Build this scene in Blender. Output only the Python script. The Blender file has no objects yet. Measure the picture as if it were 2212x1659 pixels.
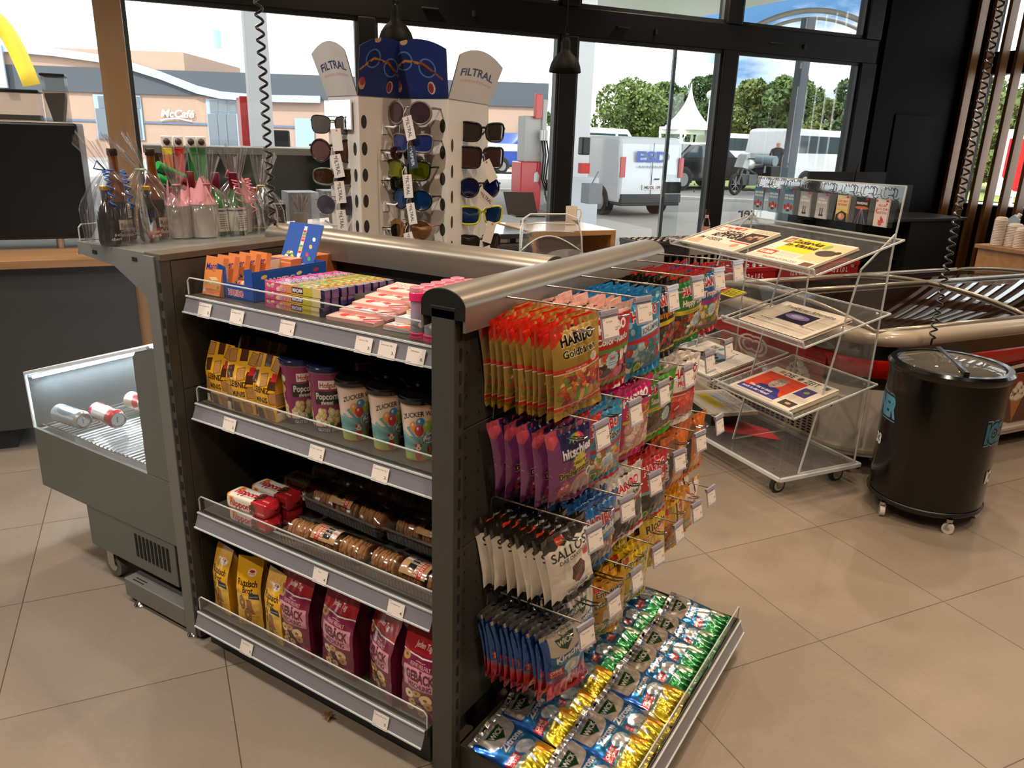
import bpy, bmesh, math, random
import numpy as np
from mathutils import Vector, Matrix, Euler
random.seed(7); RS = np.random.RandomState(7)
S = bpy.context.scene; COL = S.collection
PI = math.pi
def srgb(h):
    if isinstance(h, str):
        h = h.lstrip('#'); h = [int(h[i:i+2], 16)/255 for i in (0, 2, 4)]
    return tuple((c/12.92 if c <= .04045 else ((c+.055)/1.055)**2.4) for c in h[:3])
# ------------------------------------------------------------ camera
YAW, PITCH, ROLL, FPX = math.radians(31.827), math.radians(17.919), math.radians(1.809), 1654.35
CAM = Vector((-1.2474, -0.9525, 1.57))
fw = Vector((math.cos(YAW)*math.cos(PITCH), math.sin(YAW)*math.cos(PITCH), -math.sin(PITCH)))
_r = Vector((math.sin(YAW), -math.cos(YAW), 0)); _u = _r.cross(fw)
rt = math.cos(ROLL)*_r + math.sin(ROLL)*_u; up = -math.sin(ROLL)*_r + math.cos(ROLL)*_u
cd = bpy.data.cameras.new('camera'); cam = bpy.data.objects.new('camera', cd); COL.objects.link(cam)
cd.sensor_fit = 'HORIZONTAL'; cd.sensor_width = 36; cd.lens = FPX/2212*36; cd.clip_start = .02; cd.clip_end = 2000
mw = Matrix.Identity(4)
for i in range(3): mw[i][0] = rt[i]; mw[i][1] = up[i]; mw[i][2] = -fw[i]; mw[i][3] = CAM[i]
cam.matrix_world = mw; S.camera = cam
# measuring helpers: where the sight line through a photo pixel meets a plane of the room
def ray(px): return (px[0]-1106)/FPX*rt - (px[1]-829.5)/FPX*up + fw
def hitn(px, n, k): v = ray(px); n = Vector(n); return CAM + v*((k - CAM.dot(n))/v.dot(n))
def oz(x, y, z=0): return hitn((x, y), (0, 0, 1), z)
def ox(x, y, X): return hitn((x, y), (1, 0, 0), X)
def oy(x, y, Y): return hitn((x, y), (0, 1, 0), Y)
# room frame: the tiles and the window wall are turned against the shelving
RA = math.radians(-33.1); E1 = Vector((math.cos(RA), math.sin(RA), 0)); E2 = Vector((-math.sin(RA), math.cos(RA), 0))
C0 = Vector((CAM.x, CAM.y, 0))
def rm(a, b, z=0): return C0 + E1*a + E2*b + Vector((0, 0, z))
def on_b(x, y, b): return hitn((x, y), E2, C0.dot(E2)+b)      # plane parallel to the window wall
def on_a(x, y, a): return hitn((x, y), E1, C0.dot(E1)+a)
def ab(p): q = p - C0; return q.dot(E1), q.dot(E2), p.z
# ------------------------------------------------------------ view, world, sun
S.view_settings.view_transform = 'Standard'; S.view_settings.look = 'None'; S.view_settings.gamma = 1
S.view_settings.use_curve_mapping = False; S.view_settings.exposure = 0.2
S.cycles.use_denoising = True; S.cycles.max_bounces = 8; S.cycles.diffuse_bounces = 3; S.cycles.glossy_bounces = 4
S.cycles.transmission_bounces = 6; S.cycles.transparent_max_bounces = 24; S.cycles.sample_clamp_indirect = 4
S.cycles.caustics_reflective = False; S.cycles.caustics_refractive = False
wd = bpy.data.worlds.new('sky'); S.world = wd; wd.use_nodes = True
nt = wd.node_tree; nt.nodes.clear(); N = nt.nodes.new; Lk = nt.links.new
wo = N('ShaderNodeOutputWorld'); bg = N('ShaderNodeBackground'); tc = N('ShaderNodeTexCoord')
mpn = N('ShaderNodeMapping'); mpn.inputs['Scale'].default_value = (1, 1, 3.2)
ns = N('ShaderNodeTexNoise'); ns.inputs['Scale'].default_value = 3.4; ns.inputs['Detail'].default_value = 9; ns.inputs['Roughness'].default_value = .55
vm = N('ShaderNodeVectorMath'); vm.operation = 'DOT_PRODUCT'; vm.inputs[1].default_value = (.966, .188, .174)
mr = N('ShaderNodeMapRange'); mr.inputs[1].default_value = .970; mr.inputs[2].default_value = .988; mr.inputs[3].default_value = .5; mr.inputs[4].default_value = -.12
ad = N('ShaderNodeMath'); ad.operation = 'ADD'
cr = N('ShaderNodeValToRGB'); cr.color_ramp.elements[0].position = .40; cr.color_ramp.elements[0].color = (.07, .16, .30, 1)
cr.color_ramp.elements[1].position = .66; cr.color_ramp.elements[1].color = (1.0, 1.0, 1.0, 1)
Lk(tc.outputs['Generated'], mpn.inputs[0]); Lk(mpn.outputs[0], ns.inputs[0]); Lk(tc.outputs['Generated'], vm.inputs[0])
Lk(vm.outputs['Value'], mr.inputs[0]); Lk(ns.outputs['Fac'], ad.inputs[0]); Lk(mr.outputs[0], ad.inputs[1]); Lk(ad.outputs[0], cr.inputs[0])
Lk(cr.outputs[0], bg.inputs[0]); bg.inputs[1].default_value = 3.2; Lk(bg.outputs[0], wo.inputs[0])
sl = bpy.data.lights.new('sun', 'SUN'); sl.energy = 5.0; sl.angle = math.radians(1.2); sl.color = (1, .95, .88)
so = bpy.data.objects.new('sun', sl); COL.objects.link(so); so.rotation_euler = (E1*.62+E2*.36+Vector((0, 0, -.78))).to_track_quat('-Z', 'Y').to_euler()
# the shop's own light: downlights recessed in the ceiling (the fixtures are built with the ceiling)
CEIL = 3.3
DOWN = [(-.6, -2.2), (.9, -2.4), (2.4, -2.0), (-1.9, -.6), (-.45, -.55), (1.0, -.9), (2.6, -.6), (4.2, -1.2),
        (-1.9, 1.4), (-.7, 1.1), (.9, 1.0), (2.4, 1.2), (4.0, .8), (-.6, 2.6), (1.3, 2.8), (3.0, 3.0), (5.4, -.4), (5.6, 1.6)]
for i, (x, y) in enumerate(DOWN):
    ld = bpy.data.lights.new('downlight_lamp', 'SPOT'); cool = (x < .2 and y > .5); ld.energy = 110 if cool else 78; ld.color = (1, .92, .82) if cool else (1, .77, .55)
    ld.spot_size = math.radians(125); ld.spot_blend = .6; ld.shadow_soft_size = .045
    lo = bpy.data.objects.new('downlight_lamp', ld); COL.objects.link(lo); lo.location = (x, y, CEIL-.04)
# window portals for the daylight
def portal(c, w, h, rot):
    ld = bpy.data.lights.new('window_portal', 'AREA'); ld.shape = 'RECTANGLE'; ld.size = w; ld.size_y = h; ld.cycles.is_portal = True
    lo = bpy.data.objects.new('window_portal', ld); COL.objects.link(lo); lo.location = c; lo.rotation_euler = rot
# ------------------------------------------------------------ materials
MATS = {}
def mat(name, col='#808080', rough=.5, metal=0., spec=.5, coat=0., emis=None, es=1., bump=0., bscale=80., noise=None, attr=False, sheen=0):
    if name in MATS: return MATS[name]
    m = bpy.data.materials.new(name); m.use_nodes = True; t = m.node_tree; b = t.nodes['Principled BSDF']
    c = srgb(col); b.inputs['Base Color'].default_value = (*c, 1); b.inputs['Roughness'].default_value = rough
    b.inputs['Metallic'].default_value = metal; b.inputs['Specular IOR Level'].default_value = spec
    b.inputs['Coat Weight'].default_value = coat; b.inputs['Coat Roughness'].default_value = .08
    if emis: b.inputs['Emission Color'].default_value = (*srgb(emis), 1); b.inputs['Emission Strength'].default_value = es
    if attr:
        a = t.nodes.new('ShaderNodeAttribute'); a.attribute_name = 'Col'; t.links.new(a.outputs['Color'], b.inputs['Base Color'])
    if noise:   # (colour2, scale, detail)
        tcn = t.nodes.new('ShaderNodeTexCoord'); n = t.nodes.new('ShaderNodeTexNoise'); n.inputs['Scale'].default_value = noise[1]
        n.inputs['Detail'].default_value = 6; mx = t.nodes.new('ShaderNodeMix'); mx.data_type = 'RGBA'
        mx.inputs[6].default_value = (*c, 1); mx.inputs[7].default_value = (*srgb(noise[0]), 1)
        t.links.new(tcn.outputs['Object'], n.inputs['Vector']); t.links.new(n.outputs['Fac'], mx.inputs[0]); t.links.new(mx.outputs[2], b.inputs['Base Color'])
    if bump:
        tcn = t.nodes.new('ShaderNodeTexCoord'); n = t.nodes.new('ShaderNodeTexNoise'); n.inputs['Scale'].default_value = bscale; n.inputs['Detail'].default_value = 4
        bp = t.nodes.new('ShaderNodeBump'); bp.inputs['Strength'].default_value = bump; bp.inputs['Distance'].default_value = .002
        t.links.new(tcn.outputs['Object'], n.inputs['Vector']); t.links.new(n.outputs['Fac'], bp.inputs['Height']); t.links.new(bp.outputs[0], b.inputs['Normal'])
    MATS[name] = m; return m
def clear(name, tint=(1, 1, 1), gloss=.12, rough=.03, edge=None, attr=False):
    """clear sheet: lets light straight through, reflects more at a grazing angle"""
    if name in MATS: return MATS[name]
    m = bpy.data.materials.new(name); m.use_nodes = True; t = m.node_tree; t.nodes.clear()
    o = t.nodes.new('ShaderNodeOutputMaterial'); tr = t.nodes.new('ShaderNodeBsdfTransparent'); tr.inputs[0].default_value = (*tint, 1)
    g = t.nodes.new('ShaderNodeBsdfGlossy'); g.inputs['Roughness'].default_value = rough
    lw = t.nodes.new('ShaderNodeLayerWeight'); lw.inputs[0].default_value = .35; mp = t.nodes.new('ShaderNodeMapRange')
    mp.inputs[3].default_value = gloss*.35; mp.inputs[4].default_value = min(1, gloss*3)
    mx = t.nodes.new('ShaderNodeMixShader'); L = t.links.new
    L(lw.outputs['Fresnel'], mp.inputs[0]); L(mp.outputs[0], mx.inputs[0]); L(tr.outputs[0], mx.inputs[1]); L(g.outputs[0], mx.inputs[2])
    if edge:
        d = t.nodes.new('ShaderNodeBsdfDiffuse'); d.inputs[0].default_value = (*srgb(edge[0]), 1); m2 = t.nodes.new('ShaderNodeMixShader')
        m2.inputs[0].default_value = edge[1]; L(mx.outputs[0], m2.inputs[1]); L(d.outputs[0], m2.inputs[2]); L(m2.outputs[0], o.inputs[0])
    else: L(mx.outputs[0], o.inputs[0])
    MATS[name] = m; return m
def wood(name, c1, c2, axis='X', scale=6., rough=.45):
    if name in MATS: return MATS[name]
    m = mat(name, c1, rough); t = m.node_tree; b = t.nodes['Principled BSDF']; L = t.links.new
    tcn = t.nodes.new('ShaderNodeTexCoord'); mp = t.nodes.new('ShaderNodeMapping'); k = [scale*6]*3; k['XYZ'.index(axis)] = scale*.5
    mp.inputs['Scale'].default_value = k; n = t.nodes.new('ShaderNodeTexNoise'); n.inputs['Scale'].default_value = 1; n.inputs['Detail'].default_value = 7; n.inputs['Distortion'].default_value = .6
    r = t.nodes.new('ShaderNodeValToRGB'); r.color_ramp.elements[0].position = .3; r.color_ramp.elements[1].position = .72
    r.color_ramp.elements[0].color = (*srgb(c1), 1); r.color_ramp.elements[1].color = (*srgb(c2), 1)
    L(tcn.outputs['Object'], mp.inputs[0]); L(mp.outputs[0], n.inputs['Vector']); L(n.outputs['Fac'], r.inputs[0]); L(r.outputs[0], b.inputs['Base Color'])
    return m
FILM = mat('printed film', rough=.26, attr=True, coat=.5, spec=.6)
RACKA = clear('rack acrylic', (.97, .98, .98), .13, .03, edge=('#f2f6f6', .05))
FOIL = mat('printed foil', rough=.22, metal=.75, attr=True, coat=.6)
CARD = mat('printed card', rough=.5, attr=True, coat=.12)
PAPER = mat('printed paper', rough=.8, attr=True, spec=.2)
PLAST = mat('coloured plastic', rough=.3, attr=True, coat=.3)
STEEL = mat('anthracite powder coat', '#484742', .42, .25, bump=.12, bscale=900)
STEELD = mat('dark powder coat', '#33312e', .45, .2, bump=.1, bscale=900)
BLACK = mat('black plastic', '#141414', .4)
CHROME = mat('chrome', '#c8c8c8', .18, 1.)
WIRE = mat('grey wire', '#9a948c', .3, .8)
WHITE = mat('white plastic', '#e8e6e2', .4)
ACRYL = clear('clear acrylic', (.98, .985, .985), .07)
ACEDGE = clear('acrylic edge', (.9, .93, .93), .4, .12, edge=('#eef4f4', .6))  # diffuse white mixed in for the bright highlights along the edges
CELLO = clear('cellophane', (.985, .985, .99), .16, .10, edge=('#e8e8ee', .03))
# ------------------------------------------------------------ meshes
def link(name, me, parent=None):
    o = bpy.data.objects.new(name, me); COL.objects.link(o)
    if parent is not None: o.parent = parent
    return o
def tag(o, label=None, cat=None, group=None, kind=None):
    if label: o['label'] = label
    if cat: o['category'] = cat
    if group: o['group'] = group
    if kind: o['kind'] = kind
    return o
def thing(name, label, cat, loc=(0, 0, 0), rz=0, group=None):
    o = link(name, None); o.location = loc; o.rotation_euler = (0, 0, rz); return tag(o, label, cat, group)
class MB:
    def __init__(s): s.v = []; s.f = []; s.m = []; s.c = []
    def add(s, vs, fs, m=0, c=None):
        b = len(s.v); s.v += [tuple(v) for v in vs]; s.f += [tuple(b+i for i in f) for f in fs]; s.m += [m]*len(fs); s.c += [c]*len(fs); return s
    def box(s, x0, x1, y0, y1, z0, z1, m=0, c=None, M=None):
        vs = [Vector((x, y, z)) for x in (x0, x1) for y in (y0, y1) for z in (z0, z1)]
        if M is not None: vs = [M @ v for v in vs]
        return s.add(vs, [(0, 1, 3, 2), (4, 6, 7, 5), (0, 4, 5, 1), (2, 3, 7, 6), (0, 2, 6, 4), (1, 5, 7, 3)], m, c)
    def bar(s, p, q, w, h=None, m=0, c=None, upv=(0, 0, 1)):
        p = Vector(p); q = Vector(q); h = h or w; d = (q-p).normalized(); U = Vector(upv)
        if abs(d.dot(U)) > .98: U = Vector((1, 0, 0))
        a = d.cross(U).normalized()*w/2; b = a.cross(d).normalized()*h/2
        return s.add([e+i*a+j*b for e in (p, q) for i in (-1, 1) for j in (-1, 1)], [(0, 1, 3, 2), (4, 6, 7, 5), (0, 4, 5, 1), (2, 3, 7, 6), (0, 2, 6, 4), (1, 5, 7, 3)], m, c)
    def tube(s, pts, r, n=8, m=0, c=None, cap=True, closed=False):
        pts = [Vector(p) for p in pts]; K = len(pts); rr = r if isinstance(r, (list, tuple)) else [r]*K; ring = []; base = len(s.v); prev = None
        for i, p in enumerate(pts):
            a = pts[(i-1) % K] if (i or closed) else p; b = pts[(i+1) % K] if (i < K-1 or closed) else p
            d = (b-a).normalized()
            if prev is None: U = Vector((0, 0, 1)) if abs(d.z) < .9 else Vector((1, 0, 0)); X = d.cross(U).normalized()
            else: X = (prev - d*prev.dot(d)).normalized()
            prev = X; Y = d.cross(X)
            for k in range(n): t = 2*PI*k/n; s.v.append(tuple(p + (X*math.cos(t)+Y*math.sin(t))*rr[i]))
        fs = []
        for i in range(K if closed else K-1):
            j = (i+1) % K
            for k in range(n): k2 = (k+1) % n; fs.append((base+i*n+k, base+i*n+k2, base+j*n+k2, base+j*n+k))
        if cap and not closed: fs.append(tuple(base+k for k in range(n))[::-1]); fs.append(tuple(base+(K-1)*n+k for k in range(n)))
        s.f += fs; s.m += [m]*len(fs); s.c += [c]*len(fs); return s
    def cyl(s, p, q, r, n=20, m=0, c=None, r2=None): return s.tube([p, q], [r, r2 if r2 is not None else r], n, m, c)
    def lathe(s, prof, n=28, m=0, c=None, o=(0, 0, 0), ax=None, cols=None, mats=None):
        base = len(s.v); K = len(prof); o = Vector(o)
        for (r, z) in prof:
            for k in range(n):
                t = 2*PI*k/n; v = Vector((r*math.cos(t), r*math.sin(t), z))
                if ax is not None: v = ax @ v
                s.v.append(tuple(v+o))
        for i in range(K-1):
            for k in range(n):
                k2 = (k+1) % n; s.f.append((base+i*n+k, base+i*n+k2, base+(i+1)*n+k2, base+(i+1)*n+k)); s.m.append(mats[i] if mats else m); s.c.append(cols[i] if cols else c)
        return s
    def prism(s, poly, y0, y1, m=0, c=None, M=None):
        """poly in x,z extruded along y"""
        n = len(poly); vs = [Vector((x, y, z)) for y in (y0, y1) for (x, z) in poly]
        if M is not None: vs = [M @ v for v in vs]
        return s.add(vs, [tuple(range(n)), tuple(range(2*n-1, n-1, -1))]+[(i, i+n, (i+1) % n+n, (i+1) % n) for i in range(n)], m, c)
    def grid(s, fn, nu, nv, m=0, c=None, colf=None):
        base = len(s.v)
        for j in range(nv+1):
            for i in range(nu+1): s.v.append(tuple(fn(i/nu, j/nv)))
        for j in range(nv):
            for i in range(nu):
                a = base+j*(nu+1)+i; s.f.append((a, a+1, a+nu+2, a+nu+1)); s.m.append(m); s.c.append(colf((i+.5)/nu, (j+.5)/nv) if colf else c)
        return s
    def ball(s, o, r, m=0, c=None, n=12, k=8, sc=(1, 1, 1)):
        o = Vector(o); return s.grid(lambda u, v: o+Vector((r*sc[0]*math.sin(PI*v)*math.cos(2*PI*u), r*sc[1]*math.sin(PI*v)*math.sin(2*PI*u), -r*sc[2]*math.cos(PI*v))), n, k, m, c)
    def mesh(s, name, mats, smooth=False):
        me = bpy.data.meshes.new(name); me.from_pydata(s.v, [], s.f)
        for x in (mats if isinstance(mats, (list, tuple)) else [mats]): me.materials.append(x)
        me.polygons.foreach_set('material_index', s.m)
        if any(c is not None for c in s.c):
            at = me.color_attributes.new('Col', 'FLOAT_COLOR', 'CORNER'); arr = []
            for p, c in zip(me.polygons, s.c):
                cc = (*(srgb(c) if isinstance(c, str) else (c or (.5, .5, .5))), 1.); arr += list(cc)*p.loop_total
            at.data.foreach_set('color', arr)
        me.update()
        bm = bmesh.new(); bm.from_mesh(me); bmesh.ops.recalc_face_normals(bm, faces=bm.faces); bm.to_mesh(me); bm.free()
        if smooth: me.polygons.foreach_set('use_smooth', [True]*len(me.polygons))
        if smooth == 'auto':
            me.set_sharp_from_angle(angle=math.radians(38))
        return me
    def build(s, name, mats, parent=None, smooth=False, bevel=0, loc=None, rz=None):
        o = link(name, s.mesh(name, mats, smooth), parent)
        if bevel: b = o.modifiers.new('bevel', 'BEVEL'); b.width = bevel; b.segments = 2; b.limit_method = 'ANGLE'; b.angle_limit = math.radians(40)
        if loc is not None: o.location = loc
        if rz is not None: o.rotation_euler = (0, 0, rz)
        return o
def dup(root, loc=None, rot=None, label=None, group=None):
    r = root.copy(); COL.objects.link(r)
    if loc is not None: r.location = loc
    if rot is not None: r.rotation_euler = rot if isinstance(rot, (tuple, list, Euler)) else (0, 0, rot)
    if label: r['label'] = label
    if group: r['group'] = group
    for ch in list(root.children):
        c = ch.copy(); COL.objects.link(c); c.parent = r
        for g in ch.children:
            d = g.copy(); COL.objects.link(d); d.parent = c
    return r
def struct(name, mb, m, **k): o = mb.build(name, m, **k); o['kind'] = 'structure'; return o
ORD = ['frontmost', 'second from the front', 'third from the front', 'fourth from the front', 'fifth from the front', 'sixth from the front', 'seventh from the front',
       'eighth from the front', 'ninth from the front', 'tenth from the front', 'eleventh from the front', 'twelfth from the front', 'hindmost']
NTH = ['first', 'second', 'third', 'fourth', 'fifth', 'sixth', 'seventh', 'eighth', 'ninth', 'tenth', 'eleventh', 'twelfth']
# ------------------------------------------------------------ printed artwork: a raster of colours laid on the mesh points
_glyph = {}
def glyphs(txt, bold=0., shear=0.):
    k = (txt, bold, shear)
    if k in _glyph: return _glyph[k]
    cu = bpy.data.curves.new('t', 'FONT'); cu.body = txt; cu.size = 1; cu.offset = bold; cu.shear = shear; cu.resolution_u = 3
    ob = bpy.data.objects.new('t', cu); me = bpy.data.meshes.new_from_object(ob)
    me.calc_loop_triangles(); n = len(me.vertices); co = np.zeros(n*3); me.vertices.foreach_get('co', co); co = co.reshape(-1, 3)[:, :2]
    tr = np.zeros(len(me.loop_triangles)*3, int); me.loop_triangles.foreach_get('vertices', tr); tr = tr.reshape(-1, 3)
    bpy.data.meshes.remove(me); bpy.data.objects.remove(ob); bpy.data.curves.remove(cu)
    co = co - [(co[:, 0].min()+co[:, 0].max())/2, .36]; _glyph[k] = (co, tr); return co, tr
def text_mesh(txt, h, w=None, bold=.01, depth=.004, shear=0.):
    """raised lettering lying in x,z facing -y, centred"""
    co, tr = glyphs(txt, bold, shear); sx = h/.72; ww = (co[:, 0].max()-co[:, 0].min())*sx; kx = (w/ww) if w else 1
    mb = MB(); n = len(co)
    mb.add([(x*sx*kx, -depth, y*sx) for x, y in co], [tuple(t) for t in tr]); return mb
class Art:
    def __init__(s, w, h, res=1.2, bg='#ffffff', ss=2):
        s.w, s.h = w, h; s.nx = max(8, int(w/res)); s.ny = max(8, int(h/res)); s.ss = ss; s.X = s.nx*ss; s.Y = s.ny*ss
        s.a = np.zeros((s.Y, s.X, 3)); s.a[:] = srgb(bg); s.kx = s.X/w; s.ky = s.Y/h
        s.px, s.py = np.meshgrid((np.arange(s.X)+.5)/s.kx, (np.arange(s.Y)+.5)/s.ky)
    def rect(s, x0, y0, x1, y1, c):
        s.a[max(0, int(round(y0*s.ky))):max(0, int(round(y1*s.ky))), max(0, int(round(x0*s.kx))):max(0, int(round(x1*s.kx)))] = srgb(c); return s
    def grad(s, y0, y1, c0, c1):
        a, b = np.array(srgb(c0)), np.array(srgb(c1)); i0, i1 = int(y0*s.ky), int(y1*s.ky)
        for i in range(i0, min(i1, s.Y)): s.a[i] = a+(b-a)*(i-i0)/max(1, i1-i0)
        return s
    def ell(s, cx, cy, rx, ry, c, rot=0):
        dx, dy = s.px-cx, s.py-cy; ct, st = math.cos(rot), math.sin(rot)
        s.a[((dx*ct+dy*st)/rx)**2+((-dx*st+dy*ct)/ry)**2 < 1] = srgb(c); return s
    def poly(s, pts, c):
        m = np.zeros(s.px.shape, bool); n = len(pts)
        for i in range(n):
            (x1, y1), (x2, y2) = pts[i], pts[(i+1) % n]
            if y1 == y2: continue
            cnd = ((s.py >= min(y1, y2)) & (s.py < max(y1, y2))); m ^= cnd & (s.px < x1+(s.py-y1)*(x2-x1)/(y2-y1))
        s.a[m] = srgb(c); return s
    def line(s, pts, w, c):
        for (x1, y1), (x2, y2) in zip(pts, pts[1:]):
            L = math.hypot(x2-x1, y2-y1) or 1; nx, ny = -(y2-y1)/L*w/2, (x2-x1)/L*w/2
            s.poly([(x1+nx, y1+ny), (x2+nx, y2+ny), (x2-nx, y2-ny), (x1-nx, y1-ny)], c)
        return s
    def star(s, cx, cy, r, c, n=12, k=.72):
        return s.poly([(cx+(r if i % 2 else r*k)*math.cos(PI*i/n), cy+(r if i % 2 else r*k)*math.sin(PI*i/n)) for i in range(2*n)], c)
    def text(s, t, cx, cy, h, c, w=None, bold=.012, rot=0., shear=0., out=None, ow=.07, arc=0.):
        if out: s.text(t, cx, cy, h, out, w, bold+ow, rot, shear, None, 0, arc)
        co, tr = glyphs(t, bold, shear); k = h/.72; ref, _ = glyphs(t, 0. if bold < .05 else bold-ow if bold > ow else 0., shear) if False else (co, tr)
        ww = (co[:, 0].max()-co[:, 0].min()); kx = k
        if w: kx = w/ww if not out else w/ww
        P = co*[kx, k]
        if arc: P = np.c_[P[:, 0], P[:, 1]-arc*(P[:, 0]/(ww*kx/2))**2*h]
        ct, st = math.cos(rot), math.sin(rot); P = np.c_[P[:, 0]*ct-P[:, 1]*st+cx, P[:, 0]*st+P[:, 1]*ct+cy]*[s.kx, s.ky]
        col = srgb(c)
        for T in P[tr]:
            x0, y0 = np.floor(T.min(0)).astype(int); x1, y1 = np.ceil(T.max(0)).astype(int)+1
            x0, y0 = max(x0, 0), max(y0, 0); x1, y1 = min(x1, s.X), min(y1, s.Y)
            if x0 >= x1 or y0 >= y1: continue
            gx, gy = np.meshgrid(np.arange(x0, x1)+.5, np.arange(y0, y1)+.5)
            (ax, ay), (bx, by), (cx_, cy_) = T
            w0 = (bx-ax)*(gy-ay)-(by-ay)*(gx-ax); w1 = (cx_-bx)*(gy-by)-(cy_-by)*(gx-bx); w2 = (ax-cx_)*(gy-cy_)-(ay-cy_)*(gx-cx_)
            m = ((w0 >= 0) & (w1 >= 0) & (w2 >= 0)) | ((w0 <= 0) & (w1 <= 0) & (w2 <= 0)); s.a[y0:y1, x0:x1][m] = col
        return s
    def lines(s, x0, y0, x1, y1, n, c, w=.5):
        """blocks of small print: broken dark dashes"""
        r = np.random.RandomState(int(x0*7+y0*13+n) % 9999)
        for i in range(n):
            y = y1-(i+.5)*(y1-y0)/n; x = x0; hh = (y1-y0)/n*w/2
            while x < x1:
                L = r.uniform(.04, .16)*(x1-x0)+.6; s.rect(x, y-hh, min(x+L, x1), y+hh, c); x += L+.02*(x1-x0)+.5
        return s
    def blobs(s, x0, y0, x1, y1, n, cols, r0, r1, seed=1):
        r = np.random.RandomState(seed)
        for i in range(n):
            c = cols[r.randint(len(cols))]; rx = r.uniform(r0, r1); ry = r.uniform(r0, r1)
            x, y = r.uniform(x0+rx*.6, x1-rx*.6), r.uniform(y0+ry*.6, y1-ry*.6); a = r.uniform(0, PI)
            b = srgb(c); dk = tuple(v*.45 for v in b); s._e(x+.5, y-.5, rx*1.12, ry*1.12, dk, a); s._e(x, y, rx, ry, b, a); s._e(x-rx*.2, y+ry*.25, rx*.35, ry*.3, tuple(min(1, v*1.35+.03) for v in b), a)
        return s
    def _e(s, cx, cy, rx, ry, col, rot):
        R = max(rx, ry)+1; i0, i1 = int(max(0, (cy-R)*s.ky)), int(max(0, (cy+R)*s.ky)); j0, j1 = int(max(0, (cx-R)*s.kx)), int(max(0, (cx+R)*s.kx))
        dx, dy = s.px[i0:i1, j0:j1]-cx, s.py[i0:i1, j0:j1]-cy; ct, st = math.cos(rot), math.sin(rot)
        s.a[i0:i1, j0:j1][((dx*ct+dy*st)/rx)**2+((-dx*st+dy*ct)/ry)**2 < 1] = col
    def sample(s):
        k = s.ss; return s.a.reshape(s.ny, k, s.nx, k, 3).mean((1, 3))
def sheet_mesh(name, parts, mats, smooth=True):
    """parts: list of (X, Y, Z, C, matindex) with arrays (ny, nx[,3]); one mesh with point colours"""
    V = []; F = []; Cc = []; Mi = []; b = 0
    for X, Y, Z, C, mi in parts:
        ny, nx = X.shape; V.append(np.stack([X, Y, Z], -1).reshape(-1, 3)); C = np.broadcast_to(C, (ny, nx, 3)).reshape(-1, 3); Cc.append(C)
        i = np.arange((ny-1)*(nx-1)); r, c = i//(nx-1), i % (nx-1); a = b+r*nx+c; F.append(np.stack([a, a+1, a+nx+1, a+nx], -1)); Mi.append(np.full(len(i), mi)); b += nx*ny
    V = np.concatenate(V); F = np.concatenate(F).astype(np.int32); Cc = np.concatenate(Cc); Mi = np.concatenate(Mi).astype(np.int32)
    me = bpy.data.meshes.new(name); me.vertices.add(len(V)); me.vertices.foreach_set('co', V.astype(np.float32).ravel())
    me.loops.add(F.size); me.loops.foreach_set('vertex_index', F.ravel()); me.polygons.add(len(F)); me.polygons.foreach_set('loop_start', np.arange(0, F.size, 4, dtype=np.int32))
    me.update(calc_edges=True); me.validate()
    for m in (mats if isinstance(mats, (list, tuple)) else [mats]): me.materials.append(m)
    me.polygons.foreach_set('material_index', Mi)
    at = me.color_attributes.new('Col', 'FLOAT_COLOR', 'POINT'); at.data.foreach_set('color', np.c_[Cc, np.ones(len(Cc))].astype(np.float32).ravel())
    if smooth: me.polygons.foreach_set('use_smooth', np.ones(len(F), bool))
    me.update(); return me
def flat_art(name, art, mt, parent=None, th=.0004, wm=None, hm=None, fn=None, two=True):
    """a printed sheet in x,z (facing -y), origin at its bottom centre; fn(x, z)->y bends it"""
    C = art.sample(); ny, nx = C.shape[:2]; w = wm or art.w/1000; h = hm or art.h/1000
    X, Z = np.meshgrid((np.linspace(0, 1, nx)-.5)*w, np.linspace(0, 1, ny)*h); Y = fn(X, Z) if fn else X*0
    P = [(X, Y, Z, C, 0)]
    if two: P.append((X[:, ::-1], Y[:, ::-1]+th, Z[:, ::-1], np.array(srgb('#dcd8d0')) if two is True else np.array(srgb(two)), 0))
    me = sheet_mesh(name, P, mt); return link(name, me, parent)
def wrink(rs, u, v, n=7, f0=1.5, f1=7.):
    o = u*0
    for _ in range(n):
        a = rs.uniform(0, 2*PI); f = rs.uniform(f0, f1); o = o+np.sin(2*PI*f*(u*math.cos(a)+v*1.5*math.sin(a))+rs.uniform(0, 6.28)+1.6*np.sin(2*PI*(v*1.3+u*rs.uniform(-1, 1))))/(f**.6)
    return o/n
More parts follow.
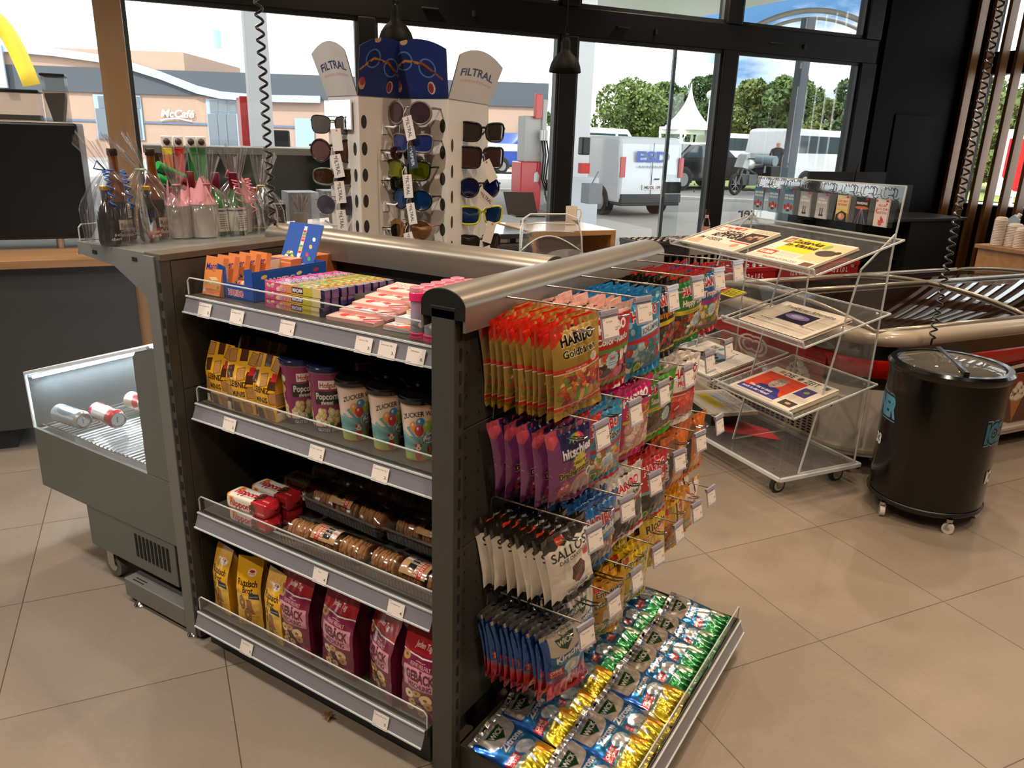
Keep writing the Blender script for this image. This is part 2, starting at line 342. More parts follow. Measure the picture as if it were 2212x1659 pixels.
def pillow(name, art, w, h, t, mt, seed=1, sag=.35, seal=.06, back='#888888', crease=1., top_flap=0., neck=0.):
    """sealed bag hanging from its top centre: face towards -y, top seal at z=0"""
    C = art.sample(); ny, nx = C.shape[:2]; rs = np.random.RandomState(seed)
    def shape(nx, ny, sgn, rs):
        u, v = np.meshgrid(np.linspace(0, 1, nx), np.linspace(0, 1, ny))
        e = np.clip((v-seal)/(.22), 0, 1)*np.clip((1-seal*1.2-v)/(.30), 0, 1); e = np.sqrt(np.clip(e, 0, 1))
        g = e*(1-sag*(v-.35)**2*2); b = np.clip(np.sin(PI*u), 0, 1)**.62*g
        W = w*(1-.07*g-neck*np.clip((v-.75)/.25, 0, 1)); y = -sgn*t/2*b
        en = np.clip(np.sin(PI*u), 0, 1)**.4
        y = y + crease*(.0035*wrink(rs, u, v)*e*en + .0028*np.sin(2*PI*u*rs.uniform(5, 8)+3*wrink(rs, u, v*.3))*np.exp(-np.abs(v-seal)/.07)*en
                        + .0028*np.sin(2*PI*u*rs.uniform(5, 8)+2)*np.exp(-np.abs(1-seal-v)/.08)*en)
        wv = .004*np.sin(2*PI*u*1.2+rs.uniform(0, 6))*(np.clip((v-.85)/.15, 0, 1)+np.clip((.1-v)/.1, 0, 1)); y = y+wv
        y = y+.003*np.sin(u*2.2*PI)*np.clip((.08-v)/.08, 0, 1)-top_flap*np.clip((v-.82)/.18, 0, 1)**2
        x = (u-.5)*W+.0025*np.sin(v*9+seed)*(1-g); return x, y, (v-1)*h*(1-.02*g)
    x, y, z = shape(nx, ny, 1, np.random.RandomState(seed)); P = [(x, y, z, C, 0)]
    x2, y2, z2 = shape(max(9, nx//4), max(12, ny//4), -1, np.random.RandomState(seed+50)); rr = np.linspace(0, 1, z2.shape[0])
    ci = (rr*(ny-1)).astype(int); cb = C[ci][:, :3].mean(1)[:, None, :]*np.ones(x2.shape+(1,)); P.append((x2[:, ::-1], y2[:, ::-1]+.0006, z2[:, ::-1], cb, 0))
    return sheet_mesh(name, P, mt)
def standbag(name, art, w, h, d, mt, seed=1, side=None, top=.8, lean=.0, crease=1.):
    """block bottom bag standing on its base: front -y, gathers to a flat seal at the top"""
    C = art.sample(); ny, nx = C.shape[:2]; rs = np.random.RandomState(seed); P = []
    def prof(v): k = np.clip((v-.55)/.45, 0, 1); return 1-k**1.3
    v = np.linspace(0, 1, ny)
    u, V = np.meshgrid(np.linspace(0, 1, nx), v); D = d*prof(V); bul = .012*np.sin(PI*u)*np.sin(PI*np.clip(V*1.2, 0, 1)); wr = .004*crease*wrink(rs, u, V, 9)*np.sin(PI*np.clip(V, .02, 1)*.98)
    nar = 1-.05*np.sin(PI*np.clip(V*1.1, 0, 1)); X = (u-.5)*w*nar+.003*crease*wrink(rs, u*0+.3, V, 5); Y = -D/2-bul+wr-lean*V**2; Z = V*h
    P.append((X, Y, Z, C, 0)); P.append((-X, -(-D/2-bul-wr)-lean*V**2+.0008, Z, C.mean(1)[:, None, :], 0))
    nb = max(10, nx//4); cs = (C[:, :max(2, nx//12)].mean(1))[:, None, :]*np.ones((1, nb, 1))
    for sg in (-1, 1):
        q, V2 = np.meshgrid(np.linspace(0, 1, nb), v); D2 = d*prof(V2); gus = .35*np.sin(PI*q)*(.1+.9*np.clip((V2-.4)/.6, 0, 1))*np.minimum(d*.5, w*.3)
        nr = 1-.05*np.sin(PI*np.clip(V2*1.1, 0, 1)); X2 = sg*(w/2*nr-gus)+.003*crease*wrink(rs, q*0+.3, V2, 5)*0+ (X[:, :1] if sg < 0 else X[:, -1:])*0
        P.append(((X2*1.0)[:, ::sg], ((q-.5)*D2*1.0-lean*V2**2)[:, ::sg], (V2*h)[:, ::sg], cs if side is None else np.array(srgb(side)), 0))
    return sheet_mesh(name, P, mt)
def boxart(name, w, d, h, arts, mt, base='#ffffff', parent=None):
    """carton: arts = dict(front=, top=, left=) printed faces; origin at bottom centre"""
    P = []; bc = np.array(srgb(base))
    def face(k, f, nd=2):
        if k in arts: C = arts[k].sample(); ny, nx = C.shape[:2]
        else: C = bc; ny = nx = nd
        u, v = np.meshgrid(np.linspace(0, 1, nx), np.linspace(0, 1, ny)); x, y, z = f(u, v); P.append((x+u*0, y+u*0, z+u*0, C, 0))
    face('front', lambda u, v: ((u-.5)*w, -d/2, v*h)); face('back', lambda u, v: ((.5-u)*w, d/2, v*h))
    face('left', lambda u, v: (-w/2, (.5-u)*d, v*h)); face('right', lambda u, v: (w/2, (u-.5)*d, v*h))
    face('top', lambda u, v: ((u-.5)*w, (v-.5)*d, h)); face('bottom', lambda u, v: ((u-.5)*w, (.5-v)*d, 0*u))
    me = sheet_mesh(name, P, mt, smooth=False); return link(name, me, parent)
def wrapart(name, prof, art, mt, n=None, a0=0., closed=True):
    """art wrapped round a lathe profile prof=[(z, r)...] (z from 0 to h)"""
    C = art.sample(); ny, nx = C.shape[:2]; z = np.linspace(prof[0][0], prof[-1][0], ny); r = np.interp(z, [p[0] for p in prof], [p[1] for p in prof])
    th, Z = np.meshgrid(np.linspace(0, 2*PI, nx)+a0, z); R = r[:, None]
    C = C.copy(); C[:, -1] = C[:, 0]
    return [(R*np.cos(th), R*np.sin(th), Z, C, 0)]
# ------------------------------------------------------------ the room
RL = Matrix.Translation(C0) @ Matrix.Rotation(RA, 4, 'Z')       # room frame -> world
def rbox(mb, a0, a1, b0, b1, z0, z1, m=0, c=None): return mb.box(a0, a1, b0, b1, z0, z1, m, c, RL)
TO = Vector((1.489, -.192, 0)); ta, tb, _ = ab(TO)
fm = bpy.data.materials.new('stone tiles'); fm.use_nodes = True; t = fm.node_tree; b = t.nodes['Principled BSDF']; L = t.links.new; N = t.nodes.new
tcn = N('ShaderNodeTexCoord'); sp = N('ShaderNodeSeparateXYZ'); L(tcn.outputs['Object'], sp.inputs[0]); dist = []; cells = []
def mth(op, a, b=None, nt=t):
    n = nt.nodes.new('ShaderNodeMath'); n.operation = op
    for i, v in enumerate((a, b)):
        if v is None: continue
        if isinstance(v, (int, float)): n.inputs[i].default_value = v
        else: nt.links.new(v, n.inputs[i])
    return n.outputs[0]
for ax in (0, 1):
    q = mth('DIVIDE', sp.outputs[ax], .605); f = mth('FRACT', mth('ADD', q, 100)); cells.append(mth('FLOOR', mth('ADD', q, 100)))
    dist.append(mth('MINIMUM', f, mth('SUBTRACT', 1, f)))
near = mth('MINIMUM', dist[0], dist[1]); gr = mth('LESS_THAN', near, .0026)
wn = N('ShaderNodeTexWhiteNoise'); cmb = N('ShaderNodeCombineXYZ'); L(cells[0], cmb.inputs[0]); L(cells[1], cmb.inputs[1]); L(cmb.outputs[0], wn.inputs['Vector'])
n1 = N('ShaderNodeTexNoise'); n1.inputs['Scale'].default_value = 2.2; n1.inputs['Detail'].default_value = 8; n1.inputs['Roughness'].default_value = .6; L(tcn.outputs['Object'], n1.inputs['Vector'])
n2 = N('ShaderNodeTexNoise'); n2.inputs['Scale'].default_value = 60; n2.inputs['Detail'].default_value = 3; L(tcn.outputs['Object'], n2.inputs['Vector'])
v = mth('ADD', mth('MULTIPLY', n1.outputs['Fac'], .5), mth('ADD', mth('MULTIPLY', wn.outputs['Value'], .12), mth('MULTIPLY', n2.outputs['Fac'], .25)))
cr2 = N('ShaderNodeValToRGB'); cr2.color_ramp.elements[0].position = .2; cr2.color_ramp.elements[1].position = .75
cr2.color_ramp.elements[0].color = (*srgb('#7d7165'), 1); cr2.color_ramp.elements[1].color = (*srgb('#948779'), 1); L(v, cr2.inputs[0])
mx = N('ShaderNodeMix'); mx.data_type = 'RGBA'; L(gr, mx.inputs[0]); L(cr2.outputs[0], mx.inputs[6]); mx.inputs[7].default_value = (*srgb('#4a4038'), 1); L(mx.outputs[2], b.inputs['Base Color'])
b.inputs['Roughness'].default_value = .42; bp = N('ShaderNodeBump'); bp.inputs['Strength'].default_value = .25; bp.inputs['Distance'].default_value = .002
L(mth('SUBTRACT', n2.outputs['Fac'], mth('MULTIPLY', gr, 1.5)), bp.inputs['Height']); L(bp.outputs[0], b.inputs['Normal'])
AW, BW = 8.1, 6.0          # slatted wall at a = AW, window wall at b = BW
mb = MB().box(-10-ta, AW+.3-ta, -7-tb, BW+.12-tb, -.2, 0); o = struct('floor', mb, fm); o.location = TO; o.rotation_euler = (0, 0, RA)
DARKW = mat('black wall panel', '#0b0a0a', .7, spec=.2); WALLP = mat('warm plaster', '#b9aa98', .8); CEILM = mat('dark ceiling', '#8d857c', .8)
struct('ceiling', rbox(MB(), -10, AW+.3, -7, BW+.12, CEIL, CEIL+.2), CEILM)
struct('wall_back', rbox(MB(), -10.1, AW+.3, -7.2, -7, 0, CEIL), WALLP)
struct('wall_left', rbox(MB(), -10.2, -10, -7, BW+.12, 0, CEIL), WALLP)
for i, (x, y) in enumerate(DOWN):
    m = MB(); m.lathe([(.045, .0), (.05, -.02), (.075, -.02), (.078, -.01), (.078, .0)], 24)
    lf = thing('recessed_downlight', 'round recessed downlight in the dark ceiling above the sales floor', 'ceiling light', (x, y, CEIL), group='recessed ceiling downlights')
    m.build('trim_ring', WHITE, lf, smooth=True)
    MB().lathe([(0, -.002), (.045, -.002)], 24).build('lens', mat('lit lens', '#fff2e0', .4, emis='#ffd8a8', es=9), lf)
# window wall: frames, panes
FR = mat('black window frame', '#1b1b1c', .38, .2); GL = clear('window glass', (.93, .96, .96), .10, .01)
MULL = [(-6.83, .13), (-5.18, .13), (-3.48, .14), (-1.83, .14), (-.18, .13), (1.47, .13), (3.115, .16), (4.755, .165), (6.435, .2)]
TZ0, TZ1 = 2.355, 2.57
fr = MB(); rbox(fr, -10, 6.63, BW-.06, BW+.06, TZ0, TZ1); rbox(fr, -10, 6.63, BW-.06, BW+.06, CEIL-.12, CEIL)
for a, w in MULL: rbox(fr, a, a+w, BW-.07, BW+.07, 0, TZ0); rbox(fr, a, a+w, BW-.07, BW+.07, TZ1, CEIL-.12)
o = fr.build('trim_1', FR, bevel=.008); o['kind'] = 'structure'
tr = MB()     # inner casement profiles and the thin hardware rail under the transom
for i in range(len(MULL)-1):
    a0 = MULL[i][0]+MULL[i][1]; a1 = MULL[i+1][0]
    for (x0, x1, z0, z1) in ((a0, a1, TZ0-.03, TZ0), (a0, a0+.022, .06, TZ0-.03), (a1-.022, a1, .06, TZ0-.03), (a0, a1, TZ1, TZ1+.03), (a0, a0+.025, TZ1, CEIL-.12), (a1-.03, a1, TZ1, CEIL-.12)):
        rbox(tr, x0, x1, BW-.045, BW-.01, z0, z1)
    if i >= 5:
        rbox(tr, a0+.35, a0+.47, BW-.09, BW-.06, TZ0+.09, TZ0+.10); rbox(tr, (a0+a1)/2-.01, (a0+a1)/2+.01, BW-.075, BW-.06, TZ0+.07, TZ0+.11)
struct('trim_2', tr, mat('dark grey seal', '#3b4043', .4))
rl = MB(); rbox(rl, MULL[7][0]+MULL[7][1], 6.435, BW-.06, BW+.06, .70, .81); rbox(rl, MULL[7][0]+MULL[7][1], 6.435, BW-.05, BW+.05, 0, .70); struct('trim_3', rl, FR)
for i in range(len(MULL)-1):
    a0 = MULL[i][0]+MULL[i][1]-.01; a1 = MULL[i+1][0]+.01; z0 = .8 if i == 7 else .03
    struct('window_%d' % (2*i+1), rbox(MB(), a0, a1, BW+.005, BW+.013, z0, TZ0+.01), GL)
    struct('window_%d' % (2*i+2), rbox(MB(), a0, a1, BW+.005, BW+.013, TZ1-.01, CEIL-.1), GL)
# black cladding between the last window and the corner, and the slatted side wall
bk = MB(); rbox(bk, 6.63, AW+.3, BW-.05, BW+.12, 0, CEIL); rbox(bk, 6.70, 6.98, BW-.075, BW-.05, 0, CEIL); rbox(bk, 7.02, 7.6, BW-.07, BW-.05, .0, 1.9); struct('wall_right', bk, DARKW)
sw = MB(); SB = [(4.62, 5.86), (3.3, 4.5), (1.9, 3.2), (.5, 1.8)]
prev = BW+.12
for (b0, b1) in SB:
    rbox(sw, AW, AW+.15, b1, prev, 0, CEIL); rbox(sw, AW, AW+.15, b0, b1, 0, 1.02); rbox(sw, AW, AW+.15, b0, b1, TZ0-.02, TZ1-.02); rbox(sw, AW, AW+.15, b0, b1, CEIL-.1, CEIL); prev = b0
rbox(sw, AW, AW+.15, -7, prev, 0, CEIL)
struct('wall_side', sw, DARKW)
for i, (b0, b1) in enumerate(SB): struct('window_%d' % (21+i), rbox(MB(), AW+.06, AW+.068, b0, b1, 1.0, CEIL-.08), GL)
OAK = wood('oak slat', '#6e421c', '#94622f', 'Z', 3.0); sl_i = 0
b = BW-.10; scr = thing('slat_screen', 'tall screen of upright oak slats standing before the side windows', 'slat screen', rm(AW-.13, 0), RA)
while b > 1.2:
    mbs = MB().box(-.058, .058, -.018, .018, .0, CEIL-.002)
    o = mbs.build('wood_slat', OAK, bevel=.003) if sl_i == 0 else bpy.data.objects.new('wood_slat', bpy.data.objects['wood_slat'].data)
    if sl_i: COL.objects.link(o); mm = o.modifiers.new('bevel', 'BEVEL'); mm.width = .003; mm.segments = 2
    o.parent = scr; o.location = (0, b, 0); sl_i += 1; b -= .165
# oak post left of the entrance bar
p = wood('oak post', '#7f6144', '#9a7a58', 'Z', 2.2)
o = MB().box(-.058, .058, -.058, .058, 0, CEIL-.002).build('wood_post', p, bevel=.006); o.location = rm(ab(on_b(241, 100, 4.3))[0], 4.3); o.rotation_euler = (0, 0, RA)
tag(o, 'square oak post rising to the ceiling behind the gift bottles', 'post')
# daylight portals
for a0, a1 in ((-9.9, -3.5), (-3.5, 3.2), (3.2, 6.5)):
    c = rm((a0+a1)/2, BW-.12, 1.6); portal(c, a1-a0, 3.1, Euler((PI/2, 0, RA), 'XYZ'))
# ------------------------------------------------------------ shelving
ALU = mat('champagne aluminium', '#8a8378', .34, .6)
def slots(mb, x, y, z0, z1, nx, pitch=.05, w=.010, h=.030, m=1):
    """rows of punched slots on a face; nx: '-x' or '-y' or '+y'"""
    z = z0
    while z < z1:
        if nx == '-y': mb.box(x-w/2, x+w/2, y-.0012, y+.001, z, z+h, m)
        elif nx == '-x': mb.box(x-.0012, x+.001, y-w/2, y+w/2, z, z+h, m)
        z += pitch
HOLE = mat('punched hole', '#050505', .9)
# end bay with the peg hooks (spine along x, facing -y)
gb = thing('peg_hook_shelving', 'charcoal end bay of shelving with rows of hooks for sweet bags', 'shelving', (0, 0, 0))
def upright(par, x0, x1, y0, y1, z1, side):
    m = MB(); m.box(x0, x1, y0, y1, .012, z1, 0)
    if side == '-y': slots(m, x0+.022, y0, .06, z1-.06, '-y', .05, .009)
    else: slots(m, x0, y0+.018, .06, z1-.06, '-x', .05, .012)
    return m.build('upright', [STEEL, HOLE], par, bevel=.0015)
upright(gb, 0, .036, -.034, .027, 1.225, '-y'); upright(gb, 1.045, 1.08, -.034, .027, 1.225, '-y')
def pegpanel(x0, x1, y, z0, z1, par):
    m = MB(); m.box(x0, x1, y, y+.02, z0, z1, 0)
    x = x0+.018; 
    while x < x1-.005:
        z = z0+.025
        while z < z1-.01: m.add([(x-.0022, y-.0008, z-.004), (x+.0022, y-.0008, z-.004), (x+.0022, y-.0008, z+.004), (x-.0022, y-.0008, z+.004)], [(0, 1, 2, 3)], 1); z += .05
        x += .05
    return m.build('perforated_panel', [STEEL, HOLE], par, bevel=.002)
for z0, z1 in ((.16, .352), (.354, .648), (.65, .944), (.946, 1.2)): pegpanel(.038, 1.043, -.026, z0, z1, gb) if z0 > .3 else MB().box(.038, 1.043, -.026, -.006, z0, z1).build('plain_panel', STEEL, gb, bevel=.002)
def capm(x0, x1, par, yc=0., horiz='x'):
    arc = [(-.052, 1.222)]+[(-.058*math.cos(a), 1.232+.036*math.sin(a)) for a in np.linspace(.0, PI, 18)]+[(.052, 1.222)]
    skirt = [(-.058, 1.180), (-.050, 1.180)]
    poly = [(-.058, 1.180)]+arc[1:-1]+[(.058, 1.180), (.052, 1.180), (.052, 1.222), (-.052, 1.222), (-.052, 1.180)]
    m = MB()
    if horiz == 'x':
        M = Matrix(((0, 1, 0, 0), (1, 0, 0, yc), (0, 0, 1, 0), (0, 0, 0, 1)))
    else: M = Matrix(((1, 0, 0, yc), (0, 1, 0, 0), (0, 0, 1, 0), (0, 0, 0, 1)))
    m.prism(poly, x0, x1, 0, M=M); o = m.build('top_cap', ALU, par, smooth='auto')
    e = MB(); e.prism([(-.0565, 1.205)]+[(-.0565*math.cos(a), 1.232+.0345*math.sin(a)) for a in np.linspace(0, PI, 18)]+[(.0565, 1.205)], x0-.002, x0+.012, 0, M=M); e.build('end_cap', BLACK, par); e = MB()
    e.prism([(-.0565, 1.205)]+[(-.0565*math.cos(a), 1.232+.0345*math.sin(a)) for a in np.linspace(0, PI, 18)]+[(.0565, 1.205)], x1-.012, x1+.002, 0, M=M)
    e.build('end_cap', BLACK, par); return o
capm(.002, 1.085, gb, -.002)
# flat upright head under the cap
MB().box(-.001, .034, -.036, .029, 1.222, 1.230).build('upright_head', BLACK, gb, bevel=.002)
# base tray for the cough sweets
ty0, ty1, tx0, tx1 = -.475, -.03, .04, .955
m = MB(); m.box(tx0, tx1, ty0, ty1, .0, .085); m.box(tx0, tx1, ty0, ty0+.004, .085, .115); m.box(tx1-.004, tx1, ty0+.004, ty1, .085, .115)
m.build('base_shelf', STEEL, gb, bevel=.003)
def strip_profile(mb, p0, p1, out, z, h=.040, lean=.014):
    """clear ticket rail: a slanted channel along p0-p1; out = outward unit vector"""
    p0, p1, out = Vector(p0), Vector(p1), Vector(out); U = Vector((0, 0, 1))
    prof = [(.002, 0), (.004, 0), (.004+lean*.35, -h*.45), (.004+lean, -h), (.001+lean, -h), (.002+lean*.3, -h*.45)]
    n = len(prof); vs = [p+out*a+U*(z+b) for p in (p0, p1) for a, b in prof]
    mb.add(vs, [tuple(range(n)), tuple(range(2*n-1, n-1, -1))]+[(i, (i+1) % n, (i+1) % n+n, i+n) for i in range(n)]); return mb
RAILM = mat('grey ticket rail', '#77757c', .25, coat=.5); RAILC = clear('clear rail front', (.86, .86, .88), .3, .08, edge=('#b9b6c0', .22))
def rail(par, p0, p1, out, z, h=.042, fence=.045):
    m = MB(); strip_profile(m, p0, p1, out, z, h, .016)
    r = m.build('ticket_rail', RAILM, par)
    o = Vector(out); m2 = MB(); pa, pb = Vector(p0)+o*.0065, Vector(p1)+o*.0065
    m2.bar(pa+Vector((0, 0, z-.003)), pb+Vector((0, 0, z-.003)), .004, .004); m2.bar(pa+o*.015+Vector((0, 0, z-h)), pb+o*.015+Vector((0, 0, z-h)), .004, .004)
    m2.build('rail_edge', ACEDGE, r)
    if fence:
        d = (pb-pa).normalized(); m3 = MB(); q0, q1 = Vector(p0)-o*.004, Vector(p1)-o*.004
        a0, a1 = q0+Vector((0, 0, z)), q1+Vector((0, 0, z))
        m3.box(0, (a1-a0).length, -.001, .001, 0, fence, M=Matrix.Translation(a0) @ Matrix(((d.x, o.x, 0, 0), (d.y, o.y, 0, 0), (0, 0, 1, 0), (0, 0, 0, 1))))
        f = m3.build('shelf_fence', ACRYL, par)
        m4 = MB(); T = Vector((0, 0, fence)); m4.bar(a0+T+d*.01, a1+T-d*.01, .003, .003); m4.bar(a0, a0+T-Vector((0, 0, .01)), .003, .003); m4.bar(a1, a1+T-Vector((0, 0, .01)), .003, .003)
        m4.bar(a0+T-Vector((0, 0, .01)), a0+T+d*.01, .003); m4.bar(a1+T-Vector((0, 0, .01)), a1+T-d*.01, .003); m4.build('fence_edge', ACEDGE, f)
    return r
rail(gb, (tx0, ty0, 0), (tx1-.003, ty0, 0), (0, -1, 0), .113, .042, .05)
# middle bay facing -x
ga = thing('snack_shelving', 'charcoal shelving bay with four shelves of biscuits and sweets', 'shelving', (0, 0, 0))
XB = .535
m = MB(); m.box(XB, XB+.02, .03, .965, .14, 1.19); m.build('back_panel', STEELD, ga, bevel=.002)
MB().box(XB+.022, XB+.04, .03, .965, .14, 1.19).build('back_panel', STEEL, ga)
capm(.045, 1.12, ga, XB+.022, 'y')
SH = [(.066, 1.118), (.060, .800), (.030, .458), (-.006, .128)]
for i, (xf, z) in enumerate(SH):
    m = MB(); th = .022 if i < 3 else .03; m.box(xf, XB, .040, .945, z-th, z); m.box(xf, xf+.003, .040, .945, z-.036, z-th)
    s_ = m.build('shelf', STEEL, ga, bevel=.0015); rail(s_, (xf, .042, 0), (xf, .944, 0), (-1, 0, 0), z+.002, .046, .048)
MB().box(.02, XB, .05, .94, .0, .096).build('kick_plate', mat('kick plate', '#3a3d3b', .5), ga, bevel=.002)
# far bay (spine along x at y = 1, facing +y) with the bottle shelf
gc = thing('bottle_shelving', 'charcoal shelving bay carrying the top shelf of wrapped gift bottles', 'shelving', (0, 0, 0))
UP = mat('grey upright', '#7c7d79', .38, .35)
m = MB(); m.box(0, .034, .985, 1.034, .012, 1.228, 0); m.box(.004, .036, .9655, .985, .012, 1.222, 2)
z = .08
while z < 1.18: m.box(-.0012+.004, .005, .969, .981, z, z+.028, 1); z += .05
m.build('upright', [UP, HOLE, STEEL], gc, bevel=.0015)
for z0, z1 in ((.016, .352), (.354, .840), (.842, 1.215)): MB().box(.038, .66, .966, .985, z0, z1).build('back_panel', STEEL, gc, bevel=.0015)
MB().box(.006, .66, .962, 1.036, 1.217, 1.236).build('top_cap', mat('brown top cap', '#62594f', .35, .3), gc, bevel=.002)
# shelf behind with its bracket
m = MB(); m.box(.045, .735, 1.038, 1.42, 1.205, 1.225); m.build('shelf', UP, gc, bevel=.002)
m = MB(); P = [(1.036, 1.212), (1.036, 1.06), (1.05, 1.065), (1.25, 1.165), (1.41, 1.185), (1.42, 1.226), (1.40, 1.228), (1.036, 1.175)]
P = [(1.037, 1.226), (1.037, 1.075), (1.045, 1.075), (1.24, 1.172), (1.42, 1.190), (1.42, 1.226)]
m.add([Vector((x, y, z)) for x in (.036, .042) for y, z in P], [tuple(range(6)), tuple(range(11, 5, -1))]+[(i, (i+1) % 6, (i+1) % 6+6, i+6) for i in range(6)])
for y in (1.13, 1.33): m.box(.0345, .037, y-.012, y+.012, 1.196, 1.208, 1)
m.build('shelf_bracket', [UP, HOLE], gc, bevel=.001)
rail(gc, (.045, 1.422, 0), (.735, 1.422, 0), (0, 1, 0), 1.226, .042, .05)
m = MB(); m.box(.002, .040, 1.037, 1.365, .022, .090); m.box(.04, .12, 1.037, 1.365, .080, .090)
m.build('base_foot', UP, gc, bevel=.003)
for y in (1.30, 1.012):
    m = MB(); m.lathe([(0, 0), (.022, 0), (.022, .006), (.014, .016), (.006, .02), (.006, .022), (0, .022)], 16, o=(.012, y, .0)); m.build('levelling_foot', CHROME, gc, smooth='auto')
for k in range(2): MB().box(.012+.012*k, .016+.012*k, 1.27, 1.33, .0896, .0906).build('vent_slot', HOLE, gc)
# ------------------------------------------------------------ printed bags: artwork
GUM = ['#c8362a', '#e08a2a', '#e6c46a', '#5a8f3a', '#b0262e', '#efe0b8']
def haribo(a, y, h, w=None, c='#d0202a', out='#ffffff', x=None, bold=.045): return a.text('HARIBO', x or a.w/2, y, h, c, w or a.w*.72, bold=bold, out=out, ow=.05)
def A_gold():
    a = Art(150, 215, 1.25, '#9a7a2e'); a.blobs(4, 28, 146, 104, 90, ['#b5382a', '#cf7a2c', '#d9b56a', '#6b7a34', '#8e2430', '#c4562e'], 6, 9, 3)
    a.grad(118, 215, '#a3812f', '#b8964a'); a.rect(0, 106, 150, 117, '#c9301f'); a.rect(0, 104.6, 150, 106, '#f0e6d8'); a.rect(0, 20, 150, 28, '#c9301f'); a.rect(0, 28, 150, 29.4, '#f0e6d8'); a.rect(0, 0, 150, 20, '#a3812f')
    haribo(a, 178, 23, 100, '#17120e', '#efe3bd'); a.text('Goldbären', 75, 148, 17, '#17120e', 100, bold=.03, out='#efe3bd', ow=.05); a.text('macht Kinder froh...', 62, 111, 5, '#f4d8c8', 66)
    a.ell(118, 122, 11, 11, '#f0ead8'); a.lines(111, 115, 125, 129, 4, '#7a4a2a')
    for x, c in ((62, '#6b8c2c'), (78, '#e2b62e'), (92, '#69a52e'), (106, '#e08a2e')): a.ell(x, 44, 8, 12, c)
    a.ell(62, 62, 5, 7, '#3d7a2e'); a.poly([(0, 215), (0, 165), (34, 190), (60, 215)], '#cf3322'); a.rect(0, 203, 150, 215, '#b8964a'); a.poly([(0, 215), (0, 168), (30, 192), (52, 215)], '#cf3322'); a.ell(75, 203, 13, 3.2, '#20180c'); return a
def A_color():
    a = Art(150, 215, 1.25, '#c3272d'); a.blobs(4, 30, 146, 104, 70, ['#2a201e', '#d8402e', '#e8e0d0', '#e86a90', '#4a2c22', '#3a2420', '#c88a5a'], 8, 14, 5)
    a.rect(0, 0, 150, 26, '#b51f26'); a.rect(0, 22, 150, 30, '#5d9c35'); a.rect(0, 104, 150, 114, '#5d9c35'); a.rect(0, 190, 150, 215, '#e9c0b4'); a.text('HARIBO', 75, 166, 22, '#ffffff', 100, bold=.045)
    a.text('Color-Rado', 75, 134, 17, '#fff8ee', 116, bold=.035, out='#3a1210', ow=.04); a.star(72, 82, 24, '#b9d3dd', 12, .85); a.lines(58, 68, 88, 96, 5, '#5a7a8a'); a.rect(64, 84, 82, 90, '#d0402e'); a.ell(75, 206, 13, 3, '#20180c')
    a.poly([(150, 0), (150, 18), (90, 0)], '#efe0dc'); return a
def A_blue(sub='SCHLÜMPFE', c='#2f86b8'):
    a = Art(150, 215, 1.25, c); a.blobs(4, 22, 146, 96, 60, ['#5f8f98', '#9fb5b2', '#38707c', '#b03a34', '#d8d4c4', '#4a7d86'], 7, 13, 8)
    a.rect(0, 0, 150, 20, '#1f7fb4'); a.rect(0, 96, 150, 108, '#c3272d'); haribo(a, 170, 26, 108); a.rect(50, 112, 128, 138, '#e9eef2'); a.text(sub, 89, 125, 14, '#1c5f94', 72, bold=.03)
    for x, y in ((18, 195), (22, 130), (130, 200), (16, 150)): a.ell(x, y, 7, 9, '#9cc8dc')
    a.rect(24, 14, 56, 46, '#1f7a3c'); a.ell(40, 30, 12, 12, '#d9d23c'); a.ell(40, 30, 9, 9, '#1f7a3c'); a.line([(34, 24), (46, 36)], 3, '#d9d23c'); a.ell(75, 206, 13, 3, '#0c1a20'); return a
def A_black():
    a = Art(150, 215, 1.25, '#1d1916'); a.blobs(4, 28, 146, 100, 60, ['#3a2a22', '#55382a', '#241a18', '#8a7a6a', '#b03a2a'], 7, 14, 12)
    a.rect(0, 100, 150, 112, '#e2c22e'); haribo(a, 170, 26, 110, '#d0202a', '#f6e8dc'); a.text('Vampire', 78, 132, 20, '#e08a22', 108, bold=.03); a.rect(0, 0, 150, 26, '#2a2320'); a.rect(0, 20, 150, 27, '#e2c22e'); a.ell(75, 206, 13, 3, '#c8c8c8'); return a
def A_green(sub='Happy Cola', band='#e5c92d', c='#2c7d38', bl=('#3a1c14', '#6b2c1c', '#c9c0a8', '#8a1f18', '#e0d8c0', '#c45a2a'), seed=15, top='#c3272d'):
    a = Art(150, 215, 1.25, c); a.blobs(4, 28, 146, 104, 60, list(bl), 7, 14, seed); a.rect(0, 0, 150, 26, c); a.rect(0, 104, 150, 117, band); a.rect(0, 22, 150, 30, band)
    haribo(a, 172, 24, 104); a.text(sub, 80, 138, 19, '#f4f0e0', 106, bold=.04, out='#8a1f18', ow=.045); a.star(100, 76, 24, '#c3d6dc', 12, .85); a.lines(86, 62, 116, 90, 5, '#6a8a94'); a.rect(0, 203, 150, 215, top); a.ell(75, 206, 13, 3, '#0c120c')
    a.text('macht Kinder froh', 75, 110, 5, '#5a4a10', 70); return a
